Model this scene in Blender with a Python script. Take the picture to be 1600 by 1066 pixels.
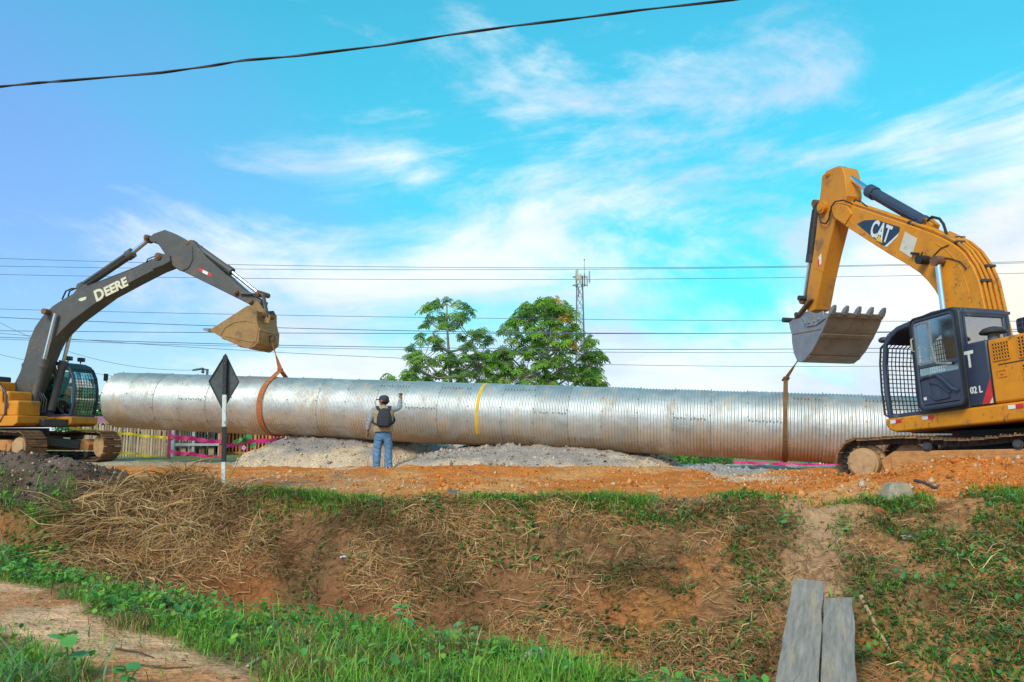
import bpy, bmesh, math, random
import numpy as np
from mathutils import Vector, Matrix

# ------------------------------------------------------------ scene, camera, sky, sun
for o in list(bpy.data.objects):
    bpy.data.objects.remove(o)
scene = bpy.context.scene
COL = scene.collection
R = math.radians
FPX, CX, CY = 1300.0, 800.0, 533.0
PITCH = R(6.36)
CAMZ = 0.82
cam_d = bpy.data.cameras.new('camera')
cam_d.lens = 36.0 * FPX / 1600.0
cam_d.sensor_width = 36.0
cam_d.clip_start = 0.1
cam_d.clip_end = 3000
cam = bpy.data.objects.new('camera', cam_d)
COL.objects.link(cam)
cam.location = (0, 0, CAMZ)
cam.rotation_euler = (math.pi / 2 + PITCH, 0, 0)
scene.camera = cam

CLOUD_LOC = (5.2, 1.1, 3.0)
SUN_EL, SUN_AZ = R(40), R(-155)          # azimuth measured from +Y towards +X: behind and left of the camera
world = bpy.data.worlds.new('World')
scene.world = world
world.use_nodes = True


def build_world():
    nt = world.node_tree
    nt.nodes.clear()
    N = nt.nodes.new
    L = nt.links.new
    out = N('ShaderNodeOutputWorld')
    bg = N('ShaderNodeBackground')
    bg.inputs['Strength'].default_value = 0.11
    sky = N('ShaderNodeTexSky')
    sky.sky_type = 'NISHITA'
    sky.sun_disc = False
    sky.sun_elevation = SUN_EL
    sky.sun_rotation = SUN_AZ
    sky.air_density = 1.0
    sky.dust_density = 0.2
    sky.ozone_density = 1.0
    tc = N('ShaderNodeTexCoord')
    sep = N('ShaderNodeSeparateXYZ')
    L(tc.outputs['Generated'], sep.inputs[0])
    # cyan overhead and to the right, periwinkle low on the left, as a slow change across the whole sky
    def math_(op, a_, b_, c_=None):
        m_ = N('ShaderNodeMath'); m_.operation = op
        for i_, v_ in enumerate((a_, b_, c_)):
            if v_ is None: continue
            if isinstance(v_, (int, float)): m_.inputs[i_].default_value = v_
            else: L(v_, m_.inputs[i_])
        return m_.outputs[0]

    def ramp(v_, f0, f1, t0=0.0, t1=1.0):
        m_ = N('ShaderNodeMapRange'); m_.interpolation_type = 'SMOOTHSTEP'
        m_.inputs['From Min'].default_value = f0; m_.inputs['From Max'].default_value = f1
        m_.inputs['To Min'].default_value = t0; m_.inputs['To Max'].default_value = t1
        L(v_, m_.inputs['Value'])
        return m_.outputs[0]

    def mixc(f_, a_, b_, blend='MIX'):
        m_ = N('ShaderNodeMix'); m_.data_type = 'RGBA'; m_.blend_type = blend
        if isinstance(f_, (int, float)): m_.inputs['Factor'].default_value = f_
        else: L(f_, m_.inputs['Factor'])
        for k_, v_ in (('A', a_), ('B', b_)):
            if isinstance(v_, tuple): m_.inputs[k_].default_value = (*v_, 1)
            else: L(v_, m_.inputs[k_])
        return m_.outputs['Result']

    def noise(scale, detail, rough, dist, sc, rot, loc):
        mp = N('ShaderNodeMapping')
        mp.inputs['Rotation'].default_value = rot; mp.inputs['Scale'].default_value = sc; mp.inputs['Location'].default_value = loc
        L(tc.outputs['Generated'], mp.inputs['Vector'])
        n_ = N('ShaderNodeTexNoise')
        n_.inputs['Scale'].default_value = scale; n_.inputs['Detail'].default_value = detail
        n_.inputs['Roughness'].default_value = rough; n_.inputs['Distortion'].default_value = dist
        L(mp.outputs[0], n_.inputs['Vector'])
        return n_.outputs[0]
    X, Z = sep.outputs['X'], sep.outputs['Z']
    nbig = noise(1.6, 3, 0.5, 0.3, (1, 1, 1.6), (0, 0, 0), (0.3, 2.2, 1.0))
    f = math_('ADD', math_('MULTIPLY_ADD', nbig, 0.5, X), Z)
    tint = mixc(ramp(f, -0.05, 0.50), (0.80, 1.08, 1.38), (0.30, 1.40, 1.22))
    base = mixc(1.0, sky.outputs[0], tint, 'MULTIPLY')
    # keep the pale band at the horizon from burning out
    dim = ramp(Z, 0.0, 0.55, 0.60, 1.12)
    base = mixc(1.0, base, dim, 'MULTIPLY')
    n1 = noise(1.5, 9, 0.60, 0.7, (1.3, 1.3, 3.6), (0, R(16), R(20)), CLOUD_LOC)
    cov = math_('ADD', math_('ADD', math_('MULTIPLY_ADD', X, 0.20, ramp(Z, 0.50, 0.06, -0.10, 0.10)), ramp(Z, 0.14, 0.0, 0.0, 0.06)), n1)
    n3 = noise(6.5, 8, 0.65, 0.5, (1.2, 1.2, 2.4), (0, R(16), R(20)), (2.0, 7.0, 4.0))
    cov = math_('MULTIPLY_ADD', math_('SUBTRACT', n3, 0.5), 0.24, cov)
    cl = ramp(cov, 0.47, 0.70, 0.0, 0.95)
    warm = ramp(math_('SUBTRACT', X, math_('MULTIPLY', Z, 1.2)), 0.12, 0.50)
    ccol = mixc(warm, (5.7, 6.1, 6.4), (6.6, 5.6, 4.2))
    n2 = noise(2.4, 6, 0.55, 0.4, (1.2, 1.2, 2.8), (0, R(10), 0), (4.0, 1.0, 2.0))
    ccol = mixc(ramp(n2, 0.40, 0.62, 0.0, 0.85), ccol, (3.7, 4.4, 5.8))
    fin = mixc(cl, base, ccol)
    L(fin, bg.inputs['Color'])
    L(bg.outputs[0], out.inputs['Surface'])


build_world()
sun_d = bpy.data.lights.new('sun', 'SUN')
sun_d.energy = 2.0
sun_d.angle = R(24)
sun_d.color = (1.0, 0.89, 0.74)
sun = bpy.data.objects.new('sun', sun_d)
COL.objects.link(sun)
_sd = Vector((math.sin(SUN_AZ) * math.cos(SUN_EL), math.cos(SUN_AZ) * math.cos(SUN_EL), math.sin(SUN_EL)))
sun.rotation_euler = _sd.to_track_quat('Z', 'Y').to_euler()
sun.location = (-10, -10, 30)
vs = scene.view_settings
vs.view_transform = 'Standard'
vs.look = 'None'
vs.exposure = 0.68
vs.gamma = 1.0
vs.use_curve_mapping = False

rng = np.random.default_rng(7)
random.seed(7)


# ------------------------------------------------------------ helpers: rays, noise
def ray(px, py):
    u = (CY - py) / FPX
    return Vector(((px - CX) / FPX, math.cos(PITCH) - math.sin(PITCH) * u, math.sin(PITCH) + math.cos(PITCH) * u))


CAMP = Vector((0, 0, CAMZ))


def on_plane(px, py, P, n):
    """point of the photo ray on the plane through P with normal n"""
    d = ray(px, py)
    n = Vector(n)
    return CAMP + d * ((Vector(P) - CAMP).dot(n) / d.dot(n))


def at_y(px, py, y):
    return on_plane(px, py, (0, y, 0), (0, 1, 0))


def at_z(px, py, z=0.0):
    return on_plane(px, py, (0, 0, z), (0, 0, 1))


def _hash(ix, iy, s):
    n = np.sin(ix * 127.1 + iy * 311.7 + s * 74.7) * 43758.5453
    return n - np.floor(n)


def vnoise(x, y, s=0):
    x = np.asarray(x, float); y = np.asarray(y, float)
    ix = np.floor(x); iy = np.floor(y)
    fx = x - ix; fy = y - iy
    fx = fx * fx * (3 - 2 * fx); fy = fy * fy * (3 - 2 * fy)
    a = _hash(ix, iy, s); b = _hash(ix + 1, iy, s); c = _hash(ix, iy + 1, s); d = _hash(ix + 1, iy + 1, s)
    return a + (b - a) * fx + (c - a) * fy + (a - b - c + d) * fx * fy


def fbm(x, y, s=0, o=4, g=0.5):
    t = 0; a = 1.0; n = 0
    for k in range(o):
        t = t + a * vnoise(x * 2 ** k + 17.3 * k, y * 2 ** k - 9.1 * k, s + k)
        n += a; a *= g
    return t / n


def sst(a, b, x):
    t = np.clip((np.asarray(x, float) - a) / (b - a), 0, 1)
    return t * t * (3 - 2 * t)


# ------------------------------------------------------------ helpers: materials
MATS = {}


def mat(name, base, rough=0.6, metal=0.0, var=0.12, scale=6.0, dirt=None, damt=0.4, dscale=2.0,
        bump=0.0, bscale=40.0, spec=0.5, attr=False, trans=0.0, coat=0.0, stretch=None, rotz=0.0, wear=None):
    if name in MATS:
        return MATS[name]
    m = bpy.data.materials.new(name)
    m.use_nodes = True
    nt = m.node_tree
    N = nt.nodes.new; L = nt.links.new
    b = nt.nodes['Principled BSDF']
    b.inputs['Roughness'].default_value = rough
    b.inputs['Metallic'].default_value = metal
    b.inputs['Specular IOR Level'].default_value = spec
    if coat:
        b.inputs['Coat Weight'].default_value = coat
    geo = N('ShaderNodeNewGeometry')
    vec = geo.outputs['Position']
    if stretch:
        m0 = N('ShaderNodeMapping'); m0.inputs['Rotation'].default_value = (0, 0, rotz); L(vec, m0.inputs['Vector'])
        mp = N('ShaderNodeMapping'); mp.inputs['Scale'].default_value = stretch
        L(m0.outputs[0], mp.inputs['Vector']); vec = mp.outputs[0]
    if attr:
        at = N('ShaderNodeAttribute'); at.attribute_name = 'Col'
        col = at.outputs['Color']
    else:
        rgb = N('ShaderNodeRGB'); rgb.outputs[0].default_value = (*base, 1)
        col = rgb.outputs[0]
    if var:
        n = N('ShaderNodeTexNoise'); n.inputs['Scale'].default_value = scale
        n.inputs['Detail'].default_value = 6; n.inputs['Roughness'].default_value = 0.6
        L(vec, n.inputs['Vector'])
        r = N('ShaderNodeMapRange')
        r.inputs['From Min'].default_value = 0.25; r.inputs['From Max'].default_value = 0.75
        r.inputs['To Min'].default_value = 1 - var; r.inputs['To Max'].default_value = 1 + var
        L(n.outputs[0], r.inputs['Value'])
        mx = N('ShaderNodeMix'); mx.data_type = 'RGBA'; mx.blend_type = 'MULTIPLY'
        mx.inputs['Factor'].default_value = 1.0
        L(col, mx.inputs['A']); L(r.outputs[0], mx.inputs['B'])
        col = mx.outputs['Result']
    if dirt:
        n = N('ShaderNodeTexNoise'); n.inputs['Scale'].default_value = dscale
        n.inputs['Detail'].default_value = 8; n.inputs['Roughness'].default_value = 0.68
        L(vec, n.inputs['Vector'])
        r = N('ShaderNodeMapRange'); r.interpolation_type = 'SMOOTHSTEP'
        r.inputs['From Min'].default_value = 0.72 - 0.42 * damt; r.inputs['From Max'].default_value = 0.86 - 0.3 * damt
        L(n.outputs[0], r.inputs['Value'])
        mx = N('ShaderNodeMix'); mx.data_type = 'RGBA'
        L(r.outputs[0], mx.inputs['Factor'])
        L(col, mx.inputs['A']); mx.inputs['B'].default_value = (*dirt, 1)
        col = mx.outputs['Result']
        rr = N('ShaderNodeMapRange')
        rr.inputs['To Min'].default_value = rough; rr.inputs['To Max'].default_value = 0.9
        L(r.outputs[0], rr.inputs['Value']); L(rr.outputs[0], b.inputs['Roughness'])
        if metal:
            rm = N('ShaderNodeMapRange')
            rm.inputs['To Min'].default_value = metal; rm.inputs['To Max'].default_value = 0.1
            L(r.outputs[0], rm.inputs['Value']); L(rm.outputs[0], b.inputs['Metallic'])
    if wear:
        n = N('ShaderNodeTexNoise'); n.inputs['Scale'].default_value = 11.0
        n.inputs['Detail'].default_value = 9; n.inputs['Roughness'].default_value = 0.78
        L(vec, n.inputs['Vector'])
        n5 = N('ShaderNodeTexNoise'); n5.inputs['Scale'].default_value = 1.3; n5.inputs['Detail'].default_value = 3
        L(vec, n5.inputs['Vector'])
        ws = N('ShaderNodeMath'); ws.operation = 'MULTIPLY_ADD'; L(n5.outputs[0], ws.inputs[0]); ws.inputs[1].default_value = 0.45; L(n.outputs[0], ws.inputs[2])
        r = N('ShaderNodeMapRange'); r.interpolation_type = 'SMOOTHSTEP'
        r.inputs['From Min'].default_value = 0.80; r.inputs['From Max'].default_value = 0.88; r.inputs['To Max'].default_value = 0.8
        L(ws.outputs[0], r.inputs['Value'])
        mx = N('ShaderNodeMix'); mx.data_type = 'RGBA'; L(r.outputs[0], mx.inputs['Factor'])
        L(col, mx.inputs['A']); mx.inputs['B'].default_value = (*wear, 1)
        col = mx.outputs['Result']
    L(col, b.inputs['Base Color'])
    if bump:
        n = N('ShaderNodeTexNoise'); n.inputs['Scale'].default_value = bscale
        n.inputs['Detail'].default_value = 5
        L(vec, n.inputs['Vector'])
        bp = N('ShaderNodeBump'); bp.inputs['Strength'].default_value = 1.0
        bp.inputs['Distance'].default_value = bump
        L(n.outputs[0], bp.inputs['Height']); L(bp.outputs[0], b.inputs['Normal'])
    if trans:
        tr = N('ShaderNodeBsdfTranslucent'); L(col, tr.inputs['Color'])
        ms = N('ShaderNodeMixShader'); ms.inputs[0].default_value = trans
        L(b.outputs[0], ms.inputs[1]); L(tr.outputs[0], ms.inputs[2])
        L(ms.outputs[0], nt.nodes['Material Output'].inputs['Surface'])
    MATS[name] = m
    return m


def glass_mat(name, tint, refl=0.25):
    if name in MATS:
        return MATS[name]
    m = bpy.data.materials.new(name); m.use_nodes = True
    nt = m.node_tree; nt.nodes.clear()
    N = nt.nodes.new; L = nt.links.new
    o = N('ShaderNodeOutputMaterial'); t = N('ShaderNodeBsdfTransparent'); g = N('ShaderNodeBsdfGlossy')
    g.inputs['Roughness'].default_value = 0.06
    t.inputs['Color'].default_value = (*tint, 1)
    lw = N('ShaderNodeLayerWeight'); lw.inputs['Blend'].default_value = refl
    mr = N('ShaderNodeMapRange'); mr.inputs['To Min'].default_value = refl * 0.7; mr.inputs['To Max'].default_value = 0.95
    L(lw.outputs['Facing'], mr.inputs['Value'])
    x = N('ShaderNodeMixShader'); L(mr.outputs[0], x.inputs[0]); L(t.outputs[0], x.inputs[1]); L(g.outputs[0], x.inputs[2])
    L(x.outputs[0], o.inputs['Surface'])
    MATS[name] = m
    return m


# ------------------------------------------------------------ helpers: meshes
class MB:
    def __init__(s):
        s.v = []; s.f = []

    def add(s, vs, fs):
        b = len(s.v)
        s.v += [tuple(p) for p in vs]
        s.f += [tuple(i + b for i in q) for q in fs]
        return s

    def box(s, c, d, M=None):
        hx, hy, hz = d[0] / 2, d[1] / 2, d[2] / 2
        vs = [Vector((x * hx, y * hy, z * hz)) for x in (-1, 1) for y in (-1, 1) for z in (-1, 1)]
        if M is not None:
            vs = [M @ v for v in vs]
        vs = [v + Vector(c) for v in vs]
        return s.add(vs, [(0, 1, 3, 2), (4, 6, 7, 5), (0, 4, 5, 1), (2, 3, 7, 6), (0, 2, 6, 4), (1, 5, 7, 3)])

    def bar(s, p0, p1, w, h, up=(0, 0, 1)):
        p0 = Vector(p0); p1 = Vector(p1)
        d = (p1 - p0).normalized(); u = Vector(up)
        if abs(d.dot(u)) > 0.98:
            u = Vector((1, 0, 0)) if abs(d.x) < 0.9 else Vector((0, 1, 0))
        x = d.cross(u).normalized(); u = x.cross(d)
        vs = [p + x * (a * w / 2) + u * (b * h / 2) for p in (p0, p1) for a, b in ((-1, -1), (1, -1), (1, 1), (-1, 1))]
        return s.add(vs, [(0, 1, 2, 3), (7, 6, 5, 4), (0, 4, 5, 1), (1, 5, 6, 2), (2, 6, 7, 3), (3, 7, 4, 0)])

    def prism(s, A, B):
        n = len(A)
        fs = [tuple(range(n - 1, -1, -1)), tuple(range(n, 2 * n))]
        fs += [(i, (i + 1) % n, n + (i + 1) % n, n + i) for i in range(n)]
        return s.add(list(A) + list(B), fs)

    def cyl(s, p0, p1, r0, r1=None, n=16):
        return s.tube([p0, p1], [r0, r0 if r1 is None else r1], n)

    def tube(s, pts, r, n=8, cap=True):
        pts = [Vector(p) for p in pts]
        if not isinstance(r, (list, tuple)):
            r = [r] * len(pts)
        b = len(s.v); m = len(pts); ref = None; vs = []
        for i, p in enumerate(pts):
            d = (pts[min(i + 1, m - 1)] - pts[max(i - 1, 0)])
            d = d.normalized() if d.length > 1e-9 else Vector((0, 0, 1))
            if ref is None:
                ref = Vector((0, 0, 1)) if abs(d.z) < 0.9 else Vector((1, 0, 0))
            x = d.cross(ref)
            x = x.normalized() if x.length > 1e-6 else d.orthogonal().normalized()
            y = x.cross(d); ref = y
            for k in range(n):
                a = 2 * math.pi * k / n
                vs.append(p + (x * math.cos(a) + y * math.sin(a)) * r[i])
        fs = [(i * n + k, i * n + (k + 1) % n, (i + 1) * n + (k + 1) % n, (i + 1) * n + k) for i in range(m - 1) for k in range(n)]
        if cap:
            fs += [tuple(range(n - 1, -1, -1)), tuple((m - 1) * n + k for k in range(n))]
        return s.add(vs, fs)

    def ball(s, c, r, seg=10, rings=6, sc=(1, 1, 1), M=None):
        vs = []
        for i in range(rings + 1):
            t = math.pi * i / rings
            for k in range(seg):
                a = 2 * math.pi * k / seg
                p = Vector((r * sc[0] * math.sin(t) * math.cos(a), r * sc[1] * math.sin(t) * math.sin(a), r * sc[2] * math.cos(t)))
                if M is not None:
                    p = M @ p
                vs.append(p + Vector(c))
        fs = [(i * seg + k, (i + 1) * seg + k, (i + 1) * seg + (k + 1) % seg, i * seg + (k + 1) % seg) for i in range(rings) for k in range(seg)]
        return s.add(vs, fs)

    def build(s, name, m, parent=None, F=None, bevel=0.0, smooth=True, seg=2, ang=35):
        vs = s.v
        if F is not None:
            vs = [F @ Vector(p) for p in vs]
        if parent is not None:
            rl = root_of(parent).location
            vs = [(p[0] - rl.x, p[1] - rl.y, p[2] - rl.z) for p in vs]
        me = bpy.data.meshes.new(name)
        me.from_pydata([tuple(p) for p in vs], [], s.f)
        if bevel == 0:
            pass
        bm = bmesh.new(); bm.from_mesh(me)
        bmesh.ops.recalc_face_normals(bm, faces=bm.faces)
        bm.to_mesh(me); bm.free()
        if smooth:
            me.polygons.foreach_set('use_smooth', [True] * len(me.polygons))
            me.set_sharp_from_angle(angle=R(ang))
        me.materials.append(m)
        o = bpy.data.objects.new(name, me)
        COL.objects.link(o)
        if parent is not None:
            o.parent = parent
        if bevel:
            bv = o.modifiers.new('bevel', 'BEVEL')
            bv.width = bevel; bv.segments = seg; bv.limit_method = 'ANGLE'; bv.angle_limit = R(40)
            bv.harden_normals = False
        return o


def root_of(o):
    while o.parent is not None:
        o = o.parent
    return o


def tag(o, label=None, cat=None, group=None, kind=None):
    if label: o['label'] = label
    if cat: o['category'] = cat
    if group: o['group'] = group
    if kind: o['kind'] = kind
    return o


def thing(name, loc, label, cat, group=None):
    o = bpy.data.objects.new(name, None)
    o.empty_display_size = 0.2
    COL.objects.link(o)
    o.location = loc
    return tag(o, label, cat, group)


def np_mesh(name, V, tris=None, quads=None, col=None, material=None, smooth=False):
    """fast mesh from arrays; quads first then tris"""
    me = bpy.data.meshes.new(name)
    nq = 0 if quads is None else len(quads); nt_ = 0 if tris is None else len(tris)
    idx = []
    if nq: idx.append(np.asarray(quads, np.int32).ravel())
    if nt_: idx.append(np.asarray(tris, np.int32).ravel())
    idx = np.concatenate(idx)
    me.vertices.add(len(V)); me.vertices.foreach_set('co', np.asarray(V, np.float32).ravel())
    me.loops.add(len(idx)); me.loops.foreach_set('vertex_index', idx)
    me.polygons.add(nq + nt_)
    st = np.concatenate([np.arange(nq) * 4, nq * 4 + np.arange(nt_) * 3]).astype(np.int32)
    me.polygons.foreach_set('loop_start', st)
    if smooth:
        me.polygons.foreach_set('use_smooth', np.ones(nq + nt_, bool))
    me.update(calc_edges=True)
    if col is not None:
        ca = me.color_attributes.new('Col', 'FLOAT_COLOR', 'POINT')
        c4 = np.ones((len(V), 4), np.float32); c4[:, :3] = col
        ca.data.foreach_set('color', c4.ravel())
    if material: me.materials.append(material)
    o = bpy.data.objects.new(name, me)
    COL.objects.link(o)
    return o


def skin_mesh(nodes, edges, sub=2):
    """nodes: list of (x,y,z,r); returns a frozen skinned mesh as (verts, faces)"""
    me = bpy.data.meshes.new('skin_tmp')
    me.from_pydata([n[:3] for n in nodes], edges, [])
    o = bpy.data.objects.new('skin_tmp', me)
    COL.objects.link(o)
    sk = o.modifiers.new('skin', 'SKIN'); sk.use_smooth_shade = True
    if not me.skin_vertices:
        me.skin_vertices.new()
    for i, n in enumerate(nodes):
        r = n[3]
        me.skin_vertices[0].data[i].radius = (r, n[4] if len(n) > 4 else r)
        me.skin_vertices[0].data[i].use_root = (i == 0)
    ss = o.modifiers.new('sub', 'SUBSURF'); ss.levels = sub; ss.render_levels = sub
    dg = bpy.context.evaluated_depsgraph_get()
    dg.update()
    em = bpy.data.meshes.new_from_object(o.evaluated_get(dg))
    vs = [tuple(v.co) for v in em.vertices]; fs = [tuple(p.vertices) for p in em.polygons]
    bpy.data.objects.remove(o); bpy.data.meshes.remove(me); bpy.data.meshes.remove(em)
    return vs, fs


def text_mesh(body, size, F, name, material, parent, extrude=0.004, bold=0.0, sx=1.0, align='LEFT'):
    cu = bpy.data.curves.new('text_tmp', 'FONT')
    cu.body = body; cu.size = size; cu.extrude = extrude; cu.offset = bold; cu.align_x = align
    cu.resolution_u = 3
    o = bpy.data.objects.new('text_tmp', cu); COL.objects.link(o)
    dg = bpy.context.evaluated_depsgraph_get(); dg.update()
    me = bpy.data.meshes.new_from_object(o.evaluated_get(dg))
    rl = root_of(parent).location
    S = Matrix.Diagonal((sx, 1, 1, 1))
    for v in me.vertices:
        v.co = (F @ S @ v.co) - rl
    bpy.data.objects.remove(o); bpy.data.curves.remove(cu)
    me.name = name; me.materials.clear(); me.materials.append(material)
    ob = bpy.data.objects.new(name, me); COL.objects.link(ob); ob.parent = parent
    return ob


# ------------------------------------------------------------ terrain
EA = np.array([-6.15, 10.0]); EU = np.array([0.841, -0.541]); EM = np.array([0.541, 0.841])


def edge_t(x, y):
    """distance beyond the near edge of the ditch"""
    wob = 0.35 * (fbm(x * 0.9, y * 0.9, 3, 3) - 0.5)
    return (x - EA[0]) * EM[0] + (y - EA[1]) * EM[1] + wob


def verge_t(x, y):
    """like edge_t, but the green verge climbs the bank on the left"""
    return edge_t(x, y) - (0.55 * sst(-3.2, -5.0, x) + 1.6 * sst(-5.5, -7.2, x)) * (0.6 + 0.8 * fbm(x * 1.2, y * 1.2, 85, 3)) - 0.25 * sst(-1.5, 0.5, x)


def crest_y(x):
    x = np.asarray(x, float)
    return 10.15 + 2.5 * sst(-1.2, -6.0, x) + 0.35 * (fbm(x * 0.8, x * 0 + 2.0, 5, 3) - 0.5)


PILE = (-8.1, 12.9, 2.5, 1.9)


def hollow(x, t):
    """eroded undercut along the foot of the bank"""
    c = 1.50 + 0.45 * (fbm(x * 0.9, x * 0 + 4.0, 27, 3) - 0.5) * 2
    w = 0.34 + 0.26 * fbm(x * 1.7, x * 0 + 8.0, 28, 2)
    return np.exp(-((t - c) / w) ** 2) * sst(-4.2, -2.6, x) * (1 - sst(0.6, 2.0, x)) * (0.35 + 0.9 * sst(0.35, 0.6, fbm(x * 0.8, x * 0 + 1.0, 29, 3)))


def heap(x, y, cx, cy, rx, ry, h, rot=0.0, p=1.0):
    c, s = math.cos(rot), math.sin(rot)
    dx = (x - cx) * c + (y - cy) * s; dy = -(x - cx) * s + (y - cy) * c
    r2 = (dx / rx) ** 2 + (dy / ry) ** 2
    return h * np.clip(1 - r2, 0, 1) ** p


def ground_h(x, y, fine=True):
    x = np.asarray(x, float); y = np.asarray(y, float)
    t = edge_t(x, y)
    zd = -1.05 - 0.45 * sst(-6, -1, x)
    near = -0.75 + 0.06 * (fbm(x * 0.7, y * 0.7, 11, 3) - 0.5)
    zn = near + (zd - near) * sst(-0.1, 0.8, t)
    yc = crest_y(x)
    w = 1.55 + 1.7 * sst(0.2, 3.2, x) + 0.5 * sst(-3.5, -6.5, x)
    q = np.clip((y - (yc - w)) / w, 0, 1)
    prof = 1 - (1 - q) ** 1.35
    steep = sst(0.0, 1.0, q)
    k = sst(0.5, 3.0, x)
    prof = prof * k + (0.55 * steep + 0.45 * prof) * (1 - k)
    zb = zd + (0.0 - zd) * prof
    bankm = sst(0.02, 0.2, q) * (1 - sst(0.9, 1.05, q))
    # undercuts and bulges on the bank
    led = fbm(x * 0.7, y * 0.25, 23, 3)
    step = sst(0.30, 0.36, q + 0.35 * (led - 0.5)) - sst(0.05, 0.62, q)
    zb = zb + bankm * (0.42 * (fbm(x * 1.1, y * 1.5, 21, 4) - 0.5) + 0.34 * step * (1 - 0.8 * sst(1.5, 3.0, x)) + 0.10 * (fbm(x * 3.2, y * 3.6, 25, 3) - 0.5))
    h = np.maximum(zn, zb)
    h = h + 0.05 * np.exp(-((zn - zb) / 0.08) ** 2)
    h = h - 0.70 * hollow(x, t)
    # worn notch where people climb from the planks
    tx = 2.75 + 0.45 * (y - 8.0)
    notch = np.exp(-((x - tx) / 0.38) ** 2) * sst(7.6, 8.6, y) * (1 - sst(10.2, 11.2, y))
    h = h - 0.12 * notch
    pl = sst(-0.1, 0.5, y - yc)
    # spread clay and ruts on the working platform
    h = h + pl * (0.10 * (fbm(x * 0.8, y * 1.2, 31, 4) - 0.5)) * (1 - sst(24, 30, y))
    # clay bank pushed up in front of the right-hand machine
    h = h + pl * (0.17 + 0.22 * sst(5.3, 6.4, x)) * sst(3.6, 4.9, x) * np.exp(-((y - 12.2) / 1.25) ** 2) * (1 - sst(13, 16, x))
    h = h + pl * 0.04 * sst(4.0, 6.5, x) * sst(10.8, 12, y) * (1 - sst(17, 21, y))
    # low clay ridge in front of the man
    h = h + pl * 0.17 * np.exp(-((y - 16.2 - 0.10 * x) / 0.9) ** 2) * sst(-4.2, -2.6, x) * (1 - sst(3.0, 4.6, x))
    # dark spoil heap at the far left
    h = h + heap(x, y, *PILE, 0.46, 0.0)
    # mat of cut cane on the left bank
    h = h + heap(x, y, -5.9, 11.4, 2.2, 1.5, 0.22, -0.2)
    # land falls away behind on the right
    h = h - 0.054 * np.clip(y - 21.5, 0, 70) * sst(1.0, 7.0, x)
    if fine:
        lump = sst(0.02, 0.2, q)
        rough = 0.035 * pl * (1 - sst(22, 26, y)) * (0.4 + 0.9 * sst(2.5, 5, x) + 0.9 * sst(-5.5, -7.5, x)) + 0.075 * bankm + 0.012
        h = h + rough * (fbm(x * 5.0, y * 5.0, 41, 4, 0.6) - 0.5) * 2
        h = h + pl * sst(3.4, 5.0, x) * (1 - sst(15, 18, y)) * 0.05 * np.abs(fbm(x * 3, y * 3, 47, 3) - 0.5) * 2
        h = h + heap(x, y, *PILE, 1.0, 0.0) * 0.16 * (fbm(x * 4.0, y * 4.0, 49, 4, 0.6) - 0.5) * 2
    return h


def gz(x, y):
    return float(ground_h(np.array([x]), np.array([y]))[0])


def axis(lo, hi, step, far_lo, far_hi, g=1.16):
    a = list(np.arange(lo, hi + 1e-6, step))
    s = step; v = hi; up = []
    while v < far_hi:
        s *= g; v += s; up.append(v)
    s = step; v = lo; dn = []
    while v > far_lo:
        s *= g; v -= s; dn.append(v)
    return np.array(dn[::-1] + a + up)


def path_mask(x, y, t):
    d = np.abs(t + 1.02 + 0.40 * (fbm(x * 1.2, y * 1.2, 61, 3) - 0.5) + 0.22 * (x + 4.5))
    return (1 - sst(0.30, 0.62, d)) * (1 - sst(-1.6, -0.8, x + 0.4 * (fbm(x * 2, y * 2, 63, 2) - 0.5)))


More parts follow.
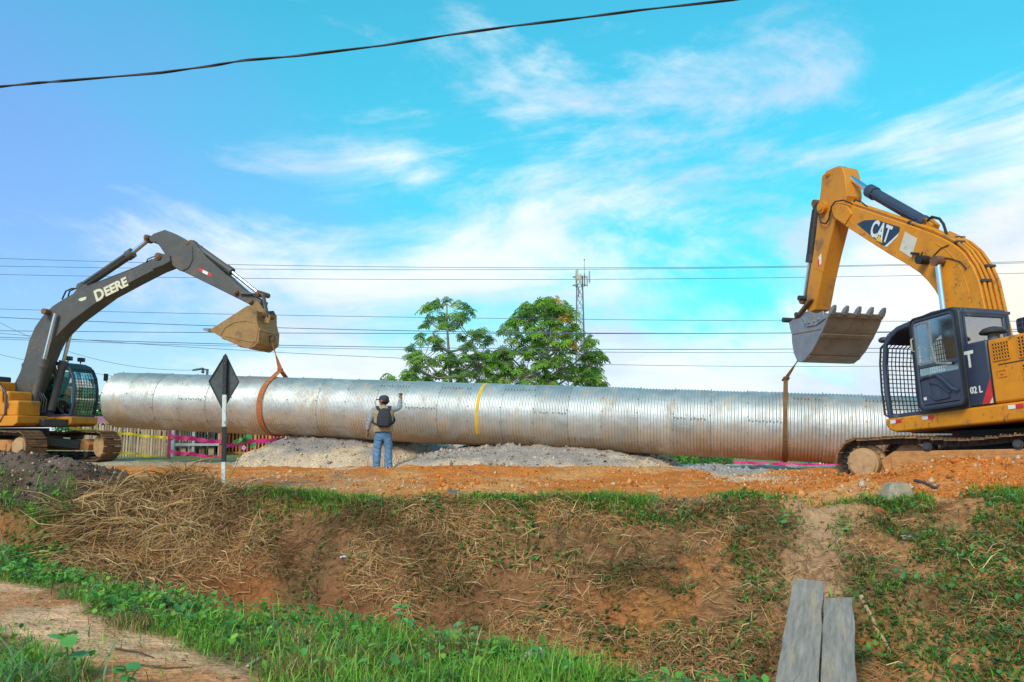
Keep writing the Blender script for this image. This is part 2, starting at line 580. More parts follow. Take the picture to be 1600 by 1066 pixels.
def soil_colour(x, y):
    t = edge_t(x, y); yc = crest_y(x)
    pl = sst(-0.25, 0.25, y - yc)
    n1 = fbm(x * 0.9, y * 1.6, 71, 4)[..., None]; n2 = fbm(x * 3.5, y * 3.5, 73, 4)[..., None]
    n3 = fbm(x * 0.45, y * 1.1, 75, 3)[..., None]
    clay = np.array([0.58, 0.175, 0.034]); clay2 = np.array([0.62, 0.27, 0.09]); pale = np.array([0.62, 0.42, 0.26])
    brown = np.array([0.27, 0.125, 0.055]); red = np.array([0.44, 0.165, 0.055]); sand = np.array([0.66, 0.36, 0.195])
    dark = np.array([0.115, 0.075, 0.055]); turf = np.array([0.12, 0.11, 0.04])
    c = clay + (clay2 - clay) * sst(0.42, 0.68, n1)
    c = c + (pale - c) * sst(0.56, 0.70, n3) * (1 - sst(4.0, 5.5, x))[..., None] * 0.85
    # greyer churned earth left of centre
    lf = (1 - sst(-3.8, -1.6, x + 1.5 * (n3[..., 0] - 0.5)))[..., None] * sst(0.35, 0.6, n2) * (1 - sst(14.5, 17, y))[..., None]
    c = c + (np.array([0.27, 0.16, 0.10]) - c) * lf * 0.9
    hd = sst(0.02, 0.16, heap(x, y, *PILE, 1.0, 0.0) + 0.2 * (n2[..., 0] - 0.5))[..., None]
    c = c + (dark + 0.06 * (n2 - 0.5) - c) * hd
    # pale strip of old road and dry grass far left behind the machine
    far = sst(20.5, 22.5, y)[..., None]
    fc = np.array([0.42, 0.33, 0.22]) + (np.array([0.20, 0.21, 0.08]) - np.array([0.42, 0.33, 0.22])) * sst(25.2, 26.0, y)[..., None]
    c = c + (fc - c) * far
    c = c + (np.array([0.62, 0.49, 0.36]) - c) * (sst(18.5, 19.5, y) * (1 - sst(27, 32, y)) * sst(2.0, 4.0, x))[..., None]
    bank = brown + (red - brown) * sst(0.40, 0.66, n1) + (np.array([0.10, 0.08, 0.03]) - brown) * sst(0.55, 0.7, n2) * 0.5
    bare = (sst(0.52, 0.62, fbm(x * 0.8, y * 1.5, 77, 3)) * sst(1.6, 3.0, x))[..., None]
    bank = bank + (np.array([0.46, 0.21, 0.085]) - bank) * bare
    tx = 2.75 + 0.45 * (y - 8.0)
    notch = (np.exp(-((x - tx) / 0.42) ** 2) * sst(7.6, 8.4, y))[..., None]
    bank = bank + (np.array([0.47, 0.26, 0.14]) - bank) * np.clip(notch * 1.2, 0, 1)
    bank = bank + (np.array([0.20, 0.075, 0.03]) - bank) * np.clip(1.3 * hollow(x, t), 0, 1)[..., None]  # bare red-brown soil, darkened in colour for the shade of the hollow
    c = bank + (c - bank) * pl[..., None]
    c = c + (dark + 0.08 * (n2 - 0.5) - c) * hd
    nearm = (1 - sst(0.0, 0.5, t))[..., None]
    nc = turf + (np.array([0.20, 0.12, 0.06]) - turf) * sst(0.4, 0.6, n2)
    pm = path_mask(x, y, t)[..., None]
    sand = sand + (np.array([0.52, 0.21, 0.085]) - sand) * sst(0.42, 0.64, fbm(x * 1.7, y * 2.6, 79, 4))[..., None]
    nc = nc + (sand * (0.8 + 0.4 * n2) - nc) * pm
    c = c + (nc - c) * nearm
    return np.clip(c * (0.78 + 0.44 * n2), 0.01, 1)


def build_ground():
    xs = axis(-9.5, 9.5, 0.045, -700, 700)
    ya = list(np.arange(4.0, 13.5, 0.04)) + list(np.arange(13.5, 20, 0.07)) + list(np.arange(20, 30, 0.2))
    s = 0.2; v = ya[-1]
    while v < 900:
        s *= 1.17; v += s; ya.append(v)
    lo = []; s = 0.04; v = 4.0
    while v > -60:
        s *= 1.2; v -= s; lo.append(v)
    ys = np.array(lo[::-1] + ya)
    X, Y = np.meshgrid(xs, ys)
    Z = ground_h(X, Y)
    nx, ny = len(xs), len(ys)
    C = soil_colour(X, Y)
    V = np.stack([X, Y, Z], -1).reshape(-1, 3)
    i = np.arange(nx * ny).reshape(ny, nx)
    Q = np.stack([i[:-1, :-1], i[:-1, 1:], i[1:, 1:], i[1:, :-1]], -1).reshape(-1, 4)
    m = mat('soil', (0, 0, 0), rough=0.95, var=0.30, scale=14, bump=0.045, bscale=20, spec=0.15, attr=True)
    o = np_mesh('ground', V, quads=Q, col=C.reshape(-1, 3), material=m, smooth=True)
    tag(o, 'orange clay working platform, brown ditch bank and grassy near verge', 'ground', kind='structure')


build_ground()


def stones(P, sz, c, m_, name):
    n = len(P)
    oct_ = np.array([[1, 0, 0], [0, 1, 0], [-1, 0, 0], [0, -1, 0], [0, 0, 1], [0, 0, -1.0]])
    jit = rng.normal(1, 0.25, (n, 6, 1)); sc3 = rng.uniform(0.6, 1.2, (n, 1, 3))
    an = rng.uniform(0, 6.28, n); ca, sa = np.cos(an)[:, None], np.sin(an)[:, None]
    Q = oct_[None] * jit * sc3 * sz[:, None, None]
    V = np.stack([Q[..., 0] * ca - Q[..., 1] * sa + P[:, :1], Q[..., 0] * sa + Q[..., 1] * ca + P[:, 1:2], Q[..., 2] + P[:, 2:3]], -1).reshape(-1, 3)
    b = np.arange(n)[:, None] * 6
    T = np.concatenate([b + np.array(q) for q in ((0, 1, 4), (1, 2, 4), (2, 3, 4), (3, 0, 4), (1, 0, 5), (2, 1, 5), (3, 2, 5), (0, 3, 5))])
    return np_mesh(name, V, tris=T, col=np.repeat(c, 6, 0), material=m_)


# gravel heaps: things of their own
def gravel_heap(cx, cy, rx, ry, h, rot, seed, label, capcol, skirt, cfun=None, p=0.85):
    n = 150; m_ = 110
    u = np.linspace(-1.05, 1.05, n); v = np.linspace(-1.05, 1.05, m_)
    U, W = np.meshgrid(u, v)
    c, s = math.cos(rot), math.sin(rot)
    wx = 1 + 0.22 * (fbm(U * 1.3 + seed, W * 1.3, seed, 3) - 0.5) * 2
    X = cx + U * rx * c - W * ry * s; Y = cy + U * rx * s + W * ry * c
    r = np.sqrt(U ** 2 + W ** 2) * wx
    Z0 = ground_h(X, Y)
    H = h * np.clip(1 - r ** 1.6, 0, 1) ** p
    H = H * (1 + 0.30 * (fbm(U * 2.2, W * 2.2, seed + 5, 3) - 0.5)) + (0.06 * (fbm(X * 6, Y * 6, seed + 9, 3) - 0.5) + 0.22 * np.abs(fbm(X * 1.7, Y * 1.7, seed + 11, 3) - 0.5)) * sst(0.0, 0.15, H)
    Z = Z0 + H - 0.02 - 0.20 * sst(0.84, 1.0, r)
    n1 = fbm(X * 0.9, Y * 0.9 + Z * 2, seed + 13, 4)[..., None]; n2 = fbm(X * 4, Y * 4, seed + 17, 3)[..., None]
    k = sst(0.30, 0.55, (H / h) + 0.9 * (n1[..., 0] - 0.5))[..., None]
    C = (np.array(skirt) + (np.array(capcol) - np.array(skirt)) * k) * (0.75 + 0.5 * n2)
    V = np.stack([X, Y, Z], -1).reshape(-1, 3)
    i = np.arange(n * m_).reshape(m_, n)
    Q = np.stack([i[:-1, :-1], i[:-1, 1:], i[1:, 1:], i[1:, :-1]], -1).reshape(-1, 4)
    keep = (r.reshape(-1)[Q] < 1.02).all(1)
    mm = mat('gravel', (0, 0, 0), rough=0.95, var=0.4, scale=26, bump=0.08, bscale=24, spec=0.1, attr=True)
    o = np_mesh('gravel_heap', V, quads=Q[keep], col=C.reshape(-1, 3), material=mm, smooth=True)
    tag(o, label, 'gravel heap', 'gravel heaps under the pipe')
    vi = np.flatnonzero((r.reshape(-1) < 0.98) & (V[:, 1] < cy + 0.3 * ry))
    vi = rng.choice(vi, int(1500 * rx * ry / 12))
    P = V[vi] + rng.normal(0, 0.025, (len(vi), 3)) * np.array([1, 1, 0.2])
    sc = C.reshape(-1, 3)[vi] * rng.normal(1.0, 0.3, len(vi))[:, None]
    so = stones(P, 0.012 + 0.055 * rng.random(len(vi)) ** 4, np.clip(sc, 0.03, 0.8), mm, 'stones')
    so.parent = o; so['kind'] = 'stuff'


gravel_heap(-4.35, 23.8, 3.2, 3.7, 1.22, 0.0, 101, 'gravel heap with shade coloured grey into its top, left of the man, under the middle of the pipe', (0.34, 0.28, 0.245), (0.66, 0.47, 0.31))  # grey cap and tan foot put shade and light into the colour
gravel_heap(0.75, 21.4, 3.9, 4.2, 0.72, -0.1, 102, 'broad low gravel heap right of the man, with a dip on its near side', (0.44, 0.34, 0.28), (0.68, 0.48, 0.32))
gravel_heap(-1.4, 25.6, 2.6, 2.2, 0.75, 0.0, 103, 'pale sand heap partly covered by a white plastic sheet behind the man', (0.56, 0.47, 0.40), (0.60, 0.48, 0.38))
gravel_heap(4.2, 17.2, 1.3, 0.6, 0.12, 0.2, 104, 'small pale gravel spill on the clay in front of the right part of the pipe', (0.40, 0.34, 0.30), (0.52, 0.40, 0.30))


# ------------------------------------------------------------ blade / leaf scatter builders (grass is stuff)
def rand_pts(n, x0, x1, y0, y1):
    return rng.uniform(x0, x1, n), rng.uniform(y0, y1, n)


def blades(x, y, length, width, lean, col, bend=0.6, z=None, az=None, tipmul=1.25):
    """each blade: 5 vertices, a quad and a tip triangle"""
    n = len(x)
    z = ground_h(x, y) if z is None else z
    az = rng.uniform(0, 2 * np.pi, n) if az is None else az
    d = np.stack([np.cos(az), np.sin(az), np.zeros(n)], -1)
    sd = np.stack([-np.sin(az), np.cos(az), np.zeros(n)], -1)
    up = np.array([0, 0, 1.0])
    P = np.stack([x, y, z - 0.01], -1)
    L_ = length[:, None]; ln = lean[:, None]
    mid = P + (up * np.cos(ln) + d * np.sin(ln)) * L_ * 0.55
    l2 = ln + bend
    tip = mid + (up * np.cos(l2) + d * np.sin(l2)) * L_ * 0.5
    w = width[:, None] * sd
    V = np.stack([P - w * .5, P + w * .5, mid + w * .42, mid - w * .42, tip], 1).reshape(-1, 3)
    b = np.arange(n)[:, None] * 5
    Q = b + np.array([0, 1, 2, 3]); T = b + np.array([3, 2, 4])
    C = np.repeat(col, 5, 0)
    return V, Q, T, C


def mat_stems(x, y, length, width, col, lift, spreadang, down=0.6):
    """stems lying along the local surface, mostly combed downhill"""
    n = len(x); e = 0.04
    z = ground_h(x, y)
    gx = (ground_h(x + e, y, False) - ground_h(x - e, y, False)) / (2 * e); gy = (ground_h(x, y + e, False) - ground_h(x, y - e, False)) / (2 * e)
    nr = np.stack([-gx, -gy, np.ones(n)], -1); nr /= np.linalg.norm(nr, axis=1)[:, None]
    az = rng.normal(-np.pi / 2, spreadang, n)
    d = np.stack([np.cos(az), np.sin(az), np.zeros(n)], -1)
    d = d - nr * (d * nr).sum(1)[:, None]; d /= np.linalg.norm(d, axis=1)[:, None]
    sd = np.cross(nr, d)
    P = np.stack([x, y, z], -1) + nr * (0.004 + 0.03 * rng.random(n))[:, None]
    L_ = length[:, None]; lf = lift[:, None]
    curl = rng.normal(0, 0.35, n)[:, None]
    mid = P + (d * np.cos(lf) + nr * np.sin(lf)) * L_ * 0.5
    d2 = d * np.cos(curl) + sd * np.sin(curl)
    tip = mid + (d2 * np.cos(lf * 0.6) - nr * np.sin(lf * 0.55)) * L_ * 0.5
    w = width[:, None] * (sd + nr * rng.normal(0, 0.5, n)[:, None])
    V = np.stack([P - w * .5, P + w * .5, mid + w * .5, mid - w * .5, tip], 1).reshape(-1, 3)
    b = np.arange(n)[:, None] * 5
    return V, b + np.array([0, 1, 2, 3]), b + np.array([3, 2, 4]), np.repeat(col, 5, 0)


def leaves(x, y, size, col, hgt, tilt=0.5):
    n = len(x)
    z = ground_h(x, y) + hgt
    az = rng.uniform(0, 2 * np.pi, n); tl = rng.normal(0, tilt, n)
    d = np.stack([np.cos(az) * np.cos(tl), np.sin(az) * np.cos(tl), np.sin(tl)], -1)
    s = np.stack([-np.sin(az), np.cos(az), np.zeros(n)], -1)
    nr = np.cross(d, s)
    P = np.stack([x, y, z], -1); S = size[:, None]
    V = np.stack([P, P + d * S * .35 + s * S * .36 + nr * S * .08, P + d * S * .75 + s * S * .28 + nr * S * .03, P + d * S * 1.05 - nr * S * .05,
                  P + d * S * .75 - s * S * .28 + nr * S * .03, P + d * S * .35 - s * S * .36 + nr * S * .08], 1).reshape(-1, 3)
    b = np.arange(n)[:, None] * 6
    Q = np.concatenate([b + np.array([0, 1, 2, 3]), b + np.array([0, 3, 4, 5])])
    return V, Q, np.repeat(col, 6, 0)


def colmix(n, cols, jit=0.18):
    cols = np.array(cols)
    w = rng.random(n)
    k = rng.integers(0, len(cols), n); k2 = rng.integers(0, len(cols), n)
    c = cols[k] * w[:, None] + cols[k2] * (1 - w[:, None])
    return np.clip(c * rng.normal(1, jit, n)[:, None], 0.005, 1)


def merge(parts):
    Vs, Qs, Ts, Cs = [], [], [], []; b = 0
    for p in parts:
        V = p[0]
        Qs.append(p[1] + b)
        if len(p) == 4: Ts.append(p[2] + b)
        Cs.append(p[-1]); Vs.append(V); b += len(V)
    return np.concatenate(Vs), np.concatenate(Qs), (np.concatenate(Ts) if Ts else None), np.concatenate(Cs)


GREEN = [(0.12, 0.26, 0.025), (0.18, 0.35, 0.035), (0.085, 0.19, 0.025), (0.25, 0.34, 0.05)]
FRESH = [(0.16, 0.38, 0.03), (0.26, 0.45, 0.05), (0.11, 0.29, 0.03)]
OLIVE = [(0.16, 0.20, 0.05), (0.22, 0.22, 0.07), (0.10, 0.17, 0.04)]
STRAW = [(0.36, 0.18, 0.07), (0.45, 0.26, 0.11), (0.26, 0.115, 0.045), (0.56, 0.37, 0.18), (0.18, 0.08, 0.035), (0.31, 0.145, 0.055)]
LEAF = [(0.07, 0.24, 0.05), (0.10, 0.31, 0.08), (0.12, 0.33, 0.05), (0.05, 0.17, 0.05)]


def veg():
    leafm = mat('foliage', (0, 0, 0), rough=0.55, var=0.12, scale=9, spec=0.3, attr=True, trans=0.3)
    strawm = mat('straw', (0, 0, 0), rough=0.85, var=0.15, scale=9, spec=0.15, attr=True, trans=0.12)
    U = rng.uniform
    # --- near verge: short and long green grass, clumped
    x, y = rand_pts(460000, -9, 2.6, 4.6, 12.2)
    t = edge_t(x, y)
    pm = path_mask(x, y, t)
    cl = fbm(x * 1.6, y * 1.6, 81, 3); fn = fbm(x * 6, y * 6, 83, 2)
    tl = verge_t(x, y)
    dens = (1 - sst(0.15, 0.75, tl)) * (1 - 0.98 * pm) * (0.25 + 1.2 * sst(0.35, 0.6, cl)) * (0.4 + sst(0.3, 0.6, fn))
    dens *= np.where(t < -2.4, 0.5, 1.0)
    k = U(size=len(x)) < dens * 0.62
    x, y, t, cl = x[k], y[k], t[k], cl[k]
    soft = sst(-2.6, -1.2, x) * (1 - sst(-0.1, 0.4, t))       # longer soft grass right of the path
    L_ = (0.05 + 0.09 * U(size=len(x)) + 0.14 * soft * U(size=len(x))) * (0.6 + 0.8 * cl)
    L_ += 0.22 * U(size=len(x)) * (U(size=len(x)) < 0.04)
    c = colmix(len(x), GREEN + FRESH)
    br = fbm(x * 2.2, y * 2.2, 87, 3)
    dry = 0.10 + 0.65 * sst(0.46, 0.64, br)
    c = np.where((U(size=len(x)) < dry)[:, None], colmix(len(x), STRAW + OLIVE), c)
    c = c * (0.85 + 0.75 * fbm(x * 3.1, y * 3.1, 89, 3))[:, None]
    g1 = blades(x, y, L_, 0.003 + 0.0065 * U(size=len(x)), U(0.05, 1.15, len(x)), c, bend=0.6)
    V, Q, T, C = merge([g1])
    o = np_mesh('grass', V, quads=Q, tris=T, col=C, material=leafm)
    tag(o, 'green grass covering the near verge beside the sandy footpath', 'grass', kind='stuff')
    # --- low broad-leaved cover along the verge
    x, y = rand_pts(90000, -9, 2.6, 4.6, 12.0)
    t = edge_t(x, y); pm = path_mask(x, y, t); cl = fbm(x * 1.3, y * 1.3, 91, 3)
    tl = verge_t(x, y)
    dens = (1 - sst(0.3, 0.8, tl)) * (1 - pm) * sst(0.38, 0.58, cl) * (0.25 + 0.9 * sst(-1.3, 0.0, t))
    k = U(size=len(x)) < dens * 0.55
    x, y = x[k], y[k]
    lv = leaves(x, y, 0.03 + 0.05 * U(size=len(x)), colmix(len(x), LEAF + FRESH), 0.02 + 0.16 * U(size=len(x)) ** 2)
    o = np_mesh('ground_cover', lv[0], quads=lv[1], col=lv[2], material=leafm)
    tag(o, 'low broad-leaved weeds creeping along the ditch edge', 'weeds', kind='stuff')
    # --- dead leaves and pebbles on the path
    x, y = rand_pts(9000, -8, -0.6, 4.6, 9.6)
    t = edge_t(x, y); pm = path_mask(x, y, t)
    k = U(size=len(x)) < 0.06 + 0.34 * pm * sst(0.35, 0.6, fbm(x * 2.5, y * 2.5, 93, 3))
    x, y = x[k], y[k]
    h = len(x) * 2 // 3
    lv = leaves(x[:h], y[:h], 0.012 + 0.04 * U(size=h) ** 2, colmix(h, [(0.22, 0.10, 0.05), (0.36, 0.19, 0.09), (0.14, 0.07, 0.04), (0.5, 0.34, 0.2)]), 0.006 + 0 * U(size=h), 0.2)
    o = np_mesh('leaf_litter', lv[0], quads=lv[1], col=lv[2], material=strawm)
    tag(o, 'dead leaves and bark scraps strewn on the sandy path', 'leaf litter', kind='stuff')
    o = stones(np.stack([x[h:], y[h:], ground_h(x[h:], y[h:])], -1), 0.004 + 0.012 * U(size=len(x) - h) ** 2, colmix(len(x) - h, [(0.5, 0.32, 0.2), (0.4, 0.2, 0.1), (0.6, 0.45, 0.33)]), MATS['soil'], 'pebbles')
    tag(o, 'small pebbles lying on the sandy path', 'pebbles', kind='stuff')
    # --- crest grass: a ragged green line along the top of the bank
    x = U(-8.5, 9.5, 90000)
    yc = crest_y(x)
    y = yc + rng.normal(0.10, 0.22, len(x))
    cl = fbm(x * 1.5, y * 0.9, 95, 3) + 0.05
    gap = np.exp(-((x - 3.6) / 0.55) ** 2)
    k = U(size=len(x)) < sst(0.40, 0.62, cl) * (1 - 0.9 * gap) * 0.8 * (heap(x, y, *PILE, 1.0, 0.0) < 0.03)
    x, y, cl = x[k], y[k], cl[k]
    L_ = (0.05 + 0.15 * U(size=len(x)) ** 1.5) * (0.6 + 0.9 * (cl - 0.3))
    g = blades(x, y, L_, 0.006 + 0.007 * U(size=len(x)), U(0.05, 0.8, len(x)), colmix(len(x), GREEN + FRESH + [OLIVE[0]]), bend=0.6)
    o = np_mesh('crest_grass', g[0], quads=g[1], tris=g[2], col=g[3], material=leafm)
    tag(o, 'ragged green grass line along the top of the ditch bank', 'grass', kind='stuff')
    # --- bank: dead stems and hanging roots
    x, y = rand_pts(420000, -8.5, 9.5, 5.4, 12.8)
    yc = crest_y(x); t = edge_t(x, y)
    tx = 2.75 + 0.45 * (y - 8.0); notch = np.exp(-((x - tx) / 0.4) ** 2)
    on = (verge_t(x, y) > 0.3) * (y < yc + 0.1) * (1 - 0.85 * notch) * (1 - 0.85 * hollow(x, t)) * (heap(x, y, *PILE, 1.0, 0.0) < 0.12)
    cl = fbm(x * 1.4, y * 2.0, 97, 3)
    k = U(size=len(x)) < on * (0.20 + 0.85 * sst(0.38, 0.58, cl)) * np.where(x > 2.5, 0.50, 0.85)
    x, y = x[k], y[k]; n = len(x)
    L_ = 0.07 + 0.24 * U(size=n) ** 1.6
    L_ += 0.35 * (heap(x, y, -5.9, 11.2, 2.6, 1.9, 1.0) > 0.05) * U(size=n)
    dk = fbm(x * 1.8, y * 2.4, 99, 3)
    c = colmix(n, STRAW, 0.25) * (0.55 + 0.75 * sst(0.35, 0.65, dk))[:, None]
    g = mat_stems(x, y, L_ * 1.15, 0.003 + 0.006 * U(size=n) ** 2, c, U(0.03, 0.65, n), 1.25)
    o = np_mesh('dead_stems', g[0], quads=g[1], tris=g[2], col=g[3], material=strawm)
    tag(o, 'brown dead stems and hanging roots matted over the ditch bank', 'dead grass', kind='stuff')
    # --- cut cane heap on the left bank
    n = 5200
    r = np.sqrt(U(size=n)); a = U(0, 2 * np.pi, n)
    x = -5.5 + 1.7 * r * np.cos(a); y = 11.3 + 1.2 * r * np.sin(a)
    kk = (heap(x, y, *PILE, 1.0, 0.0) < 0.15) & (verge_t(x, y) > 0.25)
    x, y = x[kk], y[kk]; n = len(x)
    c = colmix(n, [STRAW[0], STRAW[1], STRAW[3], (0.48, 0.25, 0.10)], 0.2)
    g = mat_stems(x, y, 0.3 + 0.6 * U(size=n), 0.006 + 0.009 * U(size=n), c, U(0.02, 0.45, n), 1.5)
    o = np_mesh('cut_cane', g[0], quads=g[1], tris=g[2], col=g[3], material=strawm)
    tag(o, 'matted heap of cut tan cane stalks on the left bank below the sign', 'dead cane', kind='stuff')
    # --- green tufts and creepers on the bank, denser on the right
    x, y = rand_pts(330000, -8.5, 9.5, 5.2, 12.8)
    yc = crest_y(x); t = edge_t(x, y)
    tx = 2.75 + 0.45 * (y - 8.0); notch = np.exp(-((x - tx) / 0.42) ** 2)
    on = (t > 0.3) * (y < yc) * (1 - 0.95 * notch) * (1 - 0.8 * hollow(x, t)) * (heap(x, y, *PILE, 1.0, 0.0) < 0.05)
    cl = fbm(x * 2.0, y * 2.6, 103, 3)
    rightm = sst(0.5, 3.0, x)
    k = U(size=len(x)) < on * (0.10 + 1.1 * sst(0.41 - 0.05 * rightm, 0.58 - 0.04 * rightm, cl)) * (0.52 + 0.36 * rightm)
    x, y = x[k], y[k]; n = len(x)
    h = n * 6 // 10
    g = blades(x[:h], y[:h], 0.06 + 0.15 * U(size=h) ** 1.5, 0.004 + 0.007 * U(size=h), U(0.2, 1.1, h), colmix(h, GREEN + FRESH + OLIVE, 0.22), bend=0.6)
    lv = leaves(x[h:], y[h:], 0.025 + 0.045 * U(size=n - h), colmix(n - h, LEAF + OLIVE, 0.2), 0.02 + 0.09 * U(size=n - h) ** 2)
    Va, Qa, Ta, Ca = g
    V = np.concatenate([Va, lv[0]]); Q = np.concatenate([Qa, lv[1] + len(Va)]); C = np.concatenate([Ca, lv[2]])
    o = np_mesh('bank_weeds', V, quads=Q, tris=Ta, col=C, material=leafm)
    tag(o, 'small green tufts and creepers scattered over the ditch bank', 'weeds', kind='stuff')
    # --- clods of clay and stones on the platform
    x, y = rand_pts(44000, -9, 9.5, 10.2, 17.5)
    yc = crest_y(x)
    zone = np.where(x > 3.4, 1.0, np.where(heap(x, y, *PILE, 1.0, 0.0) > 0.05, 1.4, 0.25))
    k = (U(size=len(x)) < zone * 0.7) & ((y > yc + 0.1) | (heap(x, y, *PILE, 1.0, 0.0) > 0.05))
    x, y = x[k], y[k]; n = len(x)
    sz = 0.010 + 0.030 * U(size=n) ** 3 + 0.05 * (U(size=n) < 0.012)
    z = ground_h(x, y) + sz * 0.2
    c = soil_colour(x, y) * rng.normal(1.05, 0.22, n)[:, None]
    pale = U(size=n) < 0.12
    c[pale] = np.array([0.62, 0.42, 0.27])
    o = stones(np.stack([x, y, z], -1), sz, np.clip(c, 0.01, 0.9), MATS['soil'], 'clay_clods')
    tag(o, 'loose clay clods and pebbles strewn over the working platform', 'clods', kind='stuff')


veg()


# ------------------------------------------------------------ corrugated pipe
PT = R(15.0)
PA = Vector((math.cos(PT), -math.sin(PT), 0)); PN = Vector((math.sin(PT), math.cos(PT), 0))
PREF = at_y(1230, 666, 18.9)
PL = on_plane(189, 625, PREF, PN)
PR_ = on_plane(1230, 667, PREF, PN)
AXD = (PR_ - PL).normalized()
PRAD = 0.765
RINGW = 0.81
NRING = 28
PLEN = NRING * RINGW
_px = AXD; _pz = (Vector((0, 0, 1)) - AXD * AXD.z).normalized(); _py = _pz.cross(_px)
PIPE_M = Matrix(((_px.x, _py.x, _pz.x, PL.x), (_px.y, _py.y, _pz.y, PL.y), (_px.z, _py.z, _pz.z, PL.z), (0, 0, 0, 1)))


def pipe_axis_at(px):
    """distance along the pipe where the photo column px meets its axis"""
    d = ray(px, 640)
    n = Vector((d.y, -d.x, 0))
    return (CAMP - PL).dot(n) / AXD.dot(n)


def corr(u):
    return 0.0105 * math.cos(2 * math.pi * u / (RINGW / 11))


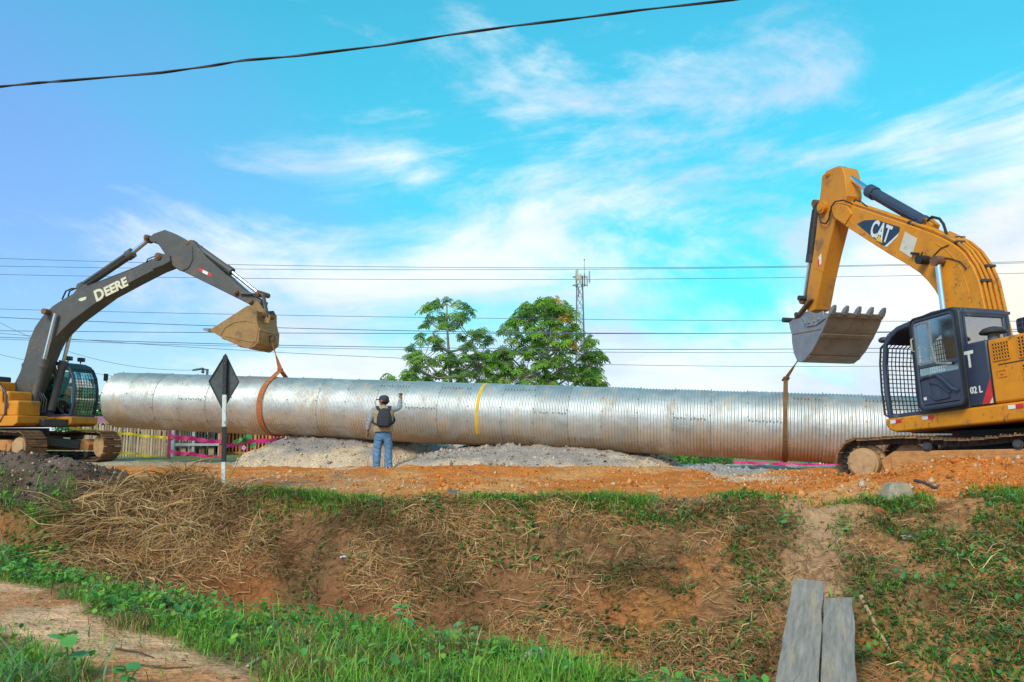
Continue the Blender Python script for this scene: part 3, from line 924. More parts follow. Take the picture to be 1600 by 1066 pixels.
def build_pipe():
    root = thing('culvert_pipe', (PL.x, PL.y, 0), 'long corrugated galvanised steel culvert pipe hanging in two slings', 'pipe')
    gal = bpy.data.materials.new('galvanised'); gal.use_nodes = True
    nt = gal.node_tree; N = nt.nodes.new; L = nt.links.new
    b = nt.nodes['Principled BSDF']
    b.inputs['Metallic'].default_value = 0.85
    geo = N('ShaderNodeNewGeometry'); oi = N('ShaderNodeObjectInfo')
    n1 = N('ShaderNodeTexNoise'); n1.inputs['Scale'].default_value = 3.0; n1.inputs['Detail'].default_value = 8; n1.inputs['Roughness'].default_value = 0.7
    L(geo.outputs['Position'], n1.inputs['Vector'])
    r1 = N('ShaderNodeMapRange'); r1.inputs['From Min'].default_value = 0.3; r1.inputs['From Max'].default_value = 0.7
    r1.inputs['To Min'].default_value = 0.80; r1.inputs['To Max'].default_value = 1.08
    L(n1.outputs[0], r1.inputs['Value'])
    r2 = N('ShaderNodeMapRange'); r2.inputs['To Min'].default_value = 0.86; r2.inputs['To Max'].default_value = 1.06
    L(oi.outputs['Random'], r2.inputs['Value'])
    mm = N('ShaderNodeMath'); mm.operation = 'MULTIPLY'; L(r1.outputs[0], mm.inputs[0]); L(r2.outputs[0], mm.inputs[1])
    base = N('ShaderNodeMix'); base.data_type = 'RGBA'; base.blend_type = 'MULTIPLY'; base.inputs['Factor'].default_value = 1
    base.inputs['A'].default_value = (0.66, 0.63, 0.585, 1); L(mm.outputs[0], base.inputs['B'])
    # clay smears: patches stretched round the pipe, heavier on its belly where it lay on the ground
    tcn = N('ShaderNodeMapping'); tcn.inputs['Scale'].default_value = (2.2, 2.2, 0.8); L(geo.outputs['Position'], tcn.inputs['Vector'])
    n2 = N('ShaderNodeTexNoise'); n2.inputs['Scale'].default_value = 1.0; n2.inputs['Detail'].default_value = 9; n2.inputs['Roughness'].default_value = 0.72
    L(tcn.outputs[0], n2.inputs['Vector'])
    sp = N('ShaderNodeSeparateXYZ'); L(geo.outputs['Normal'], sp.inputs[0])
    dn = N('ShaderNodeMapRange'); dn.inputs['From Min'].default_value = 0.1; dn.inputs['From Max'].default_value = -0.9
    dn.inputs['To Min'].default_value = 0.0; dn.inputs['To Max'].default_value = 0.24
    L(sp.outputs['Z'], dn.inputs['Value'])
    ad = N('ShaderNodeMath'); ad.operation = 'ADD'; L(n2.outputs[0], ad.inputs[0]); L(dn.outputs[0], ad.inputs[1])
    dr = N('ShaderNodeMapRange'); dr.interpolation_type = 'SMOOTHSTEP'
    dr.inputs['From Min'].default_value = 0.50; dr.inputs['From Max'].default_value = 0.76; dr.inputs['To Max'].default_value = 0.85
    L(ad.outputs[0], dr.inputs['Value'])
    mx = N('ShaderNodeMix'); mx.data_type = 'RGBA'; L(dr.outputs[0], mx.inputs['Factor'])
    L(base.outputs['Result'], mx.inputs['A']); mx.inputs['B'].default_value = (0.42, 0.26, 0.13, 1)
    L(mx.outputs['Result'], b.inputs['Base Color'])
    rr = N('ShaderNodeMapRange'); rr.inputs['To Min'].default_value = 0.52; rr.inputs['To Max'].default_value = 0.85
    L(dr.outputs[0], rr.inputs['Value']); L(rr.outputs[0], b.inputs['Roughness'])
    rm = N('ShaderNodeMapRange'); rm.inputs['To Min'].default_value = 0.85; rm.inputs['To Max'].default_value = 0.1
    L(dr.outputs[0], rm.inputs['Value']); L(rm.outputs[0], b.inputs['Metallic'])
    nb = N('ShaderNodeTexNoise'); nb.inputs['Scale'].default_value = 2.6; nb.inputs['Detail'].default_value = 3
    L(geo.outputs['Position'], nb.inputs['Vector'])
    bp = N('ShaderNodeBump'); bp.inputs['Distance'].default_value = 0.06; bp.inputs['Strength'].default_value = 0.4
    L(nb.outputs[0], bp.inputs['Height']); L(bp.outputs[0], b.inputs['Normal'])

    na, nu = 16, 66
    arc = R(92.5)
    us = np.linspace(-0.03, RINGW + 0.03, nu + 1)

    def plate_mesh(off):
        vs = []; fs = []
        for i, u in enumerate(us):
            r = PRAD + corr(u) + off
            for k in range(na + 1):
                a = arc * (k / na - 0.5)
                vs.append((u, r * math.sin(a), r * math.cos(a)))
        for i in range(nu):
            for k in range(na):
                p = i * (na + 1) + k
                fs.append((p, p + 1, p + na + 2, p + na + 1))
        n0 = len(vs)
        # thin folded edges so that lapped joints read
        for i in (0, nu):
            for k in range(na + 1):
                x, yy, z = vs[i * (na + 1) + k]
                sc = 1 - 0.010 / PRAD
                vs.append((x, yy * sc, z * sc))
        for e, i in enumerate((0, nu)):
            for k in range(na):
                p = i * (na + 1) + k; q = n0 + e * (na + 1) + k
                fs.append((p, p + 1, q + 1, q))
        me = bpy.data.meshes.new('plate'); me.from_pydata(vs, [], fs)
        bm = bmesh.new(); bm.from_mesh(me); bmesh.ops.recalc_face_normals(bm, faces=bm.faces)
        bm.faces.ensure_lookup_table()
        if bm.faces[nu * na // 2].normal.z < 0:
            bmesh.ops.reverse_faces(bm, faces=bm.faces)
        bm.to_mesh(me); bm.free()
        me.polygons.foreach_set('use_smooth', [True] * len(me.polygons))
        me.set_sharp_from_angle(angle=R(60))
        me.materials.append(gal)
        return me
    ms = [plate_mesh(0.0), plate_mesh(0.007)]
    T0 = Matrix.Translation(-Vector(root.location))
    bolts = MB()
    for i in range(NRING):
        for k in range(4):
            ph = R(90) * k + R(38 if i % 2 else -8)
            o = bpy.data.objects.new('plate', ms[i % 2]); COL.objects.link(o); o.parent = root
            o.matrix_basis = T0 @ PIPE_M @ Matrix.Translation((i * RINGW, 0, 0)) @ Matrix.Rotation(ph, 4, 'X')
            # bolt row along the lap of this plate
            rowp = random.random()
            for q in range(11):
                if rowp < 0.45 or random.random() < 0.12:
                    continue
                a = ph + arc * 0.487 + (0.012 if q % 2 else -0.012)
                u = i * RINGW + RINGW * (q + 0.5) / 11
                rr_ = PRAD + 0.024
                p = Vector((u, -math.sin(a) * rr_, math.cos(a) * rr_)); nrm = Vector((0, -math.sin(a), math.cos(a)))
                bolts.cyl(p - nrm * 0.02, p + nrm * 0.008, 0.012, 0.010, 6)
        for q in range(14):
            a = 2 * math.pi * q / 14
            rr_ = PRAD + 0.026
            p = Vector((i * RINGW + 0.002, -math.sin(a) * rr_, math.cos(a) * rr_)); nrm = Vector((0, -math.sin(a), math.cos(a)))
            bolts.cyl(p - nrm * 0.02, p + nrm * 0.008, 0.013, 0.011, 6)
    o = bolts.build('bolts', mat('bolt_steel', (0.22, 0.19, 0.16), 0.6, 0.5), root, PIPE_M, smooth=False)
    o['kind'] = 'stuff'
    # painted yellow stripe
    s0 = pipe_axis_at(759)
    mbs = MB(); nseg = 40; wu = np.linspace(-0.037, 0.037, 9)
    for j in range(nseg + 1):
        a = R(8) + (R(-128) - R(8)) * j / nseg     # from the crown over the near side
        for u in wu:
            r = PRAD + 0.012 + corr(s0 + u)
            mbs.v.append((s0 + u, math.sin(a) * r, math.cos(a) * r))
    for j in range(nseg):
        for i in range(8):
            p = j * 9 + i
            mbs.f.append((p, p + 1, p + 10, p + 9))
    mbs.build('painted_stripe', mat('yellow_paint', (0.80, 0.46, 0.02), 0.6, var=0.15, dirt=(0.5, 0.45, 0.4), damt=0.35, dscale=5), root, PIPE_M)


build_pipe()


def ribbon(mbx, pts, wdir, width, th=0.014):
    """flat strap through points; wdir is its width direction (one or per point)"""
    n = len(pts); pts = [Vector(p) for p in pts]
    b = len(mbx.v)
    for i, p in enumerate(pts):
        t = (pts[min(i + 1, n - 1)] - pts[max(i - 1, 0)]).normalized()
        w = Vector(wdir[i] if isinstance(wdir, list) else wdir)
        w = (w - t * w.dot(t)).normalized()
        u = t.cross(w)
        wd = width[i] if isinstance(width, list) else width
        for a, c in ((-1, -1), (1, -1), (1, 1), (-1, 1)):
            mbx.v.append(tuple(p + w * (a * wd / 2) + u * (c * th / 2)))
    for i in range(n - 1):
        for k in range(4):
            mbx.f.append((b + i * 4 + k, b + i * 4 + (k + 1) % 4, b + (i + 1) * 4 + (k + 1) % 4, b + (i + 1) * 4 + k))
    mbx.f.append((b, b + 1, b + 2, b + 3)); mbx.f.append(tuple(b + (n - 1) * 4 + k for k in (3, 2, 1, 0)))


def sling(hook, px_pipe, knot_h, label, colr, width, lean=0.0):
    s = pipe_axis_at(px_pipe)
    top = PIPE_M @ Vector((s, 0, PRAD + knot_h))
    root = thing('lifting_sling', tuple(PIPE_M @ Vector((s, -PRAD, -0.2))), label, 'sling', 'slings carrying the pipe')
    m = mat('strap_' + label.split()[0], colr, 0.85, var=0.25, scale=9, dirt=(0.30, 0.17, 0.09), damt=0.5, dscale=4, bump=0.004, bscale=120)
    lp = MB()
    pts = [top]
    rr = PRAD + 0.028
    # local y points away from the camera (pipe frame), so the near side is -y
    a0 = math.acos(rr / (rr + knot_h + 0.02)) if knot_h > 0 else 0.1
    for j in range(41):
        a = a0 + (2 * math.pi - 2 * a0) * j / 40
        pts.append(PIPE_M @ Vector((s + lean * math.sin(a) * 0.5 + 0.10 * lean * math.cos(a * 0.5), -math.sin(a) * rr, math.cos(a) * rr)))
    pts.append(top)
    ribbon(lp, pts, AXD, width)
    lp.build('loop', m, root, smooth=False)
    up = MB(); k = 14; q = []
    wds = []; dirs = []
    side = (hook - top).normalized().cross(Vector((0, 1, 0))).normalized()
    for j in range(k + 1):
        t = j / k
        q.append(top.lerp(hook, t)); wds.append(width * (0.85 - 0.5 * t))
        ang = t * 2.2
        dirs.append(side * math.cos(ang) + Vector((0, 1, 0)) * math.sin(ang))
    ribbon(up, q, dirs, wds, 0.02)
    up.build('lead', m, root, smooth=False)
    kn = MB()
    d = (hook - top).normalized()
    for j in range(3):
        kn.tube([top + d * (0.03 * j - 0.03) + Vector((0.06 * math.cos(a_), 0.06 * math.sin(a_), 0.015 * math.sin(2 * a_))) for a_ in np.linspace(0, 6.3, 13)], 0.018, 6)
    kn.ball(top, 0.06, 8, 6)
    kn.build('knot', m, root)


# ------------------------------------------------------------ excavators
YEL = mat('machine_yellow', (0.70, 0.255, 0.010), 0.48, var=0.14, scale=3, dirt=(0.36, 0.16, 0.045), damt=0.46, dscale=2.6, spec=0.4, bump=0.002, bscale=30, wear=(0.16, 0.075, 0.03))
YEL2 = mat('machine_orange', (0.64, 0.235, 0.012), 0.55, var=0.14, scale=3, dirt=(0.30, 0.15, 0.07), damt=0.5, dscale=1.8, spec=0.35, wear=(0.14, 0.07, 0.035))
NAVY = mat('cab_navy', (0.040, 0.052, 0.085), 0.42, var=0.15, scale=4, dirt=(0.22, 0.18, 0.14), damt=0.30, dscale=2.2, spec=0.5)
GREY = mat('boom_grey', (0.092, 0.086, 0.080), 0.55, var=0.18, scale=3, dirt=(0.17, 0.12, 0.085), damt=0.46, dscale=1.7, spec=0.4, wear=(0.20, 0.145, 0.10))
BLACK = mat('black_rubber', (0.018, 0.018, 0.020), 0.6, var=0.2)
DARKST = mat('dark_steel', (0.06, 0.055, 0.055), 0.5, 0.3, var=0.2, dirt=(0.20, 0.11, 0.05), damt=0.4)
CHROME = mat('chrome_rod', (0.78, 0.78, 0.80), 0.22, 1.0, var=0.05)
RUST = mat('rusty_pin', (0.20, 0.095, 0.045), 0.75, 0.2, var=0.3, scale=12)
BUCKET = mat('bucket_steel', (0.26, 0.20, 0.15), 0.55, 0.35, var=0.25, scale=4, dirt=(0.26, 0.15, 0.07), damt=0.5, dscale=2.6, bump=0.006, bscale=18)
BUCKET2 = mat('bucket_ochre', (0.33, 0.18, 0.062), 0.6, 0.15, var=0.25, scale=4, dirt=(0.15, 0.095, 0.055), damt=0.5, dscale=2.4, bump=0.006, bscale=18)
BSIDE = mat('bucket_side_grey', (0.27, 0.27, 0.29), 0.5, 0.4, var=0.2, scale=4, dirt=(0.24, 0.16, 0.10), damt=0.42, dscale=2.4)
SHOE = mat('track_shoe', (0.19, 0.105, 0.055), 0.8, 0.25, var=0.3, scale=10, dirt=(0.36, 0.17, 0.07), damt=0.6, dscale=5)
MUD = mat('mud_caked', (0.47, 0.215, 0.08), 0.95, var=0.25, scale=8, bump=0.03, bscale=14, spec=0.1)
CHAIN = mat('track_chain', (0.055, 0.045, 0.04), 0.6, 0.4, var=0.3, dirt=(0.25, 0.13, 0.06), damt=0.45, dscale=6)
WHITE = mat('decal_white', (0.78, 0.76, 0.70), 0.5, var=0.12, scale=10)
CREAM = mat('decal_cream', (0.72, 0.64, 0.44), 0.5, var=0.1, scale=10)
REDP = mat('decal_red', (0.62, 0.03, 0.03), 0.45, var=0.15)
GLASS = glass_mat('cab_glass', (0.74, 0.84, 0.88), 0.34)
GLASS2 = glass_mat('cab_glass_green', (0.56, 0.80, 0.80), 0.42)
SEATM = mat('seat_vinyl', (0.05, 0.05, 0.055), 0.7)
BEIGE = mat('console_beige', (0.42, 0.37, 0.27), 0.7, var=0.2)


class Arm:
    """a vertical working plane of a machine; traces photo outlines onto planes parallel to it"""
    def __init__(s, S, a, l):
        s.S = Vector(S); s.a = Vector(a); s.l = Vector(l)

    def p(s, px, py, off=0.0):
        return on_plane(px, py, s.S + s.l * off, s.l)

    def slab(s, mb_, pts, off, width):
        A = [s.p(x, y, off) for x, y in pts]
        B = [q - s.l * width for q in A]
        return mb_.prism(A, B)


def rrect(x0, x1, z0, z1, r, n=5):
    out = []
    for cx, cz, a0 in ((x1 - r, z1 - r, 0), (x0 + r, z1 - r, 90), (x0 + r, z0 + r, 180), (x1 - r, z0 + r, 270)):
        for k in range(n + 1):
            a = R(a0 + 90 * k / n)
            out.append((cx + r * math.cos(a), cz + r * math.sin(a)))
    return out


def ring_prism(mb_, outer, inner, y0, y1):
    """frame between two outlines with the same count, in the xz plane"""
    n = len(outer); b = len(mb_.v)
    for yy in (y0, y1):
        mb_.v += [(x, yy, z) for x, z in outer] + [(x, yy, z) for x, z in inner]
    for i in range(n):
        j = (i + 1) % n
        o0, o1, i0, i1 = b + i, b + j, b + n + i, b + n + j
        mb_.f += [(o0, o1, i1, i0), (o0 + 2 * n, i0 + 2 * n, i1 + 2 * n, o1 + 2 * n), (o0, o0 + 2 * n, o1 + 2 * n, o1), (i0, i1, i1 + 2 * n, i0 + 2 * n)]


def crawler(root, F, yc, outer_sign, nsh=48, L2=1.72, rad=0.40, zc=0.47, label=None, roller_gap=0.55):
    """one track: chain > shoes, plus frame, drive wheel, idler and rollers as parts of the machine"""
    per_straight = 2 * L2; arcl = math.pi * rad
    tot = 2 * per_straight + 2 * arcl
    chain = MB()

    def at(s):
        s = s % tot
        if s < per_straight:
            sag = -0.05 * math.sin(math.pi * s / per_straight) ** 2 - 0.02 * math.cos(s * 4)
            return (L2 - s, zc + rad + sag, math.pi)
        s -= per_straight
        if s < arcl:
            a = math.pi / 2 + s / rad
            return (-L2 + rad * math.cos(a), zc + rad * math.sin(a), a + math.pi / 2)
        s -= arcl
        if s < per_straight:
            return (-L2 + s, zc - rad, 0)
        s -= per_straight
        a = -math.pi / 2 + s / rad
        return (L2 + rad * math.cos(a), zc + rad * math.sin(a), a + math.pi / 2)
    pitch = tot / nsh
    cm = MB()
    for i in range(nsh * 2):
        x, z, a = at(i * pitch / 2)
        M = Matrix.Rotation(-a, 3, 'Y')
        nrm = Vector((math.sin(a), 0, -math.cos(a)))
        for yy in (-0.07, 0.07):
            c = Vector((x, yc + yy, z)) - nrm * 0.045
            cm.box(c, (pitch * 0.62, 0.05, 0.085), M)
    tr = cm.build('crawler_track', CHAIN, root, F, smooth=False)
    sm = MB()
    sm.box((0, 0, 0), (pitch * 0.93, 0.60, 0.022))
    sm.box((-pitch * 0.33, 0, 0.022), (0.022, 0.60, 0.034)); sm.box((0.0, 0, 0.018), (0.018, 0.60, 0.024)); sm.box((pitch * 0.30, 0, 0.018), (0.018, 0.60, 0.024))
    for bx_ in (-0.09, 0.09):
        sm.cyl((pitch * 0.15, bx_, 0.008), (pitch * 0.15, bx_, 0.026), 0.016, n=6)
    me = bpy.data.meshes.new('shoe'); me.from_pydata(sm.v, [], sm.f); me.materials.append(SHOE)
    T0 = Matrix.Translation(-Vector(root.location))
    for i in range(nsh):
        x, z, a = at((i + 0.25) * pitch)
        o = bpy.data.objects.new('shoe', me); COL.objects.link(o); o.parent = tr
        nrm = Vector((math.sin(a), 0, -math.cos(a)))
        M = Matrix.Translation(Vector((x, yc, z)) + nrm * 0.012) @ Matrix.Rotation(-a, 4, 'Y') @ Matrix.Rotation(math.pi, 4, 'X')
        o.matrix_basis = T0 @ F @ M
    so = outer_sign
    fr = MB()
    prof = [(-1.38, 0.34), (1.38, 0.34), (1.42, 0.52), (1.2, 0.66), (-1.2, 0.66), (-1.42, 0.52)]
    fr.prism([(x, yc - 0.2, z) for x, z in prof], [(x, yc + 0.2, z) for x, z in prof])
    fr.box((0, yc + so * 0.215, 0.47), (2.5, 0.03, 0.20))
    fr.build('track_frame', MUD, root, F, bevel=0.02)
    for nm, xx, rr_ in (('drive_sprocket', L2, 0.33), ('idler_wheel', -L2, 0.31)):
        w = MB()
        w.cyl((xx, yc - 0.05, zc), (xx, yc + 0.05, zc), rr_, n=32)
        w.cyl((xx, yc + so * 0.05, zc), (xx, yc + so * 0.20, zc), 0.27, 0.255, n=32)
        w.cyl((xx, yc + so * 0.20, zc), (xx, yc + so * 0.24, zc), 0.235, 0.215, n=32)
        for q in range(20):
            a = 2 * math.pi * q / 20
            w.cyl((xx + 0.295 * math.cos(a), yc + so * 0.04, zc + 0.295 * math.sin(a)), (xx + 0.295 * math.cos(a), yc + so * 0.09, zc + 0.295 * math.sin(a)), 0.022, n=6)
        w.build(nm, mat('hub_clay', (0.46, 0.27, 0.13), 0.85, var=0.25, scale=9, dirt=(0.22, 0.12, 0.06), damt=0.4, dscale=6) if nm == 'drive_sprocket' else SHOE, root, F, bevel=0.008)
    for xx in (-roller_gap, roller_gap + 0.05):
        w = MB()
        w.cyl((xx, yc - 0.13, zc + 0.26), (xx, yc + so * 0.22, zc + 0.26), 0.075, n=20)
        w.cyl((xx, yc + so * 0.22, zc + 0.26), (xx, yc + so * 0.25, zc + 0.26), 0.05, n=16)
        w.box((xx, yc + so * 0.02, zc + 0.17), (0.16, 0.12, 0.10))
        w.build('carrier_roller', DARKST, root, F)
    for k in range(7):
        w = MB(); xx = -1.25 + 2.5 * k / 6
        w.cyl((xx, yc - 0.16, 0.22), (xx, yc + 0.16, 0.22), 0.085, n=16)
        w.cyl((xx, yc + so * 0.16, 0.22), (xx, yc + so * 0.19, 0.22), 0.05, n=12)
        w.build('bottom_roller', DARKST, root, F)


def undercarriage(root, F):
    w = MB()
    w.box((0, 0, 0.62), (1.3, 1.5, 0.3))
    for sx in (-1, 1):
        for sy in (-1, 1):
            w.bar((sx * 0.4, sy * 0.3, 0.62), (sx * 0.95, sy * 1.05, 0.50), 0.34, 0.26)
    w.build('car_body', DARKST, root, F, bevel=0.02)
    w = MB(); w.cyl((0, 0, 0.76), (0, 0, 0.98), 0.62, n=40)
    w.build('slew_ring', BLACK, root, F)


def cylinder_ram(root, A, base, mid, tip, off, rb, rr_, col, name='hydraulic_cylinder', gland=True):
    b = A.p(*base, off); m_ = A.p(*mid, off); t = A.p(*tip, off)
    w = MB()
    w.cyl(b, m_, rb, n=20)
    d = (m_ - b).normalized()
    if gland:
        w.cyl(m_ - d * 0.16, m_ + d * 0.04, rb * 1.2, n=20)
        w.cyl(b - d * 0.02, b + d * 0.10, rb * 1.12, n=20)
        w.tube([b + d * 0.15 + A.l * (rb + 0.02), b.lerp(m_, 0.5) + A.l * (rb + 0.03), m_ - d * 0.1 + A.l * (rb + 0.02)], 0.012, 6)
    c = w.build(name, col, root)
    r_ = MB(); r_.cyl(m_, t, rr_, n=16)
    r_.build('rod', CHROME, c)
    e = MB(); e.cyl(t - A.l * 0.09, t + A.l * 0.09, rr_ * 1.7, n=18); e.build('pin', RUST, c)
    e = MB(); e.cyl(b - A.l * 0.1, b + A.l * 0.1, rb * 0.95, n=18); e.build('pin', RUST, c)
    return c


def pin(root, A, px, py, off, half, r, m=RUST, name='pin'):
    c = A.p(px, py, off)
    w = MB(); w.cyl(c - A.l * half, c + A.l * half, r, n=20)
    w.cyl(c + A.l * half, c + A.l * (half + 0.03), r * 0.6, n=12)
    return w.build(name, m, root)


def bucket(root, A, prof, off, width, mshell, mside, nteeth, tooth_len, mouth_n, lip_dir=None):
    """prof: photo outline of the near side plate, lip first, going round by the bottom to the hinge.
    mouth_n: how many points at the end of prof close the open mouth"""
    pts = [A.p(x, y, off) for x, y in prof]
    cen = sum(pts, Vector()) / len(pts)
    shell = pts[:len(pts) - mouth_n]
    w = MB(); th = 0.035
    inner = []
    for i, p in enumerate(shell):
        t = (shell[min(i + 1, len(shell) - 1)] - shell[max(i - 1, 0)]).normalized()
        nn = t.cross(A.l).normalized()
        if nn.dot(cen - p) < 0: nn = -nn
        inner.append(p + nn * th)
    loop = shell + inner[::-1]
    A0 = [q - A.l * 0.03 for q in loop]; B0 = [q - A.l * (width - 0.03) for q in loop]
    b = len(w.v); n = len(loop)
    w.v += [tuple(q) for q in A0 + B0]
    w.f += [(i, (i + 1) % n, n + (i + 1) % n, n + i) for i in range(n)]
    bk = w.build('bucket', mshell, root, ang=50)
    for d0 in (0.0, width - 0.03):
        s = MB(); s.prism([q - A.l * d0 for q in pts], [q - A.l * (d0 + 0.03) for q in pts])
        s.build('side_plate', mside, bk, smooth=False)
    # wear strips across the belly
    m_ = len(shell)
    for f in np.linspace(0.16, 0.80, 5):
        x = f * (m_ - 1); i = int(x); p = shell[i].lerp(shell[i + 1], x - i)
        t = (shell[i + 1] - shell[i]).normalized(); nn = t.cross(A.l).normalized()
        if nn.dot(cen - p) > 0: nn = -nn
        s = MB(); s.bar(p - A.l * 0.02 + nn * 0.012, p - A.l * (width - 0.02) + nn * 0.012, 0.09, 0.03, up=nn)
        s.build('wear_strip', mshell, bk, bevel=0.006)
    d = (shell[0] - shell[1]).normalized() if lip_dir is None else Vector(lip_dir).normalized()
    nrm = d.cross(A.l).normalized()
    s = MB(); s.prism([shell[0] - A.l * y_ + nrm * a_ + d * b_ for y_, a_, b_ in ((0, .03, -.05), (0, -.03, -.05), (0, -.02, .05), (0, .02, .05))],
                      [shell[0] - A.l * y_ + nrm * a_ + d * b_ for y_, a_, b_ in ((width, .03, -.05), (width, -.03, -.05), (width, -.02, .05), (width, .02, .05))])
    s.build('cutting_edge', mshell, bk, bevel=0.006)
    for k in range(nteeth):
        yy = 0.06 + (width - 0.12) * k / (nteeth - 1)
        c = shell[0] - A.l * yy + d * 0.02
        s = MB()
        q0 = [c + A.l * a_ * 0.055 + nrm * b_ * 0.05 for a_, b_ in ((-1, -1), (1, -1), (1, 1), (-1, 1))]
        q1 = [c + d * tooth_len * 0.55 + A.l * a_ * 0.05 + nrm * b_ * 0.042 for a_, b_ in ((-1, -1), (1, -1), (1, 1), (-1, 1))]
        q2 = [c + d * tooth_len + A.l * a_ * 0.036 + nrm * b_ * 0.012 for a_, b_ in ((-1, -1), (1, -1), (1, 1), (-1, 1))]
        s.v = [tuple(v) for v in q0 + q1 + q2]
        s.f = [(0, 1, 2, 3), (8, 11, 10, 9)] + [(i + j * 4, (i + 1) % 4 + j * 4, (i + 1) % 4 + j * 4 + 4, i + j * 4 + 4) for j in (0, 1) for i in range(4)]
        s.build('tooth', BSIDE, bk, bevel=0.008)
    return bk, pts


def mesh_guard(x0, x1, z0, z1, y, nx, nz, r, plane='xz'):
    w = MB()
    for i in range(nx + 1):
        x = x0 + (x1 - x0) * i / nx
        a, b = ((x, y, z0), (x, y, z1)) if plane == 'xz' else ((y, x, z0), (y, x, z1))
        w.bar(a, b, r, r)
    for i in range(nz + 1):
        z = z0 + (z1 - z0) * i / nz
        a, b = ((x0, y, z), (x1, y, z)) if plane == 'xz' else ((y, x0, z), (y, x1, z))
        w.bar(a, b, r, r)
    return w


def reflector(root, F, x, y, z, w=0.26, h=0.06):
    r = MB(); r.box((x + w / 4, y, z), (w / 2, 0.006, h)); wh = r.build('reflector', WHITE, root, F)
    r = MB(); r.box((x - w / 4, y + 0.001, z), (w / 2, 0.006, h)); r.build('red_half', REDP, wh, F)


def cab_profile():
    return [(1.20, 1.30), (1.24, 1.75), (1.21, 2.25), (1.12, 2.66), (0.98, 2.83), (0.80, 2.89), (0.0, 2.985), (-0.45, 2.97), (-0.56, 2.90), (-0.58, 1.30)]


def cab_roof(w, y0, y1, m_top=0.07):
    pr = [(1.14, 2.62), (1.02, 2.80), (0.80, 2.89), (0.0, 2.985), (-0.45, 2.97), (-0.60, 2.88)]
    low = [(-0.58, 2.80), (-0.45, 2.88), (0.0, 2.895), (0.78, 2.80), (0.95, 2.72), (1.07, 2.60)]
    loop = pr + low
    w.prism([(x, y0, z) for x, z in loop], [(x, y1, z) for x, z in loop])
    return w



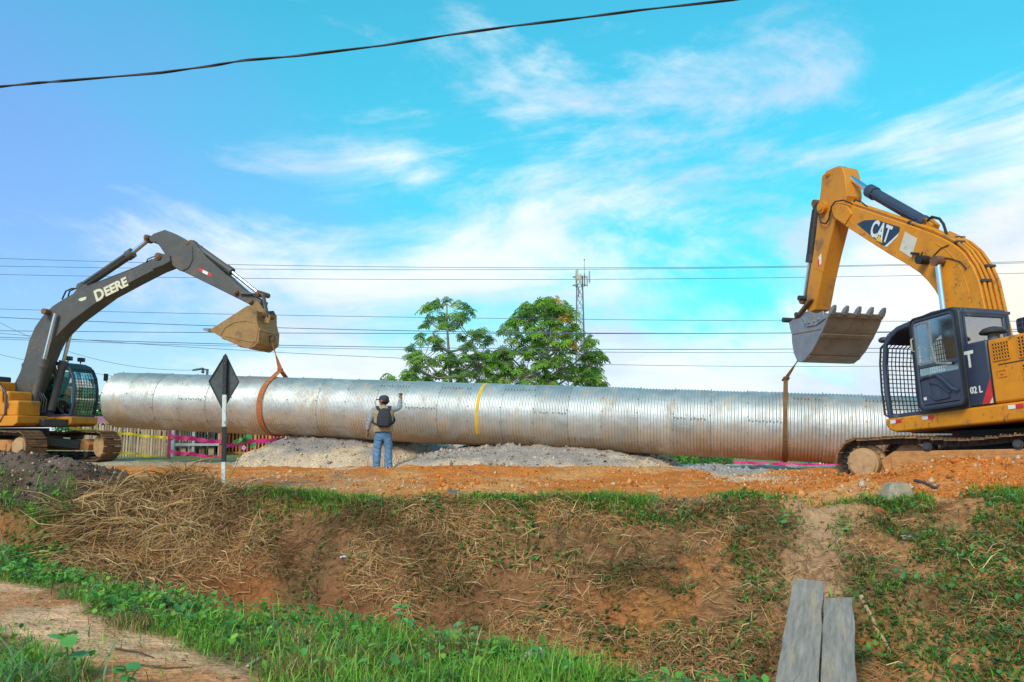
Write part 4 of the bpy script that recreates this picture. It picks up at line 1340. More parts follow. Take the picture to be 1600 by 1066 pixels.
def cat_machine():
    S = Vector((8.2, 14.2, -0.09)); ph = R(72); pt = R(42)
    FH = Matrix.Translation(S + Vector((0.27, 0.02, 0))) @ Matrix.Rotation(math.pi - ph, 4, 'Z') @ Matrix.Rotation(R(4.5), 4, 'Y')
    FT = Matrix.Translation(S) @ Matrix.Rotation(math.pi - pt, 4, 'Z') @ Matrix.Rotation(R(2.0), 4, 'Y')
    root = thing('excavator', tuple(S), 'yellow crawler excavator with dark blue open-door cab on orange clay, boom raised to the left', 'excavator', 'excavators lifting the pipe')
    # --- undercarriage
    crawler(root, FT, 1.19, 1, roller_gap=0.62)
    crawler(root, FT, -1.19, -1, roller_gap=0.62)
    undercarriage(root, FT)
    # --- house
    w = MB()
    pr = [(1.28, 1.28), (1.28, 1.16), (1.20, 1.07), (1.05, 1.02), (-1.1, 1.00), (-2.7, 1.02), (-2.7, 1.28)]
    w.prism([(x, 1.37, z) for x, z in pr], [(x, 0.95, z) for x, z in pr])
    w.build('side_rail', YEL, root, FH, bevel=0.035, seg=3)
    w = MB(); w.box((-0.6, -0.2, 1.14), (3.6, 2.2, 0.26)); w.build('turntable_deck', DARKST, root, FH, bevel=0.02)
    w = MB(); w.box((-0.80, 0.86, 1.80), (0.46, 0.98, 1.02)); front = w.build('service_panel', NAVY, root, FH, bevel=0.03)
    w = MB(); w.box((-1.79, 0.86, 1.79), (1.50, 1.0, 1.00)); side = w.build('engine_side_door', YEL, root, FH, bevel=0.04, seg=3)
    w = MB(); w.box((-1.86, 1.363, 1.88), (1.30, 0.012, 0.012)); w.box((-1.07, 1.363, 1.80), (0.010, 0.012, 0.96)); w.build('panel_gap', BLACK, side, FH, smooth=False)
    for x0, x1, z0, z1 in ((-1.14, -1.44, 1.95, 2.22), (-1.60, -2.05, 1.93, 2.24), (-1.62, -2.05, 1.60, 1.82), (-2.12, -2.45, 1.93, 2.24)):
        g = MB(); g.box(((x0 + x1) / 2, 1.362, (z0 + z1) / 2), (abs(x1 - x0), 0.008, z1 - z0))
        gg = g.build('grille_shade', BLACK, side, FH, smooth=False)  # flat black sheet stands for the shaded recess behind the bars
        g = mesh_guard(x1, x0, z0, z1, 1.37, int(abs(x1 - x0) / 0.05), int((z1 - z0) / 0.05), 0.017)
        g.build('grille_bars', YEL, side, FH, smooth=False)
    g = MB(); ring_prism(g, rrect(-1.34, -1.18, 1.68, 1.80, 0.01), rrect(-1.32, -1.20, 1.70, 1.78, 0.008), 1.358, 1.372); g.box((-1.26, 1.368, 1.74), (0.05, 0.02, 0.03)); g.build('latch', YEL, side, FH)
    w = MB(); w.box((-2.0, -0.35, 1.78), (1.5, 1.4, 0.98)); w.build('engine_hood', YEL, root, FH, bevel=0.05)
    pr = [(-2.55, 1.04), (-2.95, 1.12), (-3.05, 1.6), (-2.98, 2.15), (-2.55, 2.2)]
    w = MB(); w.prism([(x, 1.36, z) for x, z in pr], [(x, -1.36, z) for x, z in pr]); w.build('counterweight', YEL, root, FH, bevel=0.08, seg=3)
    w = MB(); w.box((0.2, -0.95, 1.65), (1.5, 0.8, 0.75)); w.build('fuel_tank', YEL, root, FH, bevel=0.04)
    # blue perforated hood guard on top
    w = MB(); w.box((-1.98, 0.85, 2.42), (0.9, 0.9, 0.24)); gd = w.build('hood_guard', NAVY, root, FH, bevel=0.05, seg=3)
    g = MB()
    for i in range(9):
        for j in range(3):
            g.box((-1.62 - 0.085 * i, 1.302, 2.35 + 0.075 * j), (0.055, 0.006, 0.05))
    g.build('guard_holes', mat('hole_dark', (0.012, 0.012, 0.014), 0.8), gd, FH, smooth=False)
    # mushroom air intake
    w = MB(); w.cyl((-0.92, 1.05, 2.28), (-0.92, 1.05, 2.46), 0.09, n=20); ai = w.build('air_intake', mat('intake_grey', (0.16, 0.14, 0.13), 0.6), root, FH)
    w = MB()
    prf = [(0.10, 2.43), (0.20, 2.44), (0.205, 2.47), (0.15, 2.52), (0.06, 2.545), (0.0, 2.55)]
    for i, (r_, z_) in enumerate(prf):
        for k in range(24):
            a = 2 * math.pi * k / 24; w.v.append((-0.92 + r_ * math.cos(a), 1.05 + r_ * math.sin(a), z_))
    w.f = [(i * 24 + k, i * 24 + (k + 1) % 24, (i + 1) * 24 + (k + 1) % 24, (i + 1) * 24 + k) for i in range(5) for k in range(24)]
    w.build('rain_cap', DARKST, ai, FH)
    # lettering and stripe on the dark panel (text reads from the left side: x runs backwards)

    def lettering(body, x, z, size, mtl, y=1.354, bold=0.004, sx=1.0):
        M = FH @ Matrix.Translation((x, y, z)) @ Matrix(((-1, 0, 0, 0), (0, 0, 1, 0), (0, 1, 0, 0), (0, 0, 0, 1)))
        text_mesh(body, size, M, 'lettering', mtl, front, 0.003, bold, sx)
    lettering('T', -0.60, 1.93, 0.36, WHITE, bold=0.012, sx=0.75)
    lettering('02 L', -0.62, 1.50, 0.15, WHITE, sx=0.88)
    w = MB(); st = [(-0.82, 1.31), (-0.96, 1.31), (-1.025, 1.40), (-1.025, 1.70)]
    w.prism([(x, 1.351, z) for x, z in st], [(x, 1.357, z) for x, z in st]); w.build('red_stripe', REDP, front, FH, smooth=False)
    w = MB(); st = [(-0.96, 1.31), (-1.025, 1.31), (-1.025, 1.40)]
    w.prism([(x, 1.352, z) for x, z in st], [(x, 1.358, z) for x, z in st]); w.build('white_stripe', CREAM, front, FH, smooth=False)
    for x in (1.02, 0.28, -1.42):
        reflector(root, FH, x, 1.374, 1.21)
    # --- cab
    w = MB(); cab_roof(w, 1.34, 0.30)
    cabf = w.build('cab_roof', NAVY, root, FH, bevel=0.02)
    w = MB()
    for y in (1.31, 0.33):
        w.tube([(1.20, y, 1.30), (1.235, y, 1.75), (1.21, y, 2.25), (1.13, y, 2.62), (1.0, y, 2.78)], 0.045, 8)
        w.bar((-0.54, y, 1.28), (-0.54, y, 2.9), 0.10, 0.09)
        w.bar((1.22, y, 1.31), (-0.58, y, 1.31), 0.08, 0.07)
    w.bar((0.30, 1.30, 1.3), (0.30, 1.30, 2.86), 0.07, 0.07)
    w.bar((0.30, 0.33, 1.3), (0.30, 0.33, 2.86), 0.05, 0.05)
    w.bar((1.21, 0.33, 1.31), (1.21, 1.31, 1.31), 0.06, 0.08)
    w.build('cab_frame', NAVY, cabf, FH, bevel=0.012)
    w = MB(); w.box((-0.555, 0.82, 1.62), (0.05, 0.94, 0.66)); w.box((-0.555, 0.82, 2.86), (0.06, 0.96, 0.14))
    w.box((-0.555, 1.27, 2.4), (0.06, 0.09, 0.9)); w.box((-0.555, 0.37, 2.4), (0.06, 0.09, 0.9))
    w.build('cab_rear_wall', NAVY, cabf, FH, bevel=0.015)
    w = MB(); w.box((-0.555, 0.82, 2.37), (0.012, 0.82, 0.86)); w.build('rear_pane', GLASS, cabf, FH)
    w = MB(); w.box((-0.12, 1.315, 1.62), (0.84, 0.03, 0.6)); w.build('rear_side_panel', NAVY, cabf, FH)
    w = MB(); w.box((0.33, 0.82, 1.315), (1.75, 0.94, 0.03)); w.build('cab_floor', DARKST, cabf, FH)
    w = MB(); w.box((0.75, 0.315, 1.45), (0.85, 0.02, 0.25)); w.build('right_panel', NAVY, cabf, FH)
    w = mesh_guard(0.36, 1.17, 1.40, 2.70, 0.29, 15, 15, 0.014)
    w.build('side_guard', BLACK, cabf, FH, smooth=False)
    # front guard bowed ahead of the cab
    w = MB()
    for y in np.linspace(0.34, 1.30, 12):
        w.tube([(1.22, y, 1.30), (1.34, y, 1.36), (1.36, y, 1.8), (1.33, y, 2.3), (1.27, y, 2.58), (1.12, y, 2.66)], 0.010 if 0.35 < y < 1.29 else 0.02, 6)
    for z, x in zip(np.linspace(1.38, 2.58, 16), np.interp(np.linspace(1.38, 2.58, 16), [1.36, 1.8, 2.3, 2.58], [1.345, 1.36, 1.33, 1.27])):
        w.bar((x, 0.34, z), (x, 1.30, z), 0.014, 0.014)
    w.build('front_guard', BLACK, cabf, FH, smooth=False)
    w = MB()
    w.ball((1.20, 1.30, 2.72), 0.07, 12, 8, (1.3, 1, 0.8)); w.tube([(1.05, 1.28, 2.78), (1.14, 1.30, 2.74)], 0.015, 6)
    w.build('work_lamp', DARKST, cabf, FH)
    # door swung back against the cab side
    D = FH @ Matrix.Translation((0.28, 1.40, 0)) @ Matrix.Rotation(R(-3), 4, 'Z')
    w = MB()
    outer = rrect(-0.92, 0.08, 1.34, 2.90, 0.10)
    inner = rrect(-0.86, 0.02, 1.40, 2.84, 0.08)
    ring_prism(w, outer, inner, 0.0, 0.05)
    door = w.build('door', NAVY, root, D, bevel=0.012)
    w = MB(); ring_prism(w, rrect(-0.95, 0.10, 1.32, 2.92, 0.13), rrect(-0.92, 0.075, 1.345, 2.895, 0.10), 0.005, 0.065); w.build('door_seal', BLACK, door, D)
    w = MB(); w.box((-0.42, 0.02, 1.66), (0.86, 0.03, 0.50)); w.box((-0.42, 0.025, 2.06), (0.88, 0.035, 0.06)); w.build('door_panel', NAVY, door, D, bevel=0.01)
    w = MB()
    w.tube([(-0.02, 0.045, 1.86), (-0.12, 0.05, 1.88), (-0.38, 0.05, 1.88), (-0.52, 0.05, 1.78), (-0.68, 0.05, 1.62), (-0.82, 0.05, 1.56)], 0.028, 8)
    w.tube([(-0.18, 0.045, 1.78), (-0.20, 0.045, 1.55), (-0.30, 0.045, 1.47), (-0.60, 0.045, 1.48), (-0.62, 0.045, 1.56), (-0.40, 0.045, 1.72), (-0.18, 0.045, 1.78)], 0.014, 8)
    w.build('door_moulding', NAVY, door, D)
    w = MB(); w.box((-0.42, 0.025, 2.46), (0.88, 0.010, 0.74)); w.build('door_pane', GLASS, door, D)
    w = MB(); w.box((-0.42, 0.022, 1.97), (0.88, 0.008, 0.14)); w.build('lower_pane', GLASS, door, D)
    w = MB(); w.bar((-0.36, 0.032, 2.10), (-0.28, 0.032, 2.82), 0.03, 0.02); ring_prism(w, rrect(-0.34, 0.02, 2.10, 2.82, 0.03), rrect(-0.31, -0.01, 2.13, 2.79, 0.02), 0.018, 0.042); w.build('sliding_window_frame', mat('alu_trim', (0.30, 0.30, 0.29), 0.45, 0.5), door, D)
    w = MB(); w.tube([(-0.42, 0.05, 2.06), (-0.46, 0.09, 2.06), (-0.70, 0.09, 2.02), (-0.74, 0.05, 2.02)], 0.02, 8); w.build('door_handle', mat('handle_grey', (0.22, 0.22, 0.22), 0.5), door, D)
    w = MB(); w.tube([(0.06, 0.05, 2.35), (0.06, 0.09, 2.36), (0.06, 0.09, 2.56), (0.06, 0.05, 2.57)], 0.014, 8); w.build('grab_bar', BEIGE, door, D)
    w = MB(); w.box((-0.06, 0.04, 1.52), (0.06, 0.006, 0.05)); w.build('sticker', WHITE, door, D)
    # interior
    w = MB(); w.box((0.0, 0.80, 1.58), (0.5, 0.5, 0.14)); w.box((-0.28, 0.80, 1.98), (0.14, 0.48, 0.75)); w.box((-0.28, 0.80, 2.45), (0.1, 0.26, 0.2)); w.build('operator_seat', SEATM, root, FH, bevel=0.04, seg=3)
    w = MB(); w.box((0.30, 1.08, 1.55), (0.34, 0.16, 0.42)); w.box((0.28, 0.52, 1.55), (0.5, 0.16, 0.42)); w.build('console', BEIGE, root, FH, bevel=0.03)
    for y in (1.08, 0.52):
        w = MB(); w.tube([(0.42, y, 1.74), (0.46, y, 1.88), (0.45, y, 1.97)], 0.014, 8); w.ball((0.45, y, 1.99), 0.032, 10, 6, (1, 1, 1.5)); w.build('joystick', BLACK, root, FH)
    w = MB()
    for y in (0.72, 0.86):
        w.tube([(0.85, y, 1.33), (0.82, y, 1.55), (0.74, y, 1.72), (0.70, y, 1.74)], 0.014, 8); w.box((0.88, y, 1.37), (0.16, 0.09, 0.03))
    w.build('travel_levers', BLACK, root, FH)

    # --- boom, stick and bucket in the working plane
    a = Vector((-math.cos(ph), math.sin(ph), 0)); l = Vector((-math.sin(ph), -math.cos(ph), 0))
    A = Arm(S, a, l)
    boom_pts = [(1297, 324), (1303, 314), (1327, 320), (1418, 351), (1456, 365), (1475, 374), (1490, 382), (1505, 395), (1520, 417), (1530, 440), (1535, 463),
                (1541, 490), (1552, 540), (1556, 580), (1545, 602), (1522, 600), (1502, 562), (1488, 520), (1474, 480), (1469, 468), (1460, 453), (1450, 440),
                (1437, 427), (1418, 414), (1390, 398), (1357, 377), (1315, 350), (1301, 338)]
    w = MB(); A.slab(w, boom_pts, 0.24, 0.48); bm_ = w.build('boom', YEL, root, bevel=0.015, ang=25)
    # raised edge seam along the outer curve of the side plate
    seam = [(1462, 380), (1478, 390), (1492, 405), (1504, 425), (1512, 450), (1517, 482)]
    w = MB(); w.tube([A.p(x, y, 0.242) for x, y in seam], 0.008, 6); w.build('weld_seam', YEL, bm_)
    w = MB(); A.slab(w, [(1299, 328), (1306, 318), (1324, 322), (1330, 334), (1320, 351), (1304, 341)], 0.27, 0.54); w.build('nose_plate', YEL, bm_, bevel=0.01)
    # oil pipes along the top and back of the boom
    edge = [A.p(x, y, 0.24) for x, y in boom_pts[2:14]]
    cen = sum((A.p(x, y, 0.24) for x, y in boom_pts), Vector()) / len(boom_pts)
    for off, lift, i0 in ((0.19, 0.05, 0), (0.09, 0.055, 0), (-0.03, 0.05, 2), (-0.14, 0.055, 2)):
        path = []
        for i in range(i0, len(edge)):
            t = (edge[min(i + 1, len(edge) - 1)] - edge[max(i - 1, 0)]).normalized(); nn = t.cross(l).normalized()
            if nn.dot(edge[i] - cen) < 0: nn = -nn
            path.append(edge[i] + nn * lift - l * (0.24 - off))
        w = MB(); w.tube(path, 0.027, 8); w.build('oil_pipe', YEL2, root)
        for i in (1, 4, 7, 9):
            if i < len(path):
                q = MB(); q.box(path[i], (0.09, 0.09, 0.05)); q.build('pipe_clip', DARKST, root, bevel=0.008)
    w = MB(); w.bar(A.p(1532, 486, 0.26), A.p(1552, 484, 0.0), 0.07, 0.06); w.build('pipe_clamp', RUST, root, bevel=0.01)
    for off in (0.10, -0.08):
        w = MB(); w.tube([A.p(x, y, off) for x, y in ((1449, 345), (1456, 339), (1468, 342), (1474, 350), (1478, 362), (1481, 370))], 0.026, 8); w.build('hose', BLACK, root)
    w = MB(); w.tube([A.p(x, y, 0.2) for x, y in ((1331, 320), (1336, 312), (1345, 315), (1356, 324))], 0.014, 6); w.build('hose_bracket', BLACK, root)
    w = MB(); w.tube([A.p(x, y, 0.29) for x, y in ((1294, 345), (1297, 335), (1299, 323), (1305, 315), (1318, 313), (1330, 318))], 0.016, 8); w.build('hose', BLACK, root)
    w = MB(); w.tube([A.p(x, y, 0.27) for x, y in ((1277, 321), (1279, 335), (1283, 348), (1290, 350), (1295, 343), (1297, 330))], 0.018, 8); w.build('hose', BLACK, root)
    w = MB(); w.tube([A.p(x, y, 0.255) for x, y in ((1434, 402), (1444, 407), (1456, 402), (1470, 388), (1482, 383))], 0.009, 6)
    w.tube([A.p(x, y, 0.255) for x, y in ((1468, 402), (1485, 404), (1500, 409), (1510, 420))], 0.009, 6); w.build('lamp_wire', BLACK, root)
    w = MB(); w.bar(A.p(1424, 396, 0.29), A.p(1435, 397, 0.29), 0.06, 0.05); w.bar(A.p(1437, 402, 0.26), A.p(1442, 393, 0.26), 0.02, 0.02); w.build('boom_lamp', BLACK, root, bevel=0.01)

    stick_pts = [(1284, 275), (1296, 265), (1307, 260), (1316, 262), (1320, 275), (1323, 306), (1315, 334), (1305, 345), (1291, 400), (1282, 440), (1274, 484),
                 (1262, 489), (1259, 475), (1262, 454), (1270, 400), (1275, 362), (1279, 320), (1282, 299)]
    w = MB(); A.slab(w, stick_pts, 0.20, 0.40); stk = w.build('stick', mat('stick_yellow', (0.64, 0.235, 0.014), 0.55, var=0.14, scale=3, dirt=(0.24, 0.125, 0.05), damt=0.52, dscale=1.5), root, bevel=0.015, ang=25)
    for px_, py_, r_ in ((1306, 273, 0.07), (1300, 326, 0.13)):
        pin(root, A, px_, py_, 0, 0.30 if r_ > .1 else 0.22, r_, YEL2)
    w = MB(); w.tube([A.p(x, y, 0.203) for x, y in ((1272, 418), (1279, 421), (1287, 425))], 0.006, 4); w.build('weld_seam', YEL2, stk)
    w = MB(); A.slab(w, [(1279, 402), (1283, 396), (1283, 412), (1279, 416)], 0.206, 0.008); w.build('warning_sticker', WHITE, stk)
    w = MB(); A.slab(w, [(1278, 405), (1280, 405), (1280, 416), (1278, 416)], 0.208, 0.008); w.build('red_sticker', REDP, stk)
    cylinder_ram(root, A, (1447, 349), (1360, 299), (1315, 268), 0.0, 0.115, 0.062, NAVY, 'arm_cylinder')
    w = MB(); A.slab(w, [(1436, 352), (1446, 341), (1456, 350), (1452, 364)], 0.10, 0.20); w.build('cylinder_bracket', YEL2, root, bevel=0.01)
    for off in (0.34, -0.34):
        cylinder_ram(root, A, (1496, 600), (1477, 505), (1465, 408), off, 0.10, 0.055, NAVY, 'boom_cylinder')
    w = MB(); c = A.p(1465, 408, 0); w.cyl(c - l * 0.45, c + l * 0.45, 0.085, n=20); w.build('boom_cylinder_pin', BLACK, root)
    cylinder_ram(root, A, (1277, 318), (1266, 408), (1257, 470), 0.0, 0.085, 0.05, DARKST, 'bucket_cylinder')
    for off in (0.26, -0.26):
        w = MB(); w.bar(A.p(1268, 467, off), A.p(1243, 501, off), 0.07, 0.13, up=l); lk = w.build('link_arm', RUST, root, bevel=0.02)
    w = MB()
    for q in ((1268, 467), (1243, 501), (1263, 493)):
        c = A.p(*q, 0); w.cyl(c - l * 0.34, c + l * 0.34, 0.06, n=16)
    w.build('link_pins', DARKST, root)
    prof = [(1295, 491), (1289, 508), (1281, 525), (1270, 546), (1260, 559), (1252, 566), (1245, 563), (1240, 551), (1237.5, 535), (1237, 523), (1234, 512), (1233, 504), (1239, 500), (1262, 494), (1287, 488)]
    d_lip = A.p(1302, 474, 0.66) - A.p(1295, 491, 0.66)
    bk, bpts = bucket(root, A, prof, 0.66, 1.38, BUCKET, BSIDE, 5, 0.20, 2, d_lip)
    w = MB(); A.slab(w, [(1251, 495), (1269, 493), (1286, 486), (1288, 498), (1275, 508), (1260, 511)], 0.69, 0.03); w.build('side_cutter', BSIDE, bk, bevel=0.008)
    for x, y in ((1258, 505), (1264, 504), (1273, 502), (1279, 499)):
        c = A.p(x, y, 0.69); w = MB(); w.cyl(c, c + l * 0.03, 0.03, 0.022, n=8); w.build('bolt', BSIDE, bk)
    w = MB(); w.tube([A.p(x, y, 0.665) for x, y in ((1239, 522), (1262, 518), (1283, 514))], 0.012, 6); w.build('weld_seam', BUCKET2, bk)
    for off in (0.24, -0.20):
        w = MB(); A.slab(w, [(1232, 506), (1244, 493), (1262, 486), (1272, 490), (1268, 505), (1240, 520)], off, 0.05); w.build('bucket_ear', BSIDE, bk, bevel=0.01)
    # --- boom decals
    w = MB(); A.slab(w, [(1339, 350), (1350, 344.5), (1368, 343.5), (1406, 355), (1405, 362), (1384, 384), (1378, 383)], 0.246, 0.005); dec = w.build('boom_decal', mat('decal_navy', (0.018, 0.045, 0.085), 0.4, var=0.1), root, smooth=False)
    w = MB(); A.slab(w, [(1405, 364), (1402, 370), (1386, 386), (1382, 385)], 0.249, 0.005); w.build('white_flash', WHITE, dec, smooth=False)
    P0 = A.p(1358, 367, 0.248); X = (A.p(1386, 379, 0.248) - P0).normalized(); Y = (A.p(1364, 347, 0.248) - P0); Y = (Y - X * Y.dot(X)).normalized()
    Z = X.cross(Y)
    TM = Matrix(((X.x, Y.x, Z.x, P0.x), (X.y, Y.y, Z.y, P0.y), (X.z, Y.z, Z.z, P0.z), (0, 0, 0, 1)))
    w_len = (A.p(1386, 379, 0.248) - P0).length
    text_mesh('CAT', 0.46, TM, 'lettering', WHITE, dec, 0.004, 0.012, 0.62)
    w = MB(); A.slab(w, [(1368, 375.5), (1374, 367.5), (1379, 380)], 0.257, 0.004); w.build('yellow_triangle', mat('decal_yellow', (0.80, 0.50, 0.02), 0.5), dec, smooth=False)
    w = MB(); A.slab(w, [(1414, 362), (1433, 373), (1424, 403), (1405, 391)], 0.246, 0.004)
    w.build('paper_poster', mat('poster_paper', (0.66, 0.60, 0.48), 0.8, var=0.1, scale=5, dirt=(0.28, 0.27, 0.25), damt=0.42, dscale=4), dec, smooth=False)
    return root, A, FH


def deere_machine():
    phh = R(13.5); pt = R(24)
    hook = at_y(425, 535, 22.2)
    a = Vector((math.cos(phh), -math.sin(phh), 0)); l = Vector((math.sin(phh), math.cos(phh), 0))   # machine's left: away from the camera
    r_ = 7.75
    S = Vector((hook.x, hook.y, 0)) - a * r_
    S.z = 0.0
    FH = Matrix.Translation(S) @ Matrix.Rotation(-phh, 4, 'Z') @ Matrix.Rotation(R(-0.5), 4, 'Y')
    FT = Matrix.Translation(S) @ Matrix.Rotation(-pt, 4, 'Z')
    root = thing('excavator', tuple(S), 'dark grey boomed crawler excavator with orange body and round glazed cab at the left', 'excavator', 'excavators lifting the pipe')
    crawler(root, FT, 1.19, 1)
    crawler(root, FT, -1.19, -1)
    undercarriage(root, FT)
    # house: the machine's right side (-y) faces the camera
    w = MB()
    pr = [(1.30, 1.30), (1.30, 1.10), (1.15, 1.02), (-2.6, 1.02), (-2.6, 1.30)]
    w.prism([(x, 1.36, z) for x, z in pr], [(x, 0.30, z) for x, z in pr]); w.build('cab_deck', YEL2, root, FH, bevel=0.02)
    w = MB(); w.prism([(x - (0.25 if x > 0 else 0), -1.36, z) for x, z in pr], [(x - (0.25 if x > 0 else 0), -0.30, z) for x, z in pr]); rl = w.build('side_rail', YEL2, root, FH, bevel=0.02)
    w = MB(); w.box((-0.6, 0, 1.12), (3.6, 1.2, 0.2)); w.build('turntable_deck', DARKST, root, FH, bevel=0.02)
    w = MB(); w.box((-0.10, -0.90, 1.63), (1.55, 0.84, 0.68)); tk = w.build('fuel_tank', YEL2, root, FH, bevel=0.06, seg=3)
    w = MB(); w.box((0.82, -0.92, 1.50), (0.36, 0.80, 0.42)); w.build('tool_box', YEL2, root, FH, bevel=0.05, seg=3)
    w = MB(); w.box((-0.35, -0.90, 2.10), (1.0, 0.74, 0.30)); w.build('filter_cover', YEL2, root, FH, bevel=0.05)
    w = MB(); w.box((-1.65, -0.1, 1.75), (1.7, 2.6, 0.95)); w.build('engine_hood', YEL2, root, FH, bevel=0.06)
    w = MB(); w.box((-0.75, -0.85, 2.34), (1.2, 0.9, 0.16)); w.build('hood_top', NAVY, root, FH, bevel=0.04)
    w = MB(); w.box((-2.55, 0, 1.65), (0.5, 2.7, 1.1)); w.build('counterweight', YEL2, root, FH, bevel=0.1, seg=3)
    w = MB(); w.cyl((-1.0, -0.5, 2.4), (-1.0, -0.5, 2.62), 0.06, n=14); w.cyl((-1.0, -0.5, 2.62), (-1.0, -0.5, 2.68), 0.17, 0.13, n=18); w.build('air_intake', DARKST, root, FH)
    w = MB()
    w.tube([(-0.62, -1.34, 2.95), (-0.55, -1.34, 3.02), (-0.48, -1.34, 2.98), (0.55, -1.34, 1.98), (0.62, -1.34, 1.85), (0.62, -1.34, 1.35)], 0.028, 8)
    w.tube([(0.62, -1.34, 1.35), (0.50, -1.36, 1.15), (0.28, -1.36, 1.10)], 0.028, 8)
    w.build('handrail', NAVY, root, FH)
    w = MB(); w.tube([(-0.35, -1.34, 1.97), (-0.32, -1.36, 2.10), (0.42, -1.36, 2.10), (0.50, -1.36, 1.95), (0.52, -1.36, 1.70)], 0.03, 8); w.build('handrail', YEL2, root, FH)
    reflector(root, FH, -0.25, -1.368, 1.22, 0.5, 0.09)
    text_mesh('E', 0.18, FH @ Matrix.Translation((0.62, -1.345, 1.52)) @ Matrix(((1, 0, 0, 0), (0, 0, -1, 0), (0, 1, 0, 0), (0, 0, 0, 1))), 'lettering', DARKST, root, 0.003, 0.006)
    # --- rounded cab
    w = MB(); cab_roof(w, 1.34, 0.36); cabf = w.build('cab_roof', DARKST, root, FH, bevel=0.02)
    pc = [(1.18, 1.32), (1.27, 1.7), (1.27, 2.1), (1.20, 2.45), (1.08, 2.68), (0.92, 2.80)]
    w = MB()
    for y in (1.31, 0.39):
        w.tube([(x, y, z) for x, z in pc], 0.05, 8)
        w.tube([(0.52, y, 1.32), (0.66, y, 1.8), (0.70, y, 2.2), (0.60, y, 2.6), (0.50, y, 2.82)], 0.06, 8)
        w.bar((-0.52, y, 1.3), (-0.52, y, 2.88), 0.1, 0.1)
        w.bar((1.18, y, 1.33), (-0.56, y, 1.33), 0.09, 0.08)
    w.bar((1.19, 0.39, 1.33), (1.19, 1.31, 1.33), 0.07, 0.09)
    w.build('cab_frame', NAVY, cabf, FH, bevel=0.012)
    w = MB(); w.box((-0.53, 0.85, 1.95), (0.04, 0.9, 1.3)); w.build('cab_rear_wall', NAVY, cabf, FH)
    for y, nm in ((0.375, 'right_pane'), (1.325, 'left_pane')):
        w = MB(); w.prism([(x, y, z) for x, z in rrect(-0.45, 0.60, 1.65, 2.78, 0.2)], [(x, y + 0.01, z) for x, z in rrect(-0.45, 0.60, 1.65, 2.78, 0.2)]); w.build(nm, GLASS2, cabf, FH)
        w = MB(); w.prism([(x, y, z) for x, z in rrect(0.74, 1.18, 1.5, 2.6, 0.15)], [(x, y + 0.01, z) for x, z in rrect(0.74, 1.18, 1.5, 2.6, 0.15)]); w.build('quarter_pane', GLASS2, cabf, FH)
        w = MB(); w.prism([(-0.52, y - 0.01, 1.34), (0.60, y - 0.01, 1.34), (0.64, y - 0.01, 1.80), (0.3, y - 0.01, 1.62), (-0.2, y - 0.01, 1.66), (-0.52, y - 0.01, 1.9)],
                          [(-0.52, y + 0.02, 1.34), (0.60, y + 0.02, 1.34), (0.64, y + 0.02, 1.80), (0.3, y + 0.02, 1.62), (-0.2, y + 0.02, 1.66), (-0.52, y + 0.02, 1.9)]); w.build('lower_panel', NAVY, cabf, FH)
    w = MB(); w.box((0.05, 0.85, 1.35), (1.2, 0.9, 0.03)); w.build('cab_floor', DARKST, cabf, FH)
    # curved windscreen with grid guard
    w = MB(); zz = np.linspace(1.38, 2.72, 12); xx = np.interp(zz, [p[1] for p in pc], [p[0] for p in pc])
    for x, z in zip(xx, zz):
        for y in (0.42, 1.28):
            w.v.append((x + 0.01, y, z))
    w.f = [(2 * i, 2 * i + 1, 2 * i + 3, 2 * i + 2) for i in range(11)]
    w.build('windscreen', GLASS2, cabf, FH)
    w = MB()
    for y in np.linspace(0.42, 1.28, 9):
        w.tube([(x + 0.06, y, z) for x, z in zip(xx, zz)], 0.006, 5)
    for z, x in zip(np.linspace(1.40, 2.70, 15), np.interp(np.linspace(1.40, 2.70, 15), zz, xx)):
        w.bar((x + 0.06, 0.40, z), (x + 0.06, 1.30, z), 0.009, 0.009)
    w.build('front_guard', BLACK, cabf, FH, smooth=False)
    for y in (0.62, 1.12):
        w = MB(); w.cyl((0.80, y, 2.90), (0.80, y, 2.97), 0.02, n=8); w.box((0.82, y, 3.02), (0.12, 0.20, 0.12)); w.cyl((0.88, y, 3.02), (0.90, y, 3.02), 0.06, n=14); w.build('roof_lamp', DARKST, root, FH, bevel=0.015)
    w = MB(); w.tube([(1.10, 1.34, 1.45), (1.42, 1.42, 1.50), (1.50, 1.45, 2.0), (1.46, 1.45, 2.48), (1.40, 1.42, 2.58)], 0.018, 6); w.box((1.44, 1.45, 2.50), (0.05, 0.14, 0.22)); w.build('mirror', BLACK, root, FH)
    w = MB(); w.prism([(0.52, 0.34, 2.58), (0.62, 0.34, 2.40), (0.70, 0.34, 2.10), (0.74, 0.34, 2.10), (0.72, 0.34, 2.50), (0.56, 0.34, 2.86), (0.30, 0.34, 2.92), (0.3, 0.34, 2.86)],
                      [(0.52, 0.36, 2.58), (0.62, 0.36, 2.40), (0.70, 0.36, 2.10), (0.74, 0.36, 2.10), (0.72, 0.36, 2.50), (0.56, 0.36, 2.86), (0.30, 0.36, 2.92), (0.3, 0.36, 2.86)]); w.build('roof_trim', YEL2, cabf, FH)
    w = MB(); w.box((0.0, 0.85, 1.6), (0.5, 0.5, 0.14)); w.box((-0.27, 0.85, 2.0), (0.14, 0.48, 0.75)); w.build('operator_seat', SEATM, root, FH, bevel=0.04)

    A = Arm(S, a, -l)       # near side of the arm is the machine's right
    n_ = A.l
